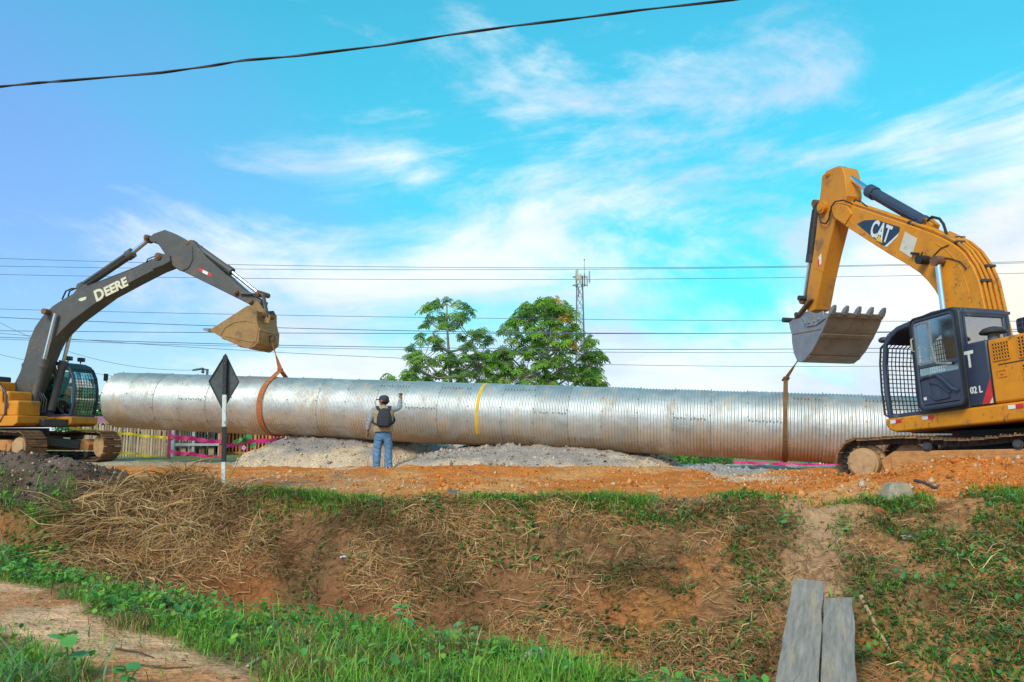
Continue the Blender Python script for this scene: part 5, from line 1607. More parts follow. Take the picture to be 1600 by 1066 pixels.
    boom_pts = [(262, 398), (252, 396), (235, 407), (206, 421), (134, 449), (115, 460), (97, 470), (80, 481), (66, 495), (54, 512), (45, 533), (39, 557), (31, 582), (22, 600),
                (18, 618), (32, 630), (46, 622), (56, 596), (66, 570), (76, 545), (84, 530), (94, 519), (111, 502), (134, 485), (165, 462), (206, 440), (237, 424), (262, 412)]
    w = MB(); A.slab(w, boom_pts, 0.25, 0.50); bmo = w.build('boom', GREY, root, bevel=0.015, ang=25)
    w = MB(); A.slab(w, [(234, 410), (252, 396), (264, 399), (266, 408), (256, 414), (238, 421)], 0.29, 0.58); w.build('nose_plate', GREY, bmo, bevel=0.012)
    stick_pts = [(232, 372), (240, 365), (257, 359), (266, 363), (293, 378), (304, 380), (322, 402), (350, 427), (378, 452), (408, 470), (405, 480), (394, 479), (386, 474), (330, 446),
                 (287, 425), (280, 423), (272, 417), (263, 406), (255, 392), (244, 379), (235, 378)]
    w = MB(); A.slab(w, stick_pts, 0.19, 0.38); stk = w.build('stick', GREY, root, bevel=0.015, ang=25)
    # doubler plate round the pivot
    w = MB(); A.slab(w, [(243, 375), (258, 361), (300, 385), (301, 405), (295, 418), (284, 424), (272, 417), (262, 404)], 0.215, 0.43); w.build('pivot_plate', GREY, stk, bevel=0.008)
    for q, off, h_, rr in (((258, 404), 0, 0.33, 0.10), ((235, 373), 0, 0.20, 0.075), ((299, 383), 0, 0.20, 0.075)):
        pin(root, A, *q, off, h_, rr)
    w = MB(); A.slab(w, [(311, 418), (331, 428), (330, 433), (310, 423)], 0.194, 0.004); rf = w.build('reflector', REDP, stk, smooth=False)
    w = MB(); A.slab(w, [(317, 421.5), (325, 425.5), (324, 430), (316, 426)], 0.197, 0.004); w.build('white_half', WHITE, rf, smooth=False)
    cylinder_ram(root, A, (128, 449), (206, 396), (233, 374), 0.0, 0.12, 0.065, GREY, 'arm_cylinder')
    w = MB(); A.slab(w, [(112, 462), (124, 446), (132, 443), (137, 448), (132, 456)], 0.12, 0.24); w.build('cylinder_bracket', GREY, root, bevel=0.01)
    for off, b, m_, t in ((0.36, (50, 640), (69, 563), (87, 490)), (-0.36, (50, 640), (69, 563), (87, 490))):
        c0 = A.p(87, 490, 0.36) - n_ * (0.36 - off)
        # same machine points for both rams, mirrored across the boom
        bb = A.p(*b, 0.36) - n_ * (0.36 - off); mm_ = A.p(*m_, 0.36) - n_ * (0.36 - off)
        w = MB(); w.cyl(bb, mm_, 0.105, n=20); d = (mm_ - bb).normalized(); w.cyl(mm_ - d * 0.2, mm_ + d * 0.04, 0.125, n=20); cy = w.build('boom_cylinder', GREY, root)
        w = MB(); w.cyl(mm_, c0, 0.055, n=16); w.build('rod', CHROME, cy)
    c = A.p(87, 490, 0); w = MB(); w.cyl(c - n_ * 0.46, c + n_ * 0.46, 0.085, n=20); w.build('boom_cylinder_pin', RUST, root)
    for k in (0, 1):
        w = MB(); w.tube([A.p(x, y, 0.1 - 0.2 * k) for x, y in ((123, 451), (112 + 6 * k, 451), (103 + 6 * k, 455), (97 + 8 * k, 468))], 0.022, 8); w.build('hose', BLACK, root)
    w = MB(); w.tube([A.p(x, y, 0.2) for x, y in ((228, 411), (231, 405), (238, 402), (252, 398))], 0.016, 6); w.build('hose', BLACK, root)
    edge = [A.p(x, y, 0.25) for x, y in boom_pts[2:14]]
    cen = sum((A.p(x, y, 0.25) for x, y in boom_pts), Vector()) / len(boom_pts)
    for off, lift in ((0.16, 0.045), (-0.16, 0.045)):
        path = []
        for i in range(len(edge)):
            t = (edge[min(i + 1, len(edge) - 1)] - edge[max(i - 1, 0)]).normalized(); nn = t.cross(n_).normalized()
            if nn.dot(edge[i] - cen) < 0: nn = -nn
            path.append(edge[i] + nn * lift - n_ * (0.25 - off))
        w = MB(); w.tube(path, 0.022, 8); w.build('oil_pipe', GREY, root)
    for k in range(4):
        w = MB(); w.tube([A.p(x, y, 0.55) for x, y in ((58 + 3 * k, 612 + k), (61 + 4 * k, 625), (58 + 4 * k, 645))], 0.016, 6); w.build('hose', BLACK, root)
    cylinder_ram(root, A, (301, 381), (361, 424), (406, 460), 0.0, 0.095, 0.05, GREY, 'bucket_cylinder')
    for off in (0.22, -0.22):
        w = MB(); w.bar(A.p(376, 459, off), A.p(412, 460, off), 0.05, 0.12, up=n_); w.build('link_arm', GREY, root, bevel=0.015)
        w = MB(); w.bar(A.p(411, 460, off), A.p(418, 494, off), 0.05, 0.14, up=n_); w.build('link_arm', GREY, root, bevel=0.015)
    for q in ((376, 459), (411, 460), (418, 494), (399, 474)):
        pin(root, A, *q, 0, 0.27, 0.07)
    prof = [(327, 516), (342, 525), (356, 533), (375, 541), (388, 544.5), (397, 541.5), (404, 533), (405, 519), (401, 500), (401, 486), (396, 477), (386, 478), (360, 495)]
    d_lip = A.p(313, 513.5, 0.55) - A.p(327, 516, 0.55)
    bk, bp = bucket(root, A, prof, 0.55, 1.05, BUCKET2, BUCKET2, 4, 0.20, 3, d_lip)
    w = MB(); w.tube([A.p(x, y, 0.555) for x, y in ((345, 524), (352, 512), (366, 504), (385, 501), (398, 505), (403, 518), (400, 534), (390, 542))], 0.012, 6); w.build('weld_seam', BUCKET2, bk)
    w = MB(); A.slab(w, [(352, 522), (398, 532), (396, 536), (351, 526)], 0.565, 0.02); w.build('side_strip', BUCKET2, bk, bevel=0.004)
    for off in (0.22, -0.20):
        w = MB(); A.slab(w, [(392, 476), (402, 470), (412, 484), (422, 494), (420, 505), (404, 506), (398, 490)], off, 0.05); w.build('bucket_ear', BUCKET2, bk, bevel=0.01)
    # lifting eye welded on the bucket back
    w = MB()
    cc = A.p(404, 520, 0.0)
    w.tube([hook + Vector((0, 0, 0.10)) + Vector((0.07 * math.cos(t), 0, 0.09 * math.sin(t))) for t in np.linspace(0, 6.3, 15)], 0.02, 8)
    w.build('lifting_eye', DARKST, bk)
    # lettering DEERE, first letter larger
    P0 = A.p(150, 471.5, 0.254); X = (A.p(207, 443, 0.254) - P0).normalized(); Z = n_; Y = Z.cross(X).normalized()
    TM = Matrix(((X.x, Y.x, Z.x, P0.x), (X.y, Y.y, Z.y, P0.y), (X.z, Y.z, Z.z, P0.z), (0, 0, 0, 1)))
    wl = (A.p(207, 443, 0.254) - P0).length
    text_mesh('D', 0.45, TM, 'lettering', CREAM, bmo, 0.004, 0.016, 0.95)
    text_mesh('EERE', 0.37, TM @ Matrix.Translation((0.335, 0.012, 0)), 'lettering', CREAM, bmo, 0.004, 0.015, 1.0)
    w = MB(); A.slab(w, [(122, 469), (125, 466), (135, 463.5), (134, 468), (127, 471)], 0.254, 0.004); w.build('maker_badge', CREAM, bmo, smooth=False)
    return root, A, FH, hook


cat_root, cat_A, cat_F = cat_machine()
deere_root, deere_A, deere_F, deere_hook = deere_machine()

sling(deere_hook, 434, 0.20, 'orange brown webbing sling knotted below the ochre bucket on the left', (0.42, 0.12, 0.035), 0.14, lean=-0.14)
cat_hook = cat_A.p(1247, 563, 0.35)
sling(cat_hook, 1226, 0.32, 'brown webbing sling hanging from the grey bucket on the right', (0.17, 0.08, 0.03), 0.095, lean=-0.08)


# ------------------------------------------------------------ people
SKIN = mat('skin', (0.26, 0.115, 0.06), 0.55, var=0.08)
GREYSH = mat('grey_sleeve', (0.29, 0.30, 0.33), 0.85, var=0.12, scale=14, bump=0.012, bscale=18)
TAN = mat('tan_vest', (0.36, 0.255, 0.14), 0.85, var=0.25, scale=9, bump=0.03, bscale=12)
JEANS = mat('blue_jeans', (0.10, 0.21, 0.36), 0.85, var=0.35, scale=9, bump=0.03, bscale=14)
DKCLOTH = mat('dark_cloth', (0.022, 0.024, 0.036), 0.8, var=0.25, scale=14, bump=0.01, bscale=25)


def add_skin(w, nodes, edges, sub=2, fold=0.0):
    vs_, fs_ = skin_mesh(nodes, edges, sub)
    if fold:      # cloth folds: uneven rings round the limbs
        out = []
        for x, y, z in vs_:
            k = fold * (math.sin(z * 62 + x * 31 + 3 * math.sin(y * 40)) + 0.7 * math.sin(z * 115 - x * 47 + y * 60))
            out.append((x + k * (0.5 + math.sin(z * 23)), y + k, z))
        vs_ = out
    w.add(vs_, fs_)
    return w


def hand(nodes, edges, wrist_i, w, d, s, curl=0.5, spread=0.009):
    """palm and five fingers as branches; w wrist pos, d direction to the fingertips, s sideways (towards the thumb)"""
    w = Vector(w); d = Vector(d).normalized(); s = Vector(s); s = (s - d * s.dot(d)).normalized(); n = d.cross(s)
    nodes.append((*(w + d * 0.05), 0.028, 0.02)); palm = len(nodes) - 1; edges.append((wrist_i, palm))
    for k, ln in enumerate((0.072, 0.08, 0.075, 0.06)):
        off = s * ((1.5 - k) * (0.019 + spread * 0.2))
        b = w + d * 0.088 + off
        nodes.append((*b, 0.0105)); i0 = len(nodes) - 1; edges.append((palm, i0))
        m_ = b + (d * math.cos(curl) + n * math.sin(curl)) * ln * 0.5
        nodes.append((*m_, 0.0095)); edges.append((i0, i0 + 1))
        e = m_ + (d * math.cos(curl * 2.2) + n * math.sin(curl * 2.2)) * ln * 0.5
        nodes.append((*e, 0.0075)); edges.append((i0 + 1, i0 + 2))
    b = w + d * 0.035 + s * 0.032
    nodes.append((*b, 0.012)); i0 = len(nodes) - 1; edges.append((palm, i0))
    e = b + (d * 0.6 + s * 0.7).normalized() * 0.045
    nodes.append((*e, 0.010)); edges.append((i0, i0 + 1))
    e = e + (d * 0.9 + s * 0.2).normalized() * 0.03
    nodes.append((*e, 0.008)); edges.append((i0 + 1, i0 + 2))


def standing_man():
    py = 19.0
    gp = at_y(598, 733, py)
    gx = gp.x; g = gz(gx, py)
    root = thing('person', (gx, py, g), 'man in tan vest, grey sleeves, jeans and dark cap, seen from behind, right arm raised', 'person')
    F = Matrix.Translation((gx, py, g)) @ Matrix.Diagonal((1.14, 1.1, 1.0, 1))
    # body: one skinned figure, facing the pipe (+y)
    nodes = [(0, 0, 0.93, 0.135, 0.105), (0, 0.0, 1.12, 0.135, 0.10), (0, 0.01, 1.30, 0.155, 0.105), (0, 0.0, 1.42, 0.10, 0.07), (0, 0.01, 1.475, 0.052), (0, 0.02, 1.53, 0.055),
             (0.095, 0, 0.86, 0.088), (0.105, 0.015, 0.48, 0.058), (0.11, -0.02, 0.09, 0.04), (0.125, 0.10, 0.04, 0.036),
             (-0.095, 0, 0.86, 0.088), (-0.115, 0.015, 0.48, 0.058), (-0.125, -0.02, 0.09, 0.04), (-0.145, 0.10, 0.04, 0.036),
             (-0.19, 0, 1.405, 0.055), (-0.275, -0.02, 1.14, 0.042), (-0.325, 0.05, 0.90, 0.029),
             (0.19, 0, 1.405, 0.055), (0.300, 0.06, 1.44, 0.042), (0.325, 0.12, 1.665, 0.029)]
    edges = [(0, 1), (1, 2), (2, 3), (3, 4), (4, 5), (0, 6), (6, 7), (7, 8), (8, 9), (0, 10), (10, 11), (11, 12), (12, 13), (3, 14), (14, 15), (15, 16), (3, 17), (17, 18), (18, 19)]
    hand(nodes, edges, 16, nodes[16][:3], (-0.1, 0.12, -1), (0.3, 1, 0), 0.35)
    hand(nodes, edges, 19, nodes[19][:3], (-0.02, 0.05, 1), (-1, 0.3, 0), 0.9)
    w = MB(); add_skin(w, nodes, edges)
    # head, turned to the left: skull, jaw, nose, ear, mouth, eye sockets
    H = Matrix.Translation((0, 0.02, 1.60)) @ Matrix.Rotation(R(62), 4, 'Z')

    def hp(p): return H @ Vector(p)
    HR = H.to_3x3()
    w.ball(hp((0, 0.0, 0.02)), 0.105, 18, 12, (0.78, 0.95, 1.08), HR)
    w.ball(hp((0, 0.035, -0.055)), 0.07, 14, 9, (0.80, 0.9, 0.85), HR)
    w.ball(hp((0, 0.105, -0.015)), 0.018, 8, 6, (0.8, 1.1, 1.5), HR)
    w.ball(hp((0, 0.093, -0.062)), 0.016, 8, 5, (1.6, 0.6, 0.6), HR)
    for sx in (-1, 1):
        w.ball(hp((sx * 0.082, -0.005, -0.005)), 0.026, 8, 6, (0.4, 0.9, 1.2), HR)
        w.ball(hp((sx * 0.032, 0.088, 0.012)), 0.013, 8, 5, (1.3, 0.5, 0.7), HR)
    body = w.build('body', SKIN, root, F)
    w = MB()
    w.ball(hp((0, -0.022, -0.005)), 0.103, 16, 10, (0.80, 0.88, 0.80), HR)
    w.build('hair', mat('black_hair', (0.012, 0.010, 0.010), 0.6), body, F)
    # cap with peak to the left
    w = MB(); rg = [(0.108, 0.030), (0.109, 0.055), (0.101, 0.090), (0.078, 0.118), (0.042, 0.131), (0.0, 0.134)]
    for r_, z_ in rg:
        for k in range(20):
            a = 2 * math.pi * k / 20
            w.v.append(tuple(hp((0.82 * r_ * math.cos(a), r_ * 0.98 * math.sin(a), z_ - 0.005))))
    w.f = [(i * 20 + k, i * 20 + (k + 1) % 20, (i + 1) * 20 + (k + 1) % 20, (i + 1) * 20 + k) for i in range(5) for k in range(20)]
    pk = []
    for k in range(9):
        t = -1 + 2 * k / 8
        pk.append(((0.075 * t), 0.085 + 0.115 * math.sqrt(max(0, 1 - t * t * 0.92)), 0.030 - 0.012 * (1 - abs(t))))
    base = [(0.078, 0.075, 0.035), (-0.078, 0.075, 0.035)]
    lo = [hp(p) for p in pk + base]; w.prism(lo, [p + Vector((0, 0, 0.008)) for p in lo])
    w.build('cap', mat('cap_dark', (0.035, 0.038, 0.055), 0.8, var=0.2), root, F)
    # grey shirt with long sleeves
    n2 = [(0, 0.0, 1.10, 0.155, 0.115), (0, 0.01, 1.30, 0.172, 0.122), (0, 0.0, 1.405, 0.125, 0.085), (-0.19, 0, 1.40, 0.070), (-0.275, -0.02, 1.14, 0.060), (-0.322, 0.045, 0.925, 0.046),
          (0.19, 0, 1.40, 0.070), (0.300, 0.06, 1.44, 0.060), (0.323, 0.115, 1.645, 0.045)]
    e2 = [(0, 1), (1, 2), (2, 3), (3, 4), (4, 5), (2, 6), (6, 7), (7, 8)]
    w = MB(); add_skin(w, n2, e2, 3, 0.004); w.build('shirt', GREYSH, root, F, ang=180)
    # sleeveless tan vest over it: lofted body with collar
    w = MB(); secs = [(0.90, 0.195, 0.150), (0.98, 0.200, 0.155), (1.10, 0.192, 0.148), (1.22, 0.200, 0.152), (1.32, 0.212, 0.150), (1.40, 0.200, 0.125), (1.45, 0.14, 0.10), (1.485, 0.088, 0.085)]
    for z_, rx, ry in secs:
        for k in range(24):
            a = 2 * math.pi * k / 24
            sq = (abs(math.cos(a)) ** 0.75) * (1 if math.cos(a) >= 0 else -1), (abs(math.sin(a)) ** 0.85) * (1 if math.sin(a) >= 0 else -1)
            w.v.append((rx * sq[0], ry * sq[1] + 0.0, z_ + 0.006 * math.sin(3 * a)))
    w.f = [(i * 24 + k, i * 24 + (k + 1) % 24, (i + 1) * 24 + (k + 1) % 24, (i + 1) * 24 + k) for i in range(len(secs) - 1) for k in range(24)]
    w.build('vest', TAN, root, F, ang=80)
    n3 = [(0, 0, 0.95, 0.150, 0.115), (0, 0, 0.88, 0.150, 0.118), (0.09, 0, 0.78, 0.100), (0.105, 0.012, 0.48, 0.080), (0.112, -0.01, 0.25, 0.080), (0.115, -0.01, 0.06, 0.092),
          (-0.09, 0, 0.78, 0.100), (-0.115, 0.012, 0.48, 0.083), (-0.125, -0.01, 0.25, 0.078), (-0.13, -0.01, 0.05, 0.082)]
    e3 = [(0, 1), (1, 2), (2, 3), (3, 4), (4, 5), (1, 6), (6, 7), (7, 8), (8, 9)]
    w = MB(); add_skin(w, n3, e3, 3, 0.006); w.build('jeans', JEANS, root, F, ang=180)
    for sx, xx in ((1, 0.122), (-1, -0.138)):
        w = MB(); w.ball((xx, 0.05, 0.045), 0.075, 12, 8, (0.72, 1.85, 0.75)); w.box((xx, 0.05, 0.008), (0.10, 0.27, 0.03)); w.build('shoe', mat('boot_brown', (0.09, 0.05, 0.03), 0.8, var=0.2), root, F)
    # backpack: its own thing, worn on the back
    bp = thing('backpack', (gx + 0.03, py - 0.2, g + 1.0), 'dark navy backpack on the back of the man with the raised arm', 'backpack')
    secs = [(1.00, 0.105, 0.05), (1.03, 0.135, 0.085), (1.12, 0.148, 0.10), (1.22, 0.142, 0.095), (1.32, 0.118, 0.075), (1.40, 0.075, 0.05), (1.425, 0.03, 0.02)]
    w = MB()
    for z_, rx, ry in secs:
        for k in range(24):
            a = 2 * math.pi * k / 24
            ca, sa = math.cos(a), math.sin(a)
            w.v.append((0.045 + rx * abs(ca) ** 0.6 * (1 if ca > 0 else -1), -0.215 + ry * abs(sa) ** 0.6 * (1 if sa > 0 else -1), z_))
    w.f = [(i * 24 + k, i * 24 + (k + 1) % 24, (i + 1) * 24 + (k + 1) % 24, (i + 1) * 24 + k) for i in range(len(secs) - 1) for k in range(24)] + [tuple(range(23, -1, -1)), tuple(range(6 * 24, 7 * 24))]
    w.build('pack_body', DKCLOTH, bp, F, ang=70)
    w = MB(); w.prism([(x + 0.045, -0.322, z) for x, z in rrect(-0.10, 0.10, 1.03, 1.17, 0.04)], [(x + 0.045, -0.29, z) for x, z in rrect(-0.115, 0.115, 1.02, 1.18, 0.04)]); w.build('front_pocket', DKCLOTH, bp, F, bevel=0.01)
    for sx in (-1, 1):
        w = MB()
        ribbon(w, [(0.045 + sx * 0.06, -0.15, 1.34), (sx * 0.115 + 0.01, -0.12, 1.43), (sx * 0.125, -0.02, 1.475), (sx * 0.13, 0.09, 1.42), (sx * 0.15, 0.165, 1.28), (sx * 0.20, 0.09, 1.16), (sx * 0.195 + 0.01, -0.10, 1.10), (0.045 + sx * 0.12, -0.16, 1.06)], (1, 0, 0), 0.06, 0.014)
        w.build('shoulder_strap', DKCLOTH, bp, F, smooth=False)


standing_man()


def operator(F, yc, label, top, hand_pts, capm=None):
    """seated driver in a machine's cab; local frame of the machine"""
    p0 = F @ Vector((0.0, yc, 1.64))
    root = thing('person', tuple(p0), label, 'person')
    nodes = [(-0.05, 0, 1.72, 0.13, 0.11), (-0.10, 0, 1.92, 0.135, 0.10), (-0.08, 0, 2.10, 0.15, 0.10), (-0.04, 0, 2.20, 0.09, 0.07), (-0.02, 0, 2.26, 0.05), (0.0, 0, 2.31, 0.055),
             (0.05, 0.10, 1.70, 0.085), (0.44, 0.14, 1.74, 0.062), (0.62, 0.14, 1.42, 0.045), (0.74, 0.14, 1.38, 0.036),
             (0.05, -0.10, 1.70, 0.085), (0.44, -0.14, 1.74, 0.062), (0.62, -0.14, 1.42, 0.045), (0.74, -0.14, 1.38, 0.036),
             (-0.06, 0.19, 2.17, 0.055), (0.08, 0.26, 1.93, 0.043), (0.36, 0.26, 1.97, 0.03),
             (-0.06, -0.19, 2.17, 0.055), (0.08, -0.26, 1.93, 0.043), (0.36, -0.26, 1.97, 0.03)]
    edges = [(0, 1), (1, 2), (2, 3), (3, 4), (4, 5), (0, 6), (6, 7), (7, 8), (8, 9), (0, 10), (10, 11), (11, 12), (12, 13), (3, 14), (14, 15), (15, 16), (3, 17), (17, 18), (18, 19)]
    hand(nodes, edges, 16, nodes[16][:3], (1, 0, -0.1), (0, -1, 0.3), 0.8)
    hand(nodes, edges, 19, nodes[19][:3], (1, 0, -0.1), (0, 1, 0.3), 0.8)
    FF = F @ Matrix.Translation((0, yc, 0))
    w = MB(); add_skin(w, nodes, edges)
    w.ball((0.01, 0, 2.40), 0.105, 16, 10, (0.95, 0.78, 1.1)); w.ball((0.055, 0, 2.33), 0.065, 12, 8, (0.9, 0.8, 0.8)); w.ball((0.115, 0, 2.375), 0.018, 8, 6, (1.1, 0.8, 1.5))
    for s in (-1, 1):
        w.ball((0.0, s * 0.083, 2.385), 0.025, 8, 6, (0.9, 0.4, 1.2)); w.ball((0.095, s * 0.033, 2.405), 0.012, 6, 5, (0.5, 1.2, 0.7))
    b = w.build('body', SKIN, root, FF)
    w = MB(); w.ball((-0.02, 0, 2.425), 0.106, 16, 10, (0.92, 0.82, 0.95)); w.build('hair', MATS['black_hair'], b, FF)
    if capm:
        w = MB(); w.ball((0.0, 0, 2.455), 0.108, 16, 10, (1.0, 0.86, 0.72)); w.prism([(0.08, -0.07, 2.45), (0.19, -0.05, 2.435), (0.19, 0.05, 2.435), (0.08, 0.07, 2.45)], [(0.08, -0.07, 2.46), (0.19, -0.05, 2.445), (0.19, 0.05, 2.445), (0.08, 0.07, 2.46)]); w.build('cap', capm, root, FF)
    n2 = [(-0.06, 0, 1.74, 0.148, 0.125), (-0.10, 0, 1.92, 0.152, 0.118), (-0.08, 0, 2.10, 0.165, 0.118), (-0.05, 0, 2.18, 0.12, 0.09), (-0.06, 0.19, 2.165, 0.070), (0.08, 0.26, 1.93, 0.060), (0.33, 0.26, 1.968, 0.045),
          (-0.06, -0.19, 2.165, 0.070), (0.08, -0.26, 1.93, 0.060), (0.33, -0.26, 1.968, 0.045)]
    e2 = [(0, 1), (1, 2), (2, 3), (3, 4), (4, 5), (5, 6), (3, 7), (7, 8), (8, 9)]
    w = MB(); add_skin(w, n2, e2); w.build('shirt', top, root, FF)
    n3 = [(-0.05, 0, 1.74, 0.145, 0.12), (0.03, 0.10, 1.70, 0.10), (0.44, 0.14, 1.74, 0.08), (0.60, 0.14, 1.44, 0.07), (0.03, -0.10, 1.70, 0.10), (0.44, -0.14, 1.74, 0.08), (0.60, -0.14, 1.44, 0.07)]
    e3 = [(0, 1), (1, 2), (2, 3), (0, 4), (4, 5), (5, 6)]
    w = MB(); add_skin(w, n3, e3); w.build('trousers', JEANS, root, FF)


operator(cat_F, 0.80, 'driver in dark blue shirt seated in the open yellow excavator cab', mat('blue_shirt', (0.03, 0.05, 0.14), 0.8, var=0.2), None)
operator(deere_F, 0.85, 'driver in yellow vest seated behind glass in the left excavator cab', mat('yellow_vest', (0.62, 0.48, 0.06), 0.8, var=0.2), None, mat('helmet_yellow', (0.6, 0.42, 0.08), 0.5))


# ------------------------------------------------------------ road sign seen from behind
def road_sign():
    y0 = 12.45
    b = at_y(349, 770, y0); g = gz(b.x, y0)
    root = thing('road_sign', (b.x, y0, g), 'diamond road sign seen from behind on a black and white banded post', 'sign')
    top = at_y(352, 556, y0)
    h = top.z
    dirx = (top.x - b.x) / (h - b.z)

    def px(z): return b.x + dirx * (z - b.z)
    blackp = mat('post_black', (0.018, 0.018, 0.02), 0.6, var=0.3, dirt=(0.12, 0.10, 0.08), damt=0.3, dscale=9)
    whitep = mat('post_white', (0.66, 0.65, 0.60), 0.7, var=0.2, scale=14, dirt=(0.22, 0.18, 0.14), damt=0.5, dscale=9)
    zc = [g - 0.25, at_y(349, 722, y0).z, at_y(349, 667, y0).z, at_y(349, 617, y0).z, h]
    for k, (nm, m_) in enumerate((('post_band', whitep), ('post_band', blackp), ('post_band', whitep), ('post_band', blackp))):
        w = MB(); w.bar((px(zc[k]), y0, zc[k]), (px(zc[k + 1]), y0, zc[k + 1]), 0.058, 0.05, up=(0, 1, 0)); w.build(nm, m_, root, bevel=0.004)
    Lc = at_y(325, 596, y0); Rc = at_y(372, 597, y0); T = at_y(351, 553, y0); B = at_y(347, 640, y0)
    yo = Vector((0, 0.045, 0))
    w = MB(); A_ = [Lc + yo, T + yo, Rc + yo, B + yo]; w.prism(A_, [p + Vector((0, 0.006, 0)) for p in A_])
    pm = mat('sign_back', (0.085, 0.088, 0.092), 0.6, 0.3, var=0.25, scale=9, dirt=(0.10, 0.065, 0.04), damt=0.55, dscale=8)
    panel = w.build('sign_panel', pm, root, smooth=False)
    w = MB(); e = [p - Vector((0, 0.006, 0)) for p in A_]
    for i in range(4):
        w.bar(e[i], e[(i + 1) % 4], 0.012, 0.016)
    w.build('panel_rim', blackp, panel, smooth=False)
    for z in (zc[3] + 0.15, h - 0.12):
        w = MB(); w.cyl((px(z), y0 - 0.035, z), (px(z), y0 + 0.06, z), 0.010, n=8); w.build('bolt', RUST, root)


road_sign()


# ------------------------------------------------------------ trees with umbrella leaves
LEAFM = []
for k, c in enumerate(((0.16, 0.34, 0.03), (0.23, 0.43, 0.04), (0.11, 0.25, 0.03), (0.30, 0.44, 0.06), (0.55, 0.32, 0.02))):
    LEAFM.append(mat('umbrella_leaf_%d' % k, c, 0.5, var=0.35, scale=2.5, spec=0.35, trans=0.4))
BARK = mat('pale_bark', (0.30, 0.26, 0.20), 0.85, var=0.25, scale=6)


def cluster_mesh(seed, m_, yellow=False):
    rr = random.Random(seed); w = MB()
    nl = rr.randint(8, 12)
    mats_i = []
    for i in range(nl):
        az = 2 * math.pi * i / nl + rr.uniform(-.3, .3); pit = rr.uniform(-0.25, 1.1)
        stem = Vector((math.cos(az) * math.cos(pit), math.sin(az) * math.cos(pit), math.sin(pit))) * rr.uniform(0.14, 0.44)
        c = stem
        up = Vector((math.cos(az) * 0.75, math.sin(az) * 0.75, 0.8)).normalized()
        M = up.to_track_quat('Z', 'Y').to_matrix() @ Matrix.Rotation(rr.uniform(0, 6.28), 3, 'Z')
        R_ = rr.uniform(0.13, 0.27); nlob = 8
        b = len(w.v); w.v.append(tuple(c))
        for q in range(nlob):
            a0 = 2 * math.pi * q / nlob
            for da, r_, dz in ((-0.30, 0.30, -0.02), (-0.20, 0.82, -0.14), (0.0, 1.0, -0.30), (0.20, 0.82, -0.14), (0.30, 0.30, -0.02)):
                w.v.append(tuple(c + M @ Vector((math.cos(a0 + da) * r_ * R_, math.sin(a0 + da) * r_ * R_, dz * R_))))
            o_ = b + 1 + q * 5
            w.f.append((b, o_, o_ + 1, o_ + 2)); w.f.append((b, o_ + 2, o_ + 3, o_ + 4))
            mats_i += [0, 0]
        w2 = len(w.v)
        w.bar((0, 0, 0), tuple(c), 0.014, 0.014)
        mats_i += [1] * 6
    me = bpy.data.meshes.new('leaf_cluster'); me.from_pydata(w.v, [], w.f)
    me.materials.append(LEAFM[m_]); me.materials.append(BARK)
    me.polygons.foreach_set('material_index', mats_i)
    return me


CLUST = [cluster_mesh(i, i % 4) for i in range(8)]
CLUSTY = cluster_mesh(50, 4)


def umbrella_tree(name, label, y0, trunk_px, tips, limb_groups, seed, scale=1.0):
    """tips: photo positions of leaf clusters with depth offsets; limbs grow from the trunk to them"""
    rr = random.Random(seed)
    bx = at_y(trunk_px[0][0], trunk_px[0][1], y0)
    g = gz(bx.x, y0)
    root = thing(name, (bx.x, y0, g), label, 'tree', 'broad-leaved trees behind the pipe')
    tr = [Vector((bx.x, y0, g - 0.2))] + [at_y(x, y, y0) for x, y in trunk_px]
    n = len(tr)
    w = MB(); w.tube(tr, [0.12 - 0.09 * i / (n - 1) for i in range(n)], 8); w.build('trunk', BARK, root)
    T0 = Matrix.Translation(-Vector(root.location))
    hubs = []
    for hx, hy, dy in limb_groups:
        p = at_y(hx, hy, y0 + dy)
        # leave the trunk below the hub
        best = min(range(n), key=lambda i: abs(tr[i].z - (p.z - 0.35 * abs(p.x - tr[i].x) - 0.5)))
        q = tr[best]
        mid = q.lerp(p, 0.5) + Vector((0, 0, -0.12 * (p - q).length))
        w = MB(); w.tube([q, q.lerp(mid, 0.5) + Vector((0, 0, -0.02)), mid, mid.lerp(p, 0.6) + Vector((0, 0, 0.02)), p], [0.07, 0.058, 0.048, 0.04, 0.03], 6); w.build('limb', BARK, root)
        hubs.append(p)
    hubs.append(tr[-1])
    tw = MB()
    for k, (x, y, dy, s) in enumerate(tips):
        p = at_y(x, y, y0 + dy)
        h = min(hubs, key=lambda q: (q - p).length + (1.5 if q.z > p.z + 0.3 else 0))
        base = p - Vector((0, 0, 0.22 * s))
        mid = h.lerp(base, 0.5) - Vector((0, 0, 0.10 * (base - h).length))
        tw.tube([h, mid, base, p], [0.024, 0.019, 0.014, 0.012], 5)
        me = CLUSTY if rr.random() < 0.018 else CLUST[rr.randrange(8)]
        o = bpy.data.objects.new('leaf_cluster', me); COL.objects.link(o); o.parent = root
        S_ = s * rr.uniform(0.85, 1.2) * scale
        o.matrix_basis = T0 @ Matrix.Translation(base) @ Matrix.Rotation(rr.uniform(0, 6.28), 4, 'Z') @ Matrix.Rotation(rr.uniform(-.3, .3), 4, 'X') @ Matrix.Diagonal((S_, S_, S_ * 0.9, 1))
    tw.build('twigs', BARK, root)
    return root


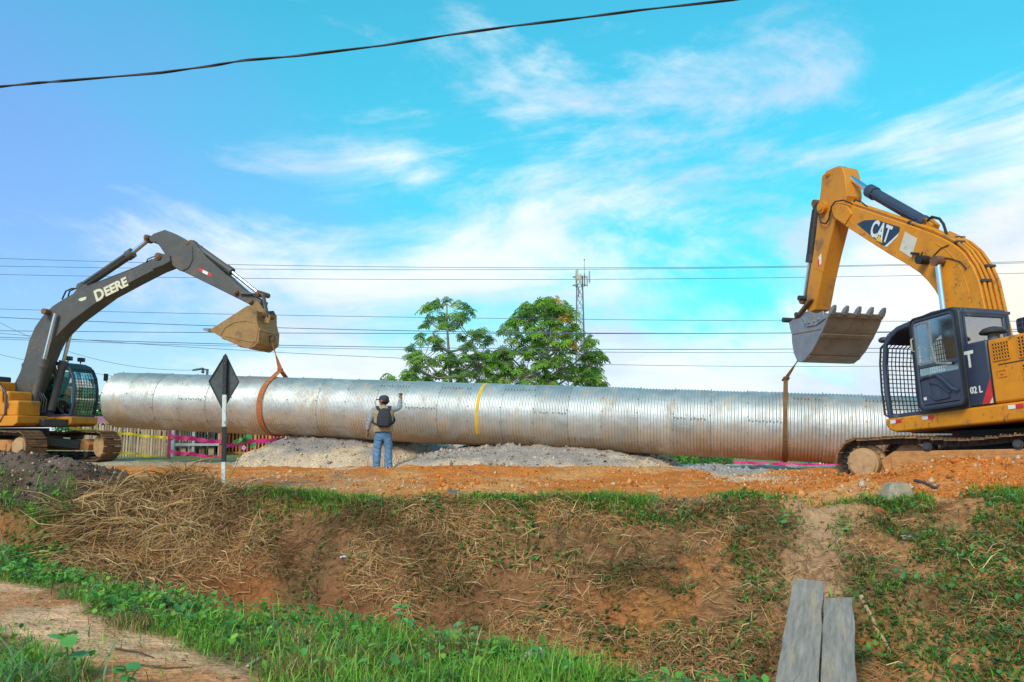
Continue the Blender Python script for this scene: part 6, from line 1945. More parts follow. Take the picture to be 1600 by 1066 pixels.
def left_tree():
    base = [(668, 478), (679, 470), (698, 465), (716, 470), (728, 476), (734, 484), (690, 490), (708, 488), (722, 492), (676, 492), (692, 503), (704, 506), (715, 498),
            (662, 505), (656, 522), (672, 525), (688, 527), (684, 540), (744, 516), (755, 513), (748, 524), (764, 526), (721, 524), (733, 536), (641, 540), (645, 548),
            (640, 555), (655, 556), (668, 560), (650, 570), (635, 580), (660, 578), (614, 590), (604, 587), (633, 590), (650, 592), (668, 590), (690, 555), (705, 552), (700, 566), (720, 558),
            (715, 572), (730, 555), (742, 550), (690, 580), (706, 585), (742, 566), (752, 557), (760, 548), (765, 560), (755, 572), (735, 580), (745, 588), (720, 590), (700, 596), (765, 580), (760, 594), (780, 565), (780, 590)]
    rr = random.Random(3)
    tips = [(x + rr.uniform(-2, 2), y, rr.uniform(-1.6, 1.6), 1.0) for x, y in base]
    for x, y in base:
        if y > 545 or rr.random() < 0.3:
            tips.append((x + rr.uniform(-12, 12), y + rr.uniform(-2, 12), rr.uniform(-2, 2), 0.9))
    umbrella_tree('umbrella_leaf_tree', 'slender open-crowned tree with tiered leaf clusters left of the dense tree', 38, [(706, 640), (704, 590), (701, 550), (699, 515), (698, 475)], tips,
                  [(668, 500, 0.5), (676, 520, -0.7), (720, 508, 0.3), (740, 530, -0.5), (660, 560, 0.6), (645, 575, -0.5), (735, 570, 0.8), (625, 598, 0.0), (755, 570, -0.8)], 5, 0.92)


def right_tree():
    rr = random.Random(9); tips = []
    # dome outline: half-width by height
    yy = [466, 475, 490, 505, 520, 535, 550, 565, 580, 600]
    lf = [838, 815, 803, 792, 782, 776, 774, 772, 770, 770]
    rt = [865, 888, 892, 900, 915, 930, 945, 938, 940, 950]
    tries = 0
    while len(tips) < 185 and tries < 9000:
        tries += 1
        y = rr.uniform(466, 612); l_ = np.interp(y, yy, lf); r_ = np.interp(y, yy, rt)
        x = rr.uniform(l_, r_)
        c = (l_ + r_) / 2; hw = (r_ - l_) / 2
        f = abs(x - c) / hw
        edge = max(f, 1 - (y - 462) / 60.0)
        if rr.random() > 0.5 + 0.5 * max(0.0, edge) ** 2:
            continue
        dep = math.sqrt(max(0.05, 1 - min(1, f) ** 2)) * 2.4
        d = rr.choice((-1, 1)) * dep * rr.uniform(0.55, 1.0)
        if any((x - a) ** 2 + ((y - b) * 1.3) ** 2 + ((d - e) * 9) ** 2 < 80 for a, b, e, _ in tips):
            continue
        tips.append((x, y, d, 1.0))
    umbrella_tree('umbrella_leaf_tree', 'dense dome-crowned tree with tiered leaf clusters in front of the mast', 37, [(850, 645), (852, 600), (855, 560), (856, 525), (852, 492)], tips,
                  [(820, 520, 0.5), (890, 515, -0.6), (800, 560, -0.8), (910, 555, 0.7), (835, 545, 1.4), (875, 545, -1.5), (785, 595, 0.6), (925, 595, -0.5), (820, 590, -1.4), (890, 590, 1.3), (862, 490, -0.8), (840, 495, 0.8)], 6, 0.92)


left_tree()
right_tree()


# leafy bushes: small leaf quads round a few stems
def bush(name, label, c, r, n, cols, seed, cat='bush', group=None):
    g = np.random.default_rng(seed)
    root = thing(name, (c[0], c[1], c[2]), label, cat, group)
    w = MB()
    for k in range(5):
        a = g.uniform(0, 6.28)
        w.tube([(c[0], c[1], c[2] - 0.1), (c[0] + 0.3 * r[0] * math.cos(a), c[1] + 0.3 * r[1] * math.sin(a), c[2] + r[2] * 0.6), (c[0] + 0.6 * r[0] * math.cos(a), c[1] + 0.6 * r[1] * math.sin(a), c[2] + r[2] * 1.2)], [0.05, 0.035, 0.015], 5)
    w.build('stem', BARK, root)
    u = g.normal(size=(n, 3)); u /= np.linalg.norm(u, axis=1)[:, None]
    rad = g.uniform(0.45, 1.0, n) ** 0.5
    lump = 0.75 + 0.5 * vnoise(u[:, 0] * 3 + seed, u[:, 2] * 3 + u[:, 1] * 2, seed)
    P = u * (rad * lump)[:, None] * np.array(r) + np.array([0, 0, r[2] * 0.95])
    s = 0.05 * max(r) * g.uniform(0.7, 1.6, n)
    d = g.normal(size=(n, 3)); d /= np.linalg.norm(d, axis=1)[:, None]
    e = np.cross(d, g.normal(size=(n, 3))); e /= np.linalg.norm(e, axis=1)[:, None]
    V = np.stack([P - d * s[:, None], P + e * s[:, None] * .5, P + d * s[:, None], P - e * s[:, None] * .5], 1).reshape(-1, 3)
    cc = np.array(cols)[g.integers(0, len(cols), n)] * g.normal(1, 0.2, n)[:, None]
    o = np_mesh('crown', V, quads=np.arange(n * 4).reshape(-1, 4), col=np.repeat(np.clip(cc, .01, 1), 4, 0), material=MATS['foliage'])
    o.parent = root


def far_bush(px, py_base, y, w_, h_, label, seed, cols=LEAF, n=2500):
    b = at_y(px, py_base, y); z = gz(b.x, y)
    bush('bush', label, (b.x, y, z), (w_, w_ * 0.8, h_), n, cols, seed, 'bush')


far_bush(150, 665, 60, 2.6, 1.7, 'round green bush left of the open pipe end, beyond the stall roof', 21, n=4000)
far_bush(185, 665, 66, 3.0, 1.5, 'green bush hidden behind the open pipe end beyond the stall roof', 22, n=3000)
far_bush(1085, 735, 46, 1.6, 0.9, 'green bush under the pipe behind the magenta tape', 23, [(0.14, 0.36, 0.05), (0.09, 0.26, 0.04)])
far_bush(1118, 738, 40, 0.9, 0.55, 'small dark green bush under the pipe between two tape posts', 24)
far_bush(1050, 735, 52, 1.6, 0.9, 'pale green bush under the pipe beside the gravel heap', 25, [(0.18, 0.42, 0.06), (0.12, 0.30, 0.05)])


# ------------------------------------------------------------ telecom mast
def mast():
    y0 = 156.0
    b = at_y(908, 690, y0); g = gz(b.x, y0)
    root = thing('telecom_mast', (b.x, y0, g), 'grey lattice telecom mast with panel antennas beyond the dense tree', 'mast')
    st = mat('mast_steel', (0.16, 0.17, 0.19), 0.55, 0.4, var=0.15, scale=1.0)
    zt = at_y(908, 432, y0).z
    hw0, hw1 = 1.15, 0.52

    def hw(z): return hw0 + (hw1 - hw0) * min(1, max(0, (z - g) / (zt - g)))
    for sx in (-1, 1):
        for sy in (-1, 1):
            w = MB(); w.tube([(b.x + sx * hw0, y0 + sy * hw0, g - 0.3), (b.x + sx * hw1, y0 + sy * hw1, zt)], 0.09, 6); w.build('leg', st, root)
    n = 17
    for i in range(n):
        z0 = g + (zt - g) * i / n; z1 = g + (zt - g) * (i + 1) / n
        w = MB()
        cs = [(-1, -1), (1, -1), (1, 1), (-1, 1)]
        for k in range(4):
            a, c = cs[k], cs[(k + 1) % 4]
            h0, h1 = hw(z0), hw(z1)
            w.bar((b.x + a[0] * h0, y0 + a[1] * h0, z0), (b.x + c[0] * h1, y0 + c[1] * h1, z1), 0.07, 0.07)
            w.bar((b.x + c[0] * h0, y0 + c[1] * h0, z0), (b.x + a[0] * h1, y0 + a[1] * h1, z1), 0.07, 0.07)
            w.bar((b.x + a[0] * h1, y0 + a[1] * h1, z1), (b.x + c[0] * h1, y0 + c[1] * h1, z1), 0.06, 0.06)
        w.build('brace', st, root, smooth=False)
    # antenna frames and panels
    pan = mat('antenna_panel', (0.36, 0.36, 0.35), 0.6, var=0.1, scale=1)
    pany = mat('antenna_panel_cream', (0.48, 0.42, 0.26), 0.6, var=0.1, scale=1)
    for zz in (at_y(908, 446, y0).z, at_y(908, 433, y0).z):
        w = MB()
        for k in range(6):
            a0, a1 = math.pi / 3 * k, math.pi / 3 * (k + 1)
            w.bar((b.x + 1.35 * math.cos(a0), y0 + 1.35 * math.sin(a0), zz), (b.x + 1.35 * math.cos(a1), y0 + 1.35 * math.sin(a1), zz), 0.08, 0.08)
            w.bar((b.x + 0.5 * math.cos(a0), y0 + 0.5 * math.sin(a0), zz), (b.x + 1.35 * math.cos(a0), y0 + 1.35 * math.sin(a0), zz), 0.07, 0.07)
        w.build('antenna_frame', st, root, smooth=False)
    for px, y1, y2, dy, w_, m_ in ((900.0, 423, 447, 0.3, 0.16, pan), (902.2, 421, 437, -1.2, 0.30, pany), (906.8, 428, 442, -1.3, 0.26, pany), (913.5, 427, 446, 0.9, 0.18, pan), (917.5, 431, 447, -1.0, 0.22, pan), (921, 424, 441, -0.4, 0.24, pan)):
        p0 = at_y(px, y2, y0 + dy); p1 = at_y(px, y1, y0 + dy)
        w = MB(); w.box(((p0.x + p1.x) / 2, y0 + dy, (p0.z + p1.z) / 2), (w_ * 1.25, 0.16, p1.z - p0.z)); w.cyl((p0.x, y0 + dy + 0.15, p0.z - 0.3), (p0.x, y0 + dy + 0.15, p1.z), 0.05, n=6)
        w.build('panel_antenna', m_, root, bevel=0.02)
    w = MB(); p1 = at_y(913, 406, y0); p0 = at_y(913, 440, y0)
    w.cyl((p0.x, y0, p0.z), (p1.x, y0, p1.z), 0.045, n=6); w.ball((p1.x, y0, p1.z), 0.14, 8, 6); w.build('lightning_rod', st, root)
    w = MB(); p = at_y(903.5, 458, y0); w.box((p.x, y0 - 0.9, p.z), (0.22, 0.2, 1.8)); w.build('equipment_box', st, root)


mast()

# ------------------------------------------------------------ overhead wires
WIRE = mat('wire_dark', (0.10, 0.12, 0.16), 0.6, var=0.1, scale=1)


def wire(pl, y0, r, label, x_ext=0.25):
    """pl: three photo points (left, middle, right): a shallow sagging line in the plane y0"""
    P = [at_y(x, y, y0) for x, y in pl]
    xs = np.array([p.x for p in P]); zs = np.array([p.z for p in P])
    cf = np.polyfit(xs, zs, 2)
    x0, x1 = xs.min(), xs.max(); e = (x1 - x0) * x_ext
    w = MB(); w.tube([(x, y0, float(np.polyval(cf, x))) for x in np.linspace(x0 - e, x1 + e, 40)], r, 5)
    o = w.build('power_line', WIRE, None)
    tag(o, label, 'power line', 'overhead lines behind the pipe')


ROWS = [((0, 404), (800, 418.5), (1600, 409)), ((0, 416), (800, 421.5), (1600, 411)), ((0, 429), (800, 437), (1600, 427)), ((0, 483), (800, 498), (1600, 502)),
        ((0, 496), (800, 519.5), (1600, 514.5)), ((0, 517), (800, 521.5), (1600, 518)), ((0, 527), (800, 545), (1600, 541)), ((0, 530), (800, 549), (1600, 549)), ((0, 521), (800, 566), (1600, 569))]
NMS = ['topmost thin power line above the mast antennas', 'second thin power line from the top, just under the topmost', 'third power line from the top, crossing the mast antennas',
       'single power line halfway between the upper and lower bundles', 'upper line of the lower bundle, crossing the left bucket', 'second line of the lower bundle, nearly level',
       'third line of the lower bundle, passing below the left bucket tip', 'fourth line of the lower bundle, just under the third', 'lowest power line, passing just above the pipe']
for k, (rw, nm) in enumerate(zip(ROWS, NMS)):
    wire(rw, 33.0 + 0.5 * (k % 3), 0.010 if k not in (4, 5, 6) else 0.014, nm)
# service drops on the left
for pl, lab in ((((-60, 470), (100, 547), (316, 578)), 'thin service wire dropping to the street lamp behind the pipe'), (((-60, 540), (90, 573), (260, 600)), 'faint service wire running down behind the left cab')):
    wire(pl, 36.0, 0.009, lab, 0.0)


def thick_cable():
    y0 = 8.0
    pts = [(-420, 176), (-200, 155), (0, 135.5), (60, 129.5), (100, 126.5), (250, 114), (330, 103), (380, 94.5), (460, 88), (600, 71), (700, 55), (800, 41), (900, 29), (1000, 16), (1145, 0), (1300, -22), (1600, -70), (2000, -130)]
    P = [at_y(x, y, y0) for x, y in pts]
    # resample, twist two strands
    ts = np.linspace(0, len(P) - 1, 160)
    Q = []
    for t in ts:
        i = min(int(t), len(P) - 2); Q.append(P[i].lerp(P[i + 1], t - i))
    root = thing('overhead_cable', tuple(Q[60]), 'thick twisted black cable sagging across the top of the sky', 'cable')
    m = mat('cable_black', (0.03, 0.026, 0.030), 0.55, var=0.2, scale=8)
    for s in (0, math.pi):
        w = MB(); w.tube([q + Vector((0, math.cos(i * 0.31 + s) * 0.007, math.sin(i * 0.31 + s) * 0.005)) for i, q in enumerate(Q)], 0.0095, 8); w.build('strand', m, root)


thick_cable()


# ------------------------------------------------------------ street lamp behind the pipe
def street_lamp():
    y0 = 34.0
    p = at_y(324, 577, y0); g = gz(p.x, y0)
    root = thing('street_lamp', (p.x, y0, g), 'small street lamp with flat arm peeking over the pipe beside the sign', 'street lamp')
    m = mat('lamp_grey', (0.13, 0.13, 0.14), 0.6, 0.3)
    w = MB(); w.cyl((p.x, y0, g - 0.2), (p.x, y0, p.z), 0.06, 0.05, 10); w.build('pole', m, root)
    e = at_y(303, 577, y0)
    w = MB(); w.tube([(p.x + 0.05, y0, p.z - 0.03), (p.x - 0.2, y0, p.z), (e.x + 0.1, y0, e.z)], 0.035, 8); w.build('arm', m, root)
    w = MB(); w.prism([(e.x - 0.05, y0 - .1, e.z - 0.07), (e.x + 0.38, y0 - .12, e.z - 0.01), (e.x + 0.38, y0 + .12, e.z - 0.01), (e.x - 0.05, y0 + .1, e.z - 0.07)],
                      [(e.x - 0.02, y0 - .1, e.z - 0.01), (e.x + 0.38, y0 - .12, e.z + 0.06), (e.x + 0.38, y0 + .12, e.z + 0.06), (e.x - 0.02, y0 + .1, e.z - 0.01)]); w.build('lamp_head', m, root, bevel=0.01)
    q = at_y(317, 581, y0); w = MB(); w.ball(q, 0.07, 10, 8); w.build('photocell', m, root)


street_lamp()

# ------------------------------------------------------------ fence, stall, tapes behind on the left
WOODM = [mat('weathered_wood_%d' % i, c, 0.85, var=0.25, scale=5) for i, c in enumerate(((0.42, 0.29, 0.17), (0.33, 0.22, 0.13), (0.50, 0.38, 0.25)))]
GREYW = mat('grey_post', (0.36, 0.37, 0.37), 0.8, var=0.2, scale=5)
DARKW = mat('dark_boards', (0.055, 0.042, 0.035), 0.85, var=0.3, scale=4)


def picket_fence():
    y0 = 30.0
    a = at_y(120, 700, y0); b = at_y(262, 700, y0)
    root = thing('picket_fence', ((a.x + b.x) / 2, y0, gz((a.x + b.x) / 2, y0)), 'fence of narrow upright wooden pickets under the left end of the pipe', 'fence')
    n = 34
    g0 = gz(a.x, y0)
    meshes = []
    for v in range(3):
        w = MB(); w.box((0, 0, 0.58), (0.075, 0.022, 1.16))
        me = bpy.data.meshes.new('picket'); me.from_pydata(w.v, [], w.f); me.materials.append(WOODM[v]); meshes.append(me)
    for i in range(n):
        x = a.x + (b.x - a.x) * i / (n - 1)
        o = bpy.data.objects.new('picket', meshes[random.randrange(3)]); COL.objects.link(o); o.parent = root
        o.location = Vector((x, y0, gz(x, y0) - 0.03)) - Vector(root.location); o.scale = (random.uniform(.7, 1.2), 1, random.uniform(.95, 1.07)); o.rotation_euler = (0, random.gauss(0, 0.018), 0)
    for z in (0.28, 0.95):
        w = MB(); w.bar((a.x, y0 + 0.04, g0 + z), (b.x, y0 + 0.04, g0 + z), 0.04, 0.07); w.build('rail', WOODM[1], root, smooth=False)


picket_fence()


def stall():
    y0 = 31.0
    a = at_y(258, 715, y0); b = at_y(345, 715, y0); g = gz(a.x, y0)
    root = thing('market_stall', ((a.x + b.x) / 2, y0, g), 'wooden stall frame with grey posts and railings right of the picket fence', 'stall')
    W = b.x - a.x
    for i, f in enumerate((0.06, 0.50, 0.97)):
        x = a.x + W * f
        w = MB(); w.box((x, y0, g + 0.75), (0.10, 0.10, 1.5)); w.build('post', GREYW, root, bevel=0.008)
        w = MB(); w.box((x, y0 + 2.0, g + 0.75), (0.10, 0.10, 1.5)); w.build('post', GREYW, root, bevel=0.008)
    for z in (0.42, 1.28):
        w = MB(); w.box((a.x + W * 0.5, y0 - 0.06, g + z), (W, 0.05, 0.09)); w.build('rail', GREYW, root)
    for i in range(9):
        x = a.x + W * (0.03 + 0.117 * i)
        w = MB(); w.box((x + 0.1, y0 + 2.1, g + 0.6), (0.215, 0.03, 1.3)); w.build('back_board', DARKW if i % 3 else WOODM[1], root)
    for i in range(16):
        x = a.x + W * (0.04 + 0.058 * i)
        w = MB(); w.box((x, y0 + 1.1, g + 0.72 + 0.02 * (i % 3)), (0.045, 0.03, 0.55)); w.build('slat', WOODM[i % 3], root)
    for i in range(6):
        x = a.x + W * (0.07 + 0.17 * i)
        w = MB(); w.box((x, y0 + 0.5, g + 0.15), (0.20, 0.2, 0.32)); w.build('stub_block', WOODM[(i + 1) % 3], root)
    w = MB(); w.box((a.x + W * 0.5, y0 + 1.0, g + 0.44), (W, 1.6, 0.05)); w.build('floor', DARKW, root)
    w = MB(); w.prism([(a.x - 0.3, y0 - 0.4, g + 1.62), (b.x + 0.3, y0 - 0.4, g + 1.62), (b.x + 0.3, y0 + 2.6, g + 1.85), (a.x - 0.3, y0 + 2.6, g + 1.85)],
                      [(a.x - 0.3, y0 - 0.4, g + 1.66), (b.x + 0.3, y0 - 0.4, g + 1.66), (b.x + 0.3, y0 + 2.6, g + 1.89), (a.x - 0.3, y0 + 2.6, g + 1.89)]); w.build('roof_sheet', DARKW, root)
    # orange barrel-like post clad beside it
    return root


stall()


def shed():
    y0 = 36.0
    a = at_y(105, 690, y0); b = at_y(270, 690, y0); g = gz(a.x, y0)
    root = thing('low_shed', ((a.x + b.x) / 2, y0, g), 'low shed with pink and purple corrugated roof sheets behind the picket fence', 'shed')
    z1 = at_y(190, 666, y0).z; z2 = at_y(150, 656, y0).z
    w = MB(); w.box(((a.x + b.x) / 2, y0 + 1.5, (g + z1) / 2), (b.x - a.x, 2.6, z1 - g)); w.build('wall', mat('shed_wall', (0.20, 0.15, 0.13), 0.85, var=0.3, scale=2), root)
    mid = a.x + (b.x - a.x) * 0.42
    for nm, x0, x1, zz, col in (('roof_sheet', a.x - 0.4, mid, z2, (0.55, 0.20, 0.24)), ('roof_sheet', mid - 0.3, b.x + 0.3, z1 + 0.02, (0.115, 0.085, 0.17))):
        n = 60; w = MB()
        for k in range(n + 1):
            x = x0 + (x1 - x0) * k / n; wv = 0.035 * math.sin(k * 1.57)
            w.v += [(x, y0 - 0.3, zz - 0.12 + wv), (x, y0 + 3.1, zz + 0.18 + wv), (x, y0 - 0.3, zz - 0.16 + wv), (x, y0 + 3.1, zz + 0.14 + wv)]
        w.f = [(4 * k, 4 * k + 4, 4 * k + 5, 4 * k + 1) for k in range(n)] + [(4 * k + 2, 4 * k + 3, 4 * k + 7, 4 * k + 6) for k in range(n)] + [(4 * k, 4 * k + 2, 4 * k + 6, 4 * k + 4) for k in range(n)]
        w.build(nm, mat('roof_' + ('pink' if col[0] > .3 else 'purple'), col, 0.6, var=0.25, scale=3), root)


shed()

MAG = mat('magenta_tape', (0.85, 0.035, 0.24), 0.5, var=0.15, scale=5, trans=0.2)
YTAPE = mat('yellow_tape', (0.82, 0.62, 0.02), 0.5, var=0.12, scale=5, trans=0.2)


def tape(pts, width, m_, label, grp, y0=None, sag=0.03):
    """pts: (px, py, depth)"""
    P = [at_y(x, y, d) for x, y, d in pts]
    Q = []
    for i in range(len(P) - 1):
        for t in np.linspace(0, 1, 12, endpoint=(i == len(P) - 2)):
            Q.append(P[i].lerp(P[i + 1], float(t)) - Vector((0, 0, sag * math.sin(math.pi * t))))
    w = MB(); n = len(Q)
    dirs = [Vector((0, 0.35 * math.sin(i * 0.9), 1)).normalized() for i in range(n)]
    ribbon(w, Q, dirs, [width * (0.8 + 0.25 * math.sin(i * 1.7)) for i in range(n)], 0.004)
    o = w.build('barrier_tape', m_, None, smooth=False)
    tag(o, label, 'barrier tape', grp)
    return o


tape([(110, 668, 27), (150, 673, 28), (205, 678, 28.5), (250, 683, 28.8), (270, 683, 28.8)], 0.11, YTAPE, 'upper yellow caution tape crossing in front of the picket fence', 'caution tapes')
tape([(165, 703, 28), (215, 709, 28.5), (250, 716, 28.8)], 0.09, YTAPE, 'lower yellow caution tape near the foot of the picket fence', 'caution tapes')
tape([(264, 681, 27.5), (300, 685, 27.6), (346, 690, 27.8)], 0.17, MAG, 'upper magenta tape across the stall frame', 'magenta tapes')
tape([(264, 705, 27.5), (300, 709, 27.6), (346, 715, 27.8)], 0.14, MAG, 'lower magenta tape across the stall frame', 'magenta tapes')
tape([(350, 697, 29), (385, 690, 30), (455, 684, 31)], 0.18, MAG, 'magenta tape rising behind the left gravel heap', 'magenta tapes')
tape([(676, 700, 30), (720, 702, 30), (757, 704, 30)], 0.16, MAG, 'short magenta tape showing under the pipe by the yellow stripe', 'magenta tapes')
tape([(1020, 722, 50), (1085, 720, 50), (1160, 723, 50), (1225, 725, 50), (1320, 727, 50)], 0.20, MAG, 'upper magenta tape under the right half of the pipe', 'magenta tapes')
tape([(1020, 728, 50), (1085, 729, 50), (1160, 729, 50), (1225, 731, 50), (1320, 734, 50)], 0.16, MAG, 'lower magenta tape under the right half of the pipe', 'magenta tapes')


def tape_post(px, y, h, m_, label, th=0.09, base=None):
    p = at_y(px, 700, y); g = gz(p.x, y)
    w = MB(); w.prism([(p.x - th / 2, y - th / 2, g - 0.2), (p.x + th / 2, y - th / 2, g - 0.2), (p.x + th / 2, y + th / 2, g - 0.2), (p.x - th / 2, y + th / 2, g - 0.2)],
                      [(p.x - th / 2.4, y - th / 2.4, g + h), (p.x + th / 2.4, y - th / 2.4, g + h + 0.02), (p.x + th / 2.4, y + th / 2.4, g + h), (p.x - th / 2.4, y + th / 2.4, g + h - 0.02)])
    o = w.build('tape_post', m_, None, bevel=0.008)
    tag(o, label, 'post', 'posts holding barrier tape')


tape_post(264, 27.6, 0.95, mat('pink_wrapped', (0.50, 0.05, 0.12), 0.7, var=0.25, scale=4), 'magenta wrapped post at the left end of the stall tapes')
tape_post(346, 27.9, 1.12, mat('orange_post', (0.66, 0.17, 0.035), 0.7, var=0.2, scale=4), 'orange post directly behind the banded sign post', 0.14)
tape_post(270, 28.9, 1.05, GREYW, 'grey post ending the yellow caution tapes', 0.12)
tape_post(757, 30, 0.62, RUST, 'short brown post at the end of the tape below the yellow stripe', 0.08)
tape_post(1085, 50.1, 1.6, WOODM[0], 'wooden post in the tape line beside the bushes', 0.22)
tape_post(1104, 50.1, 1.6, WOODM[2], 'pale wooden post right of the bush in the tape line', 0.18)
tape_post(1222, 50.1, 1.6, MATS['pink_wrapped'], 'magenta wrapped post in the tape line left of the right track', 0.2)


def slat_barrier():
    y0 = 32.0
    a = at_y(352, 700, y0); b = at_y(462, 700, y0); g = gz(a.x, y0)
    root = thing('slatted_barrier', ((a.x + b.x) / 2, y0, g), 'orange slatted barrier rising behind the left gravel heap', 'barrier')
    m = MATS['orange_post']; pal = mat('orange_pale', (0.62, 0.26, 0.09), 0.7, var=0.2, scale=4)
    for k in range(20):
        x = a.x + (b.x - a.x) * k / 19
        w = MB(); w.box((x, y0, g + 0.5), (0.055 if k % 4 else 0.10, 0.04, 1.05 if k % 4 else 1.15)); w.build('slat', m if k % 4 else pal, root)
    for z in (0.12, 0.94):
        w = MB(); w.box(((a.x + b.x) / 2, y0 - 0.03, g + z), (b.x - a.x, 0.03, 0.07)); w.build('rail', pal, root)
    w = MB(); w.box(((a.x + b.x) / 2, y0 + 0.3, g + 0.5), (b.x - a.x, 0.04, 1.0)); w.build('backing_board', mat('dark_red_board', (0.16, 0.04, 0.025), 0.8, var=0.3, scale=3), root)


slat_barrier()


# bystanders far off under the pipe on the right
def bystander(px, y, label, top, legs):
    p = at_y(px, 700, y); g = gz(p.x, y)
    root = thing('person', (p.x, y, g), label, 'person', 'bystanders beyond the pipe')
    F = Matrix.Translation((p.x, y, g)) @ Matrix.Rotation(random.uniform(-.6, .6), 4, 'Z')
    n = [(0, 0, 0.93, 0.13, 0.10), (0, 0, 1.15, 0.13, 0.10), (0, 0, 1.36, 0.15, 0.1), (0, 0, 1.47, 0.055), (0, 0, 1.58, 0.085), (0, 0, 1.68, 0.07), (0.1, 0, 0.84, 0.09), (0.11, -0.02, 0.46, 0.062), (0.12, 0.02, 0.07, 0.042), (0.13, -0.12, 0.04, 0.036),
         (-0.1, 0, 0.84, 0.09), (-0.11, -0.02, 0.46, 0.062), (-0.12, 0.02, 0.07, 0.042), (-0.13, -0.12, 0.04, 0.036), (0.2, 0, 1.38, 0.055), (0.26, 0.02, 1.12, 0.042), (0.27, -0.06, 0.88, 0.03), (-0.2, 0, 1.38, 0.055), (-0.26, 0.02, 1.12, 0.042), (-0.27, -0.06, 0.88, 0.03)]
    e = [(0, 1), (1, 2), (2, 3), (3, 4), (4, 5), (0, 6), (6, 7), (7, 8), (8, 9), (0, 10), (10, 11), (11, 12), (12, 13), (2, 14), (14, 15), (15, 16), (2, 17), (17, 18), (18, 19)]
    hand(n, e, 16, n[16][:3], (0, -0.1, -1), (0, -1, 0), 0.3); hand(n, e, 19, n[19][:3], (0, -0.1, -1), (0, -1, 0), 0.3)
    w = MB(); add_skin(w, n, e, 1); w.build('body', SKIN, root, F)
    w = MB(); add_skin(w, [(0, 0, 1.0, 0.15, 0.12), (0, 0, 1.36, 0.165, 0.12), (0.2, 0, 1.38, 0.068), (0.25, 0.02, 1.16, 0.06), (-0.2, 0, 1.38, 0.068), (-0.25, 0.02, 1.16, 0.06)], [(0, 1), (1, 2), (2, 3), (1, 4), (4, 5)], 1); w.build('shirt', top, root, F)
    w = MB(); add_skin(w, [(0, 0, 0.95, 0.145, 0.115), (0.1, 0, 0.80, 0.10), (0.11, -0.01, 0.46, 0.08), (0.12, 0.02, 0.09, 0.075), (-0.1, 0, 0.80, 0.10), (-0.11, -0.01, 0.46, 0.08), (-0.12, 0.02, 0.09, 0.075)], [(0, 1), (1, 2), (2, 3), (0, 4), (4, 5), (5, 6)], 1); w.build('trousers', legs, root, F)


bystander(1262, 54, 'bystander in blue trousers under the pipe, left of the three', GREYSH, JEANS)
bystander(1282, 56, 'bystander in white trousers under the pipe, middle of the three', DKCLOTH, WHITE)
bystander(1299, 53, 'bystander in dark trousers under the pipe, beside the right track', TAN, DKCLOTH)


# white plastic sheet on the sand behind the man
def plastic_sheet():
    nx, ny = 26, 12
    a = at_y(628, 702, 23.6); b = at_y(742, 720, 21.6)
    V = np.zeros((ny, nx, 3))
    for j in range(ny):
        for i in range(nx):
            u, v = i / (nx - 1), j / (ny - 1)
            x = a.x + (b.x - a.x) * u; y = a.y + (b.y - a.y) * u + (v - 0.5) * 1.3
            z = gz(x, y)
            z = max(z, 0.03) + 0.50 * (1 - u) ** 1.5 + 0.05 * math.sin(v * 19 + u * 4) + 0.03
            V[j, i] = (x, y, z)
    i = np.arange(nx * ny).reshape(ny, nx)
    Q = np.stack([i[:-1, :-1], i[:-1, 1:], i[1:, 1:], i[1:, :-1]], -1).reshape(-1, 4)
    o = np_mesh('plastic_sheet', V.reshape(-1, 3), quads=Q, material=mat('white_plastic', (0.66, 0.66, 0.66), 0.35, var=0.12, scale=4, trans=0.2), smooth=True)
    sd = o.modifiers.new('thick', 'SOLIDIFY'); sd.thickness = 0.006
    tag(o, 'creased white plastic sheet spread on the sand right of the man', 'plastic sheet')


plastic_sheet()


# ------------------------------------------------------------ planks over the ditch
def planks():
    m = mat('grey_plank', (0.31, 0.25, 0.205), 0.85, var=0.38, scale=3, dirt=(0.46, 0.31, 0.19), damt=0.50, dscale=0.9, bump=0.02, bscale=7, stretch=(10, 0.8, 1.5), rotz=R(22))
    rr = random.Random(4)
    for (f0, f1, n0, n1, zf, zn, lab) in (((1240, 905), (1287, 908), (1210, 1066), (1279, 1066), 8.0, 5.9, 'left one of two grey planks bridging the ditch, the longer one'),
                                         ((1287, 935), (1333, 933), (1283, 1066), (1338, 1066), 7.65, 5.9, 'right one of two grey planks bridging the ditch, the shorter one')):
        A_ = at_y(*f0, zf); B_ = at_y(*f1, zf); C_ = at_y(*n1, zn); D_ = at_y(*n0, zn)
        # straighten: keep both edges parallel-ish and carry on towards the near bank
        k = (zn - 3.9) / (zf - zn)
        D2 = D_ + (D_ - A_) * k; C2 = C_ + (C_ - B_) * k
        n = 16; top = []
        for i in range(n + 1):
            t = i / n
            top.append((A_.lerp(D2, t) + Vector((rr.uniform(-.006, .006), 0, rr.uniform(-.003, .003))), B_.lerp(C2, t) + Vector((rr.uniform(-.012, .008), 0, rr.uniform(-.003, .003)))))
        w = MB(); th = Vector((0, 0, -0.055))
        for l_, r_ in top:
            w.v += [tuple(l_), tuple((l_ + r_) / 2 + Vector((0, 0, 0.004))), tuple(r_), tuple(r_ + th), tuple(l_ + th)]
        for i in range(n):
            for k2 in range(5):
                w.f.append((i * 5 + k2, i * 5 + (k2 + 1) % 5, i * 5 + 5 + (k2 + 1) % 5, i * 5 + 5 + k2))
        w.f.append((0, 1, 2, 3, 4)); w.f.append(tuple(n * 5 + q for q in (4, 3, 2, 1, 0)))
        o = w.build('plank', m, None, bevel=0.006)
        tag(o, lab, 'plank', 'planks bridging the ditch')


planks()


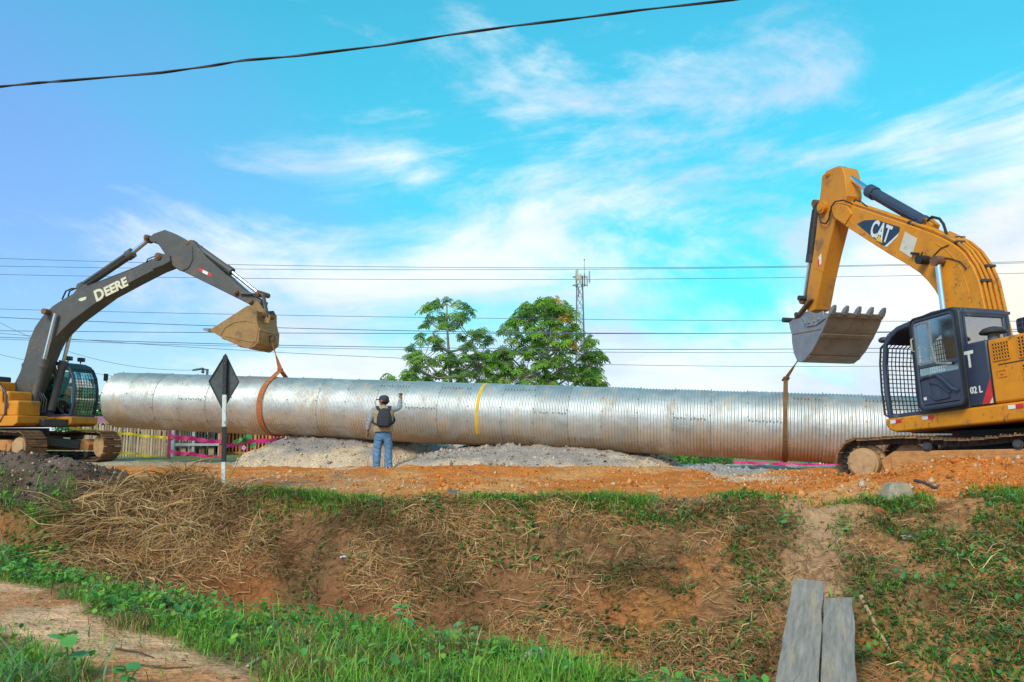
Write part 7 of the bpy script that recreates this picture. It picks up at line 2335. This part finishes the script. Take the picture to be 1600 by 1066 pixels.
# ------------------------------------------------------------ small things
def rock(name, px, py, y, d, label, m_, shape=None, seed=1, cat='rock'):
    p = at_y(px, py, y); g = gz(p.x, y)
    w = MB()
    if shape:
        w.prism([(p.x + x * d, y - 0.5 * d * s, g - 0.03 + z * d) for x, z, s in shape], [(p.x + x * d * 0.92, y + 0.5 * d * s, g - 0.03 + z * d) for x, z, s in shape])
        o = w.build(name, m_, None, bevel=0.02 * d / 0.3, seg=2)
    else:
        rr = random.Random(seed)
        w.ball((p.x, y, g + d * 0.25), d * 0.5, 9, 6, (1, 0.8, 0.7)); w.v = [tuple(Vector(q) + Vector((rr.uniform(-1, 1), rr.uniform(-1, 1), rr.uniform(-1, 1))) * d * 0.07) for q in w.v]
        o = w.build(name, m_, None)
    tag(o, label, cat)


CONC = mat('grey_stone', (0.33, 0.26, 0.175), 0.9, var=0.3, scale=9, bump=0.03, bscale=22, dirt=(0.42, 0.24, 0.11), damt=0.5, dscale=5)
rock('stone_block', 1401, 783, 10.5, 0.44, 'flat-topped grey stone block on the bank edge below the right excavator', CONC, [(-0.5, 0, 1), (0.52, 0, 1), (0.47, 0.12, .9), (0.27, 0.58, .6), (0.2, 0.62, .55), (-0.2, 0.60, .55), (-0.28, 0.55, .6), (-0.45, 0.15, .9)])
CLAYR = mat('clay_lump', (0.48, 0.22, 0.09), 0.95, var=0.25, scale=12, bump=0.02, bscale=30)
rock('clay_lump', 1295, 780, 10.6, 0.20, 'large orange clay lump left of the grey stone block', CLAYR, seed=3, cat='clay lump')
rock('clay_lump', 1316, 783, 10.45, 0.10, 'small orange clay lump between the large lump and the stone block', CLAYR, seed=4, cat='clay lump')
rock('clay_lump', 1372, 805, 9.9, 0.14, 'red clay lump stuck in the bank below the stone block', mat('red_clay', (0.42, 0.12, 0.04), 0.95, var=0.2), seed=5, cat='clay lump')
rock('dark_slab', 708, 771, 11.4, 0.18, 'dark slab of stone in the crest grass near the middle', mat('dark_slab', (0.10, 0.10, 0.11), 0.8), [(-0.5, 0, 1), (0.5, 0, 1), (0.5, 0.4, .8), (-0.4, 0.3, .8)], cat='slab')


def stick_(pts, r, label, m_, name='stick', cat='stick'):
    P = []
    for x, y, d in pts:
        p = at_y(x, y, d); P.append(Vector((p.x, d, gz(p.x, d) + r * 1.2)))
    Q = []
    for i in range(len(P) - 1):
        for t in (0, 0.25, 0.5, 0.75):
            Q.append(P[i].lerp(P[i + 1], t) + Vector((random.uniform(-1, 1), random.uniform(-1, 1), random.uniform(0, 1))) * r * 0.4)
    Q.append(P[-1])
    n = len(Q)
    w = MB(); w.tube(Q, [r * (1 - 0.4 * i / (n - 1)) for i in range(n)], 7)
    tag(w.build(name, m_, None), label, cat)


DRY = mat('dry_wood', (0.42, 0.27, 0.15), 0.85, var=0.3, scale=14, bump=0.006, bscale=60)
stick_([(1346, 930, 8.0), (1368, 945, 7.75), (1387, 957, 7.6)], 0.022, 'broken tan stick lying right of the planks', DRY)
stick_([(1465, 995, 7.1), (1510, 1008, 6.95), (1550, 1025, 6.75), (1610, 1045, 6.5)], 0.055, 'weathered log half hidden in weeds at the lower right', DRY, 'log', 'log')
stick_([(386, 1049, 5.75), (400, 1037, 5.9), (416, 1028, 6.05)], 0.010, 'pale broken stick at the end of the sandy path', mat('pale_stick', (0.5, 0.42, 0.34), 0.8))
for k, (pts, lab) in enumerate(((((225, 970, 7.3), (240, 983, 7.0), (262, 992, 6.8)), 'dark twig on the upper edge of the sandy path'), (((205, 1040, 5.9), (260, 1046, 5.8), (300, 1043, 5.8)), 'long dark twig across the lower sandy path'),
                                (((180, 1018, 6.3), (215, 1022, 6.2), (240, 1032, 6.05)), 'curved dark twig in the middle of the sandy path'))):
    stick_(pts, 0.007, lab, mat('dark_twig', (0.10, 0.06, 0.04), 0.85))


def litter(px, py, y, s, label, seed, m_=None):
    p = at_y(px, py, y); g = gz(p.x, y) + 0.02
    rr = random.Random(seed); n = 7; w = MB()
    for j in range(n):
        for i in range(n):
            w.v.append((p.x + (i / (n - 1) - .5) * s + rr.uniform(-1, 1) * s * .06, y + (j / (n - 1) - .5) * s * 0.6, g + rr.uniform(0, 1) * s * 0.32 + s * 0.30 * math.exp(-((i - 3) ** 2 + (j - 3) ** 2) / 4)))
    w.f = [(j * n + i, j * n + i + 1, (j + 1) * n + i + 1, (j + 1) * n + i) for j in range(n - 1) for i in range(n - 1)]
    o = w.build('plastic_litter', m_ or MATS['white_plastic'], None, ang=20)
    sd = o.modifiers.new('thick', 'SOLIDIFY'); sd.thickness = 0.003
    tag(o, label, 'litter')


litter(453, 938, 7.6, 0.16, 'crumpled white plastic bag in the weeds left of the ditch', 1)
litter(476, 952, 7.4, 0.14, 'torn white plastic scrap just right of the crumpled bag', 2)
litter(835, 1030, 5.9, 0.22, 'white plastic tangled in long grass at the bottom centre', 3)
litter(522, 775, 11.6, 0.07, 'small white scrap in the crest grass right of the sign', 4)
litter(1582, 860, 8.9, 0.08, 'small white scrap on the bank at the right edge', 5)
litter(537, 862, 9.6, 0.08, 'pale scrap caught on the bank below the crest grass', 6)
litter(1418, 840, 9.2, 0.12, 'dirty pale scrap on the right bank below the stone block', 7, mat('dirty_plastic', (0.45, 0.38, 0.32), 0.6, var=0.2))
stick_([(1430, 762, 11.5), (1446, 765, 11.3), (1462, 772, 11.1), (1470, 768, 11.15)], 0.022, 'dark charred root lying in the clay right of the stone block', mat('charred_root', (0.07, 0.055, 0.05), 0.85, var=0.5, scale=20), 'root', 'root')


# ------------------------------------------------------------ individual plants
def leaf_mesh(kind, m_):
    w = MB()
    if kind == 'round':
        o_ = [(0, 0), (0.18, 0.30), (0.48, 0.46), (0.80, 0.34), (1.05, 0.0), (0.80, -0.34), (0.48, -0.46), (0.18, -0.30)]
        w.v = [(x, y, 0.10 * x - 0.16 * x * x + 0.10 * abs(y)) for x, y in o_] + [(0.5, 0, 0.0)]
        w.f = [(8, i, (i + 1) % 8) for i in range(8)]
    me = bpy.data.meshes.new('leaf'); me.from_pydata(w.v, [], w.f); me.materials.append(m_)
    me.polygons.foreach_set('use_smooth', [True] * len(me.polygons))
    return me


LGA = mat('seedling_leaf', (0.09, 0.30, 0.09), 0.45, var=0.2, scale=6, spec=0.4, trans=0.3)
LGB = mat('seedling_leaf_light', (0.15, 0.40, 0.08), 0.45, var=0.2, scale=6, spec=0.4, trans=0.3)
RL = [leaf_mesh('round', LGA), leaf_mesh('round', LGB)]
STEM = mat('green_stem', (0.14, 0.22, 0.06), 0.7, var=0.2)


def seedling(px, py, y, h, nl, s, seed, label, group=None):
    rr = random.Random(seed)
    p = at_y(px, py, y); x0 = p.x; g = gz(x0, y)
    root = thing('seedling', (x0, y, g), label, 'plant', group)
    w = MB(); lean = rr.uniform(-.05, .05)
    w.tube([(x0, y, g - 0.02), (x0 + lean * .5, y, g + h * .5), (x0 + lean, y, g + h)], [0.008, 0.006, 0.004], 6); w.build('stem', STEM, root)
    for k in range(nl):
        a = k * 2.4 + rr.uniform(-.3, .3); zz = h * (0.45 + 0.55 * (k + 1) / nl)
        o = bpy.data.objects.new('leaf', RL[rr.randrange(2)]); COL.objects.link(o); o.parent = root
        sc = s * rr.uniform(0.7, 1.15)
        o.matrix_basis = Matrix.Translation((lean * zz / h, 0, zz)) @ Matrix.Rotation(a, 4, 'Z') @ Matrix.Rotation(rr.uniform(-0.35, 0.45), 4, 'Y') @ Matrix.Rotation(rr.uniform(-.3, .3), 4, 'X') @ Matrix.Diagonal((sc, sc, sc, 1))


ORD = ['first', 'second', 'third', 'fourth', 'fifth', 'sixth', 'seventh', 'eighth', 'ninth', 'tenth', 'eleventh', 'twelfth', 'thirteenth', 'fourteenth', 'fifteenth', 'sixteenth']
for k, (x, y_, d, h, n, s) in enumerate(sorted(((432, 918, 8.05, 0.26, 4, 0.085), (470, 930, 7.9, 0.22, 4, 0.09), (402, 905, 8.3, 0.2, 3, 0.09), (345, 890, 8.7, 0.2, 4, 0.08), (622, 995, 6.75, 0.27, 5, 0.095), (640, 1005, 6.6, 0.16, 6, 0.09),
                                          (684, 990, 6.75, 0.2, 4, 0.08), (712, 1005, 6.5, 0.22, 9, 0.10), (735, 1008, 6.4, 0.20, 7, 0.09), (796, 1012, 6.4, 0.26, 6, 0.085), (830, 1012, 6.35, 0.28, 6, 0.09),
                                          (862, 1015, 6.3, 0.22, 6, 0.085), (885, 1030, 6.1, 0.16, 6, 0.08), (935, 1035, 6.0, 0.14, 6, 0.10), (270, 880, 9.0, 0.16, 4, 0.08), (560, 975, 7.0, 0.14, 5, 0.08)))):
    seedling(x, y_, d, h, n, s, 100 + k, ORD[k] + ' round-leaved seedling from the left along the ditch edge', 'seedlings along the ditch edge')
for k, (x, y_, d, h, n, s, lab) in enumerate(((205, 1062, 5.35, 0.13, 9, 0.085, 'round-leaved seedling on the sandy path at the bottom left'), (110, 1050, 5.5, 0.30, 7, 0.13, 'large heart-leaved plant inside the bottom left grass clump'),
                                              (1220, 845, 9.3, 0.12, 6, 0.10, 'bright leafy sprout on bare clay left of the worn climb'), (1287, 1030, 6.1, 0.10, 4, 0.08, 'small sprout growing in the gap between the planks'),
                                              (1345, 960, 7.4, 0.16, 6, 0.10, 'round-leaved plant against the right side of the short plank'), (1395, 1040, 6.3, 0.16, 8, 0.10, 'round-leaved plant right of the planks at the bottom'),
                                              (1585, 815, 9.8, 0.22, 7, 0.12, 'round-leaved plant near the crest at the right edge'), (1520, 1045, 6.3, 0.16, 7, 0.09, 'round-leaved plant beside the log at the lower right'))):
    seedling(x, y_, d, h, n, s, 200 + k, lab)


def flowering_weed():
    y0 = 13.2
    b = at_y(358, 735, y0); g = gz(b.x, y0)
    root = thing('flowering_weed', (b.x, y0, g), 'leaning weed with pink flower beside the banded sign post', 'plant')
    tip = at_y(380, 690, y0)
    w = MB(); w.tube([(b.x, y0, g - 0.02), (b.x + 0.03, y0, g + 0.18), (b.x + 0.10, y0, g + 0.32), (tip.x, y0, tip.z)], [0.008, 0.007, 0.006, 0.005], 6); w.build('stem', STEM, root)
    rr = random.Random(2)
    for k in range(9):
        o = bpy.data.objects.new('leaf', RL[k % 2]); COL.objects.link(o); o.parent = root
        c = tip - Vector(root.location) + Vector((rr.uniform(-.09, .09), rr.uniform(-.06, .06), rr.uniform(-.10, .13)))
        o.matrix_basis = Matrix.Translation(c) @ Matrix.Rotation(k * 2.4, 4, 'Z') @ Matrix.Rotation(rr.uniform(-.5, .6), 4, 'Y') @ Matrix.Rotation(R(50), 4, 'X') @ Matrix.Diagonal((0.12, 0.12, 0.12, 1))
    w = MB(); c = at_y(381, 700, y0 - 0.08)
    for q in range(5):
        a = 2 * math.pi * q / 5
        w.ball(c + Vector((0.022 * math.cos(a), 0, 0.022 * math.sin(a))), 0.018, 7, 5, (1, 0.4, 1))
    w.build('flower', mat('pink_petal', (0.72, 0.25, 0.50), 0.6), root)


flowering_weed()


def grass_clump(px, py, y, n, lmin, lmax, wd, seed, label, spread=0.25, colm=None, az0=None):
    rr = random.Random(seed)
    p = at_y(px, py, y); g = gz(p.x, y)
    root = thing('grass_clump', (p.x, y, g), label, 'grass clump')
    ms = [mat('clump_blade_a', (0.10, 0.29, 0.045), 0.5, var=0.2, spec=0.35, trans=0.3), mat('clump_blade_b', (0.17, 0.38, 0.09), 0.5, var=0.2, spec=0.35, trans=0.3), mat('clump_blade_c', (0.22, 0.36, 0.16), 0.5, var=0.2, spec=0.35, trans=0.3)]
    for k in range(n):
        a = rr.uniform(0, 6.28) if az0 is None else rr.gauss(az0, 1.0)
        L_ = rr.uniform(lmin, lmax); lean = rr.uniform(0.08, 0.6); bx = rr.gauss(0, spread); by = rr.gauss(0, spread * 0.6)
        z0 = gz(p.x + bx, y + by) - g
        d = Vector((math.cos(a), math.sin(a), 0)); sd = Vector((-math.sin(a), math.cos(a), 0))
        c = Vector((bx, by, z0 - 0.02)); vs_ = []; ang = lean
        m_ = 7
        for i in range(m_ + 1):
            wv = wd * (1 - (i / m_) ** 2) * (0.6 + 0.4 * min(1, i / 2)) * 0.5
            vs_ += [tuple(c - sd * wv), tuple(c + Vector((0, 0, -wv * 0.3))), tuple(c + sd * wv)]
            c = c + (Vector((0, 0, 1)) * math.cos(ang) + d * math.sin(ang)) * (L_ / m_)
            ang += rr.uniform(0.12, 0.30)
        fs_ = [(3 * i + j, 3 * i + j + 1, 3 * i + j + 4, 3 * i + j + 3) for i in range(m_) for j in (0, 1)]
        me = bpy.data.meshes.new('blade'); me.from_pydata(vs_, [], fs_); me.materials.append(rr.choice(ms)); me.polygons.foreach_set('use_smooth', [True] * len(me.polygons))
        o = bpy.data.objects.new('blade', me); COL.objects.link(o); o.parent = root


grass_clump(40, 1075, 5.3, 90, 0.25, 0.55, 0.016, 31, 'tall arching grass clump in the bottom left corner', 0.22)
grass_clump(1480, 1062, 6.2, 45, 0.25, 0.60, 0.020, 32, 'tall arching grass clump at the lower right beside the log', 0.18)
grass_clump(1590, 960, 7.7, 22, 0.15, 0.32, 0.014, 33, 'short grass clump on the bank at the right edge', 0.10)
grass_clump(105, 790, 11.6, 12, 0.3, 0.65, 0.022, 34, 'tall pale green cane shoots in front of the left excavator', 0.16)
grass_clump(88, 855, 9.9, 9, 0.3, 0.6, 0.022, 35, 'upright green cane shoot rising from the left verge', 0.05)
grass_clump(30, 840, 10.2, 26, 0.2, 0.5, 0.018, 36, 'dense green grass clump at the left edge below the dark soil', 0.25)
grass_clump(1145, 780, 10.4, 26, 0.12, 0.28, 0.010, 37, 'upright grass clump on the crest left of the worn climb', 0.12)
grass_clump(1300, 848, 9.1, 24, 0.08, 0.2, 0.009, 38, 'small tuft of grass on the bare worn climb', 0.07)
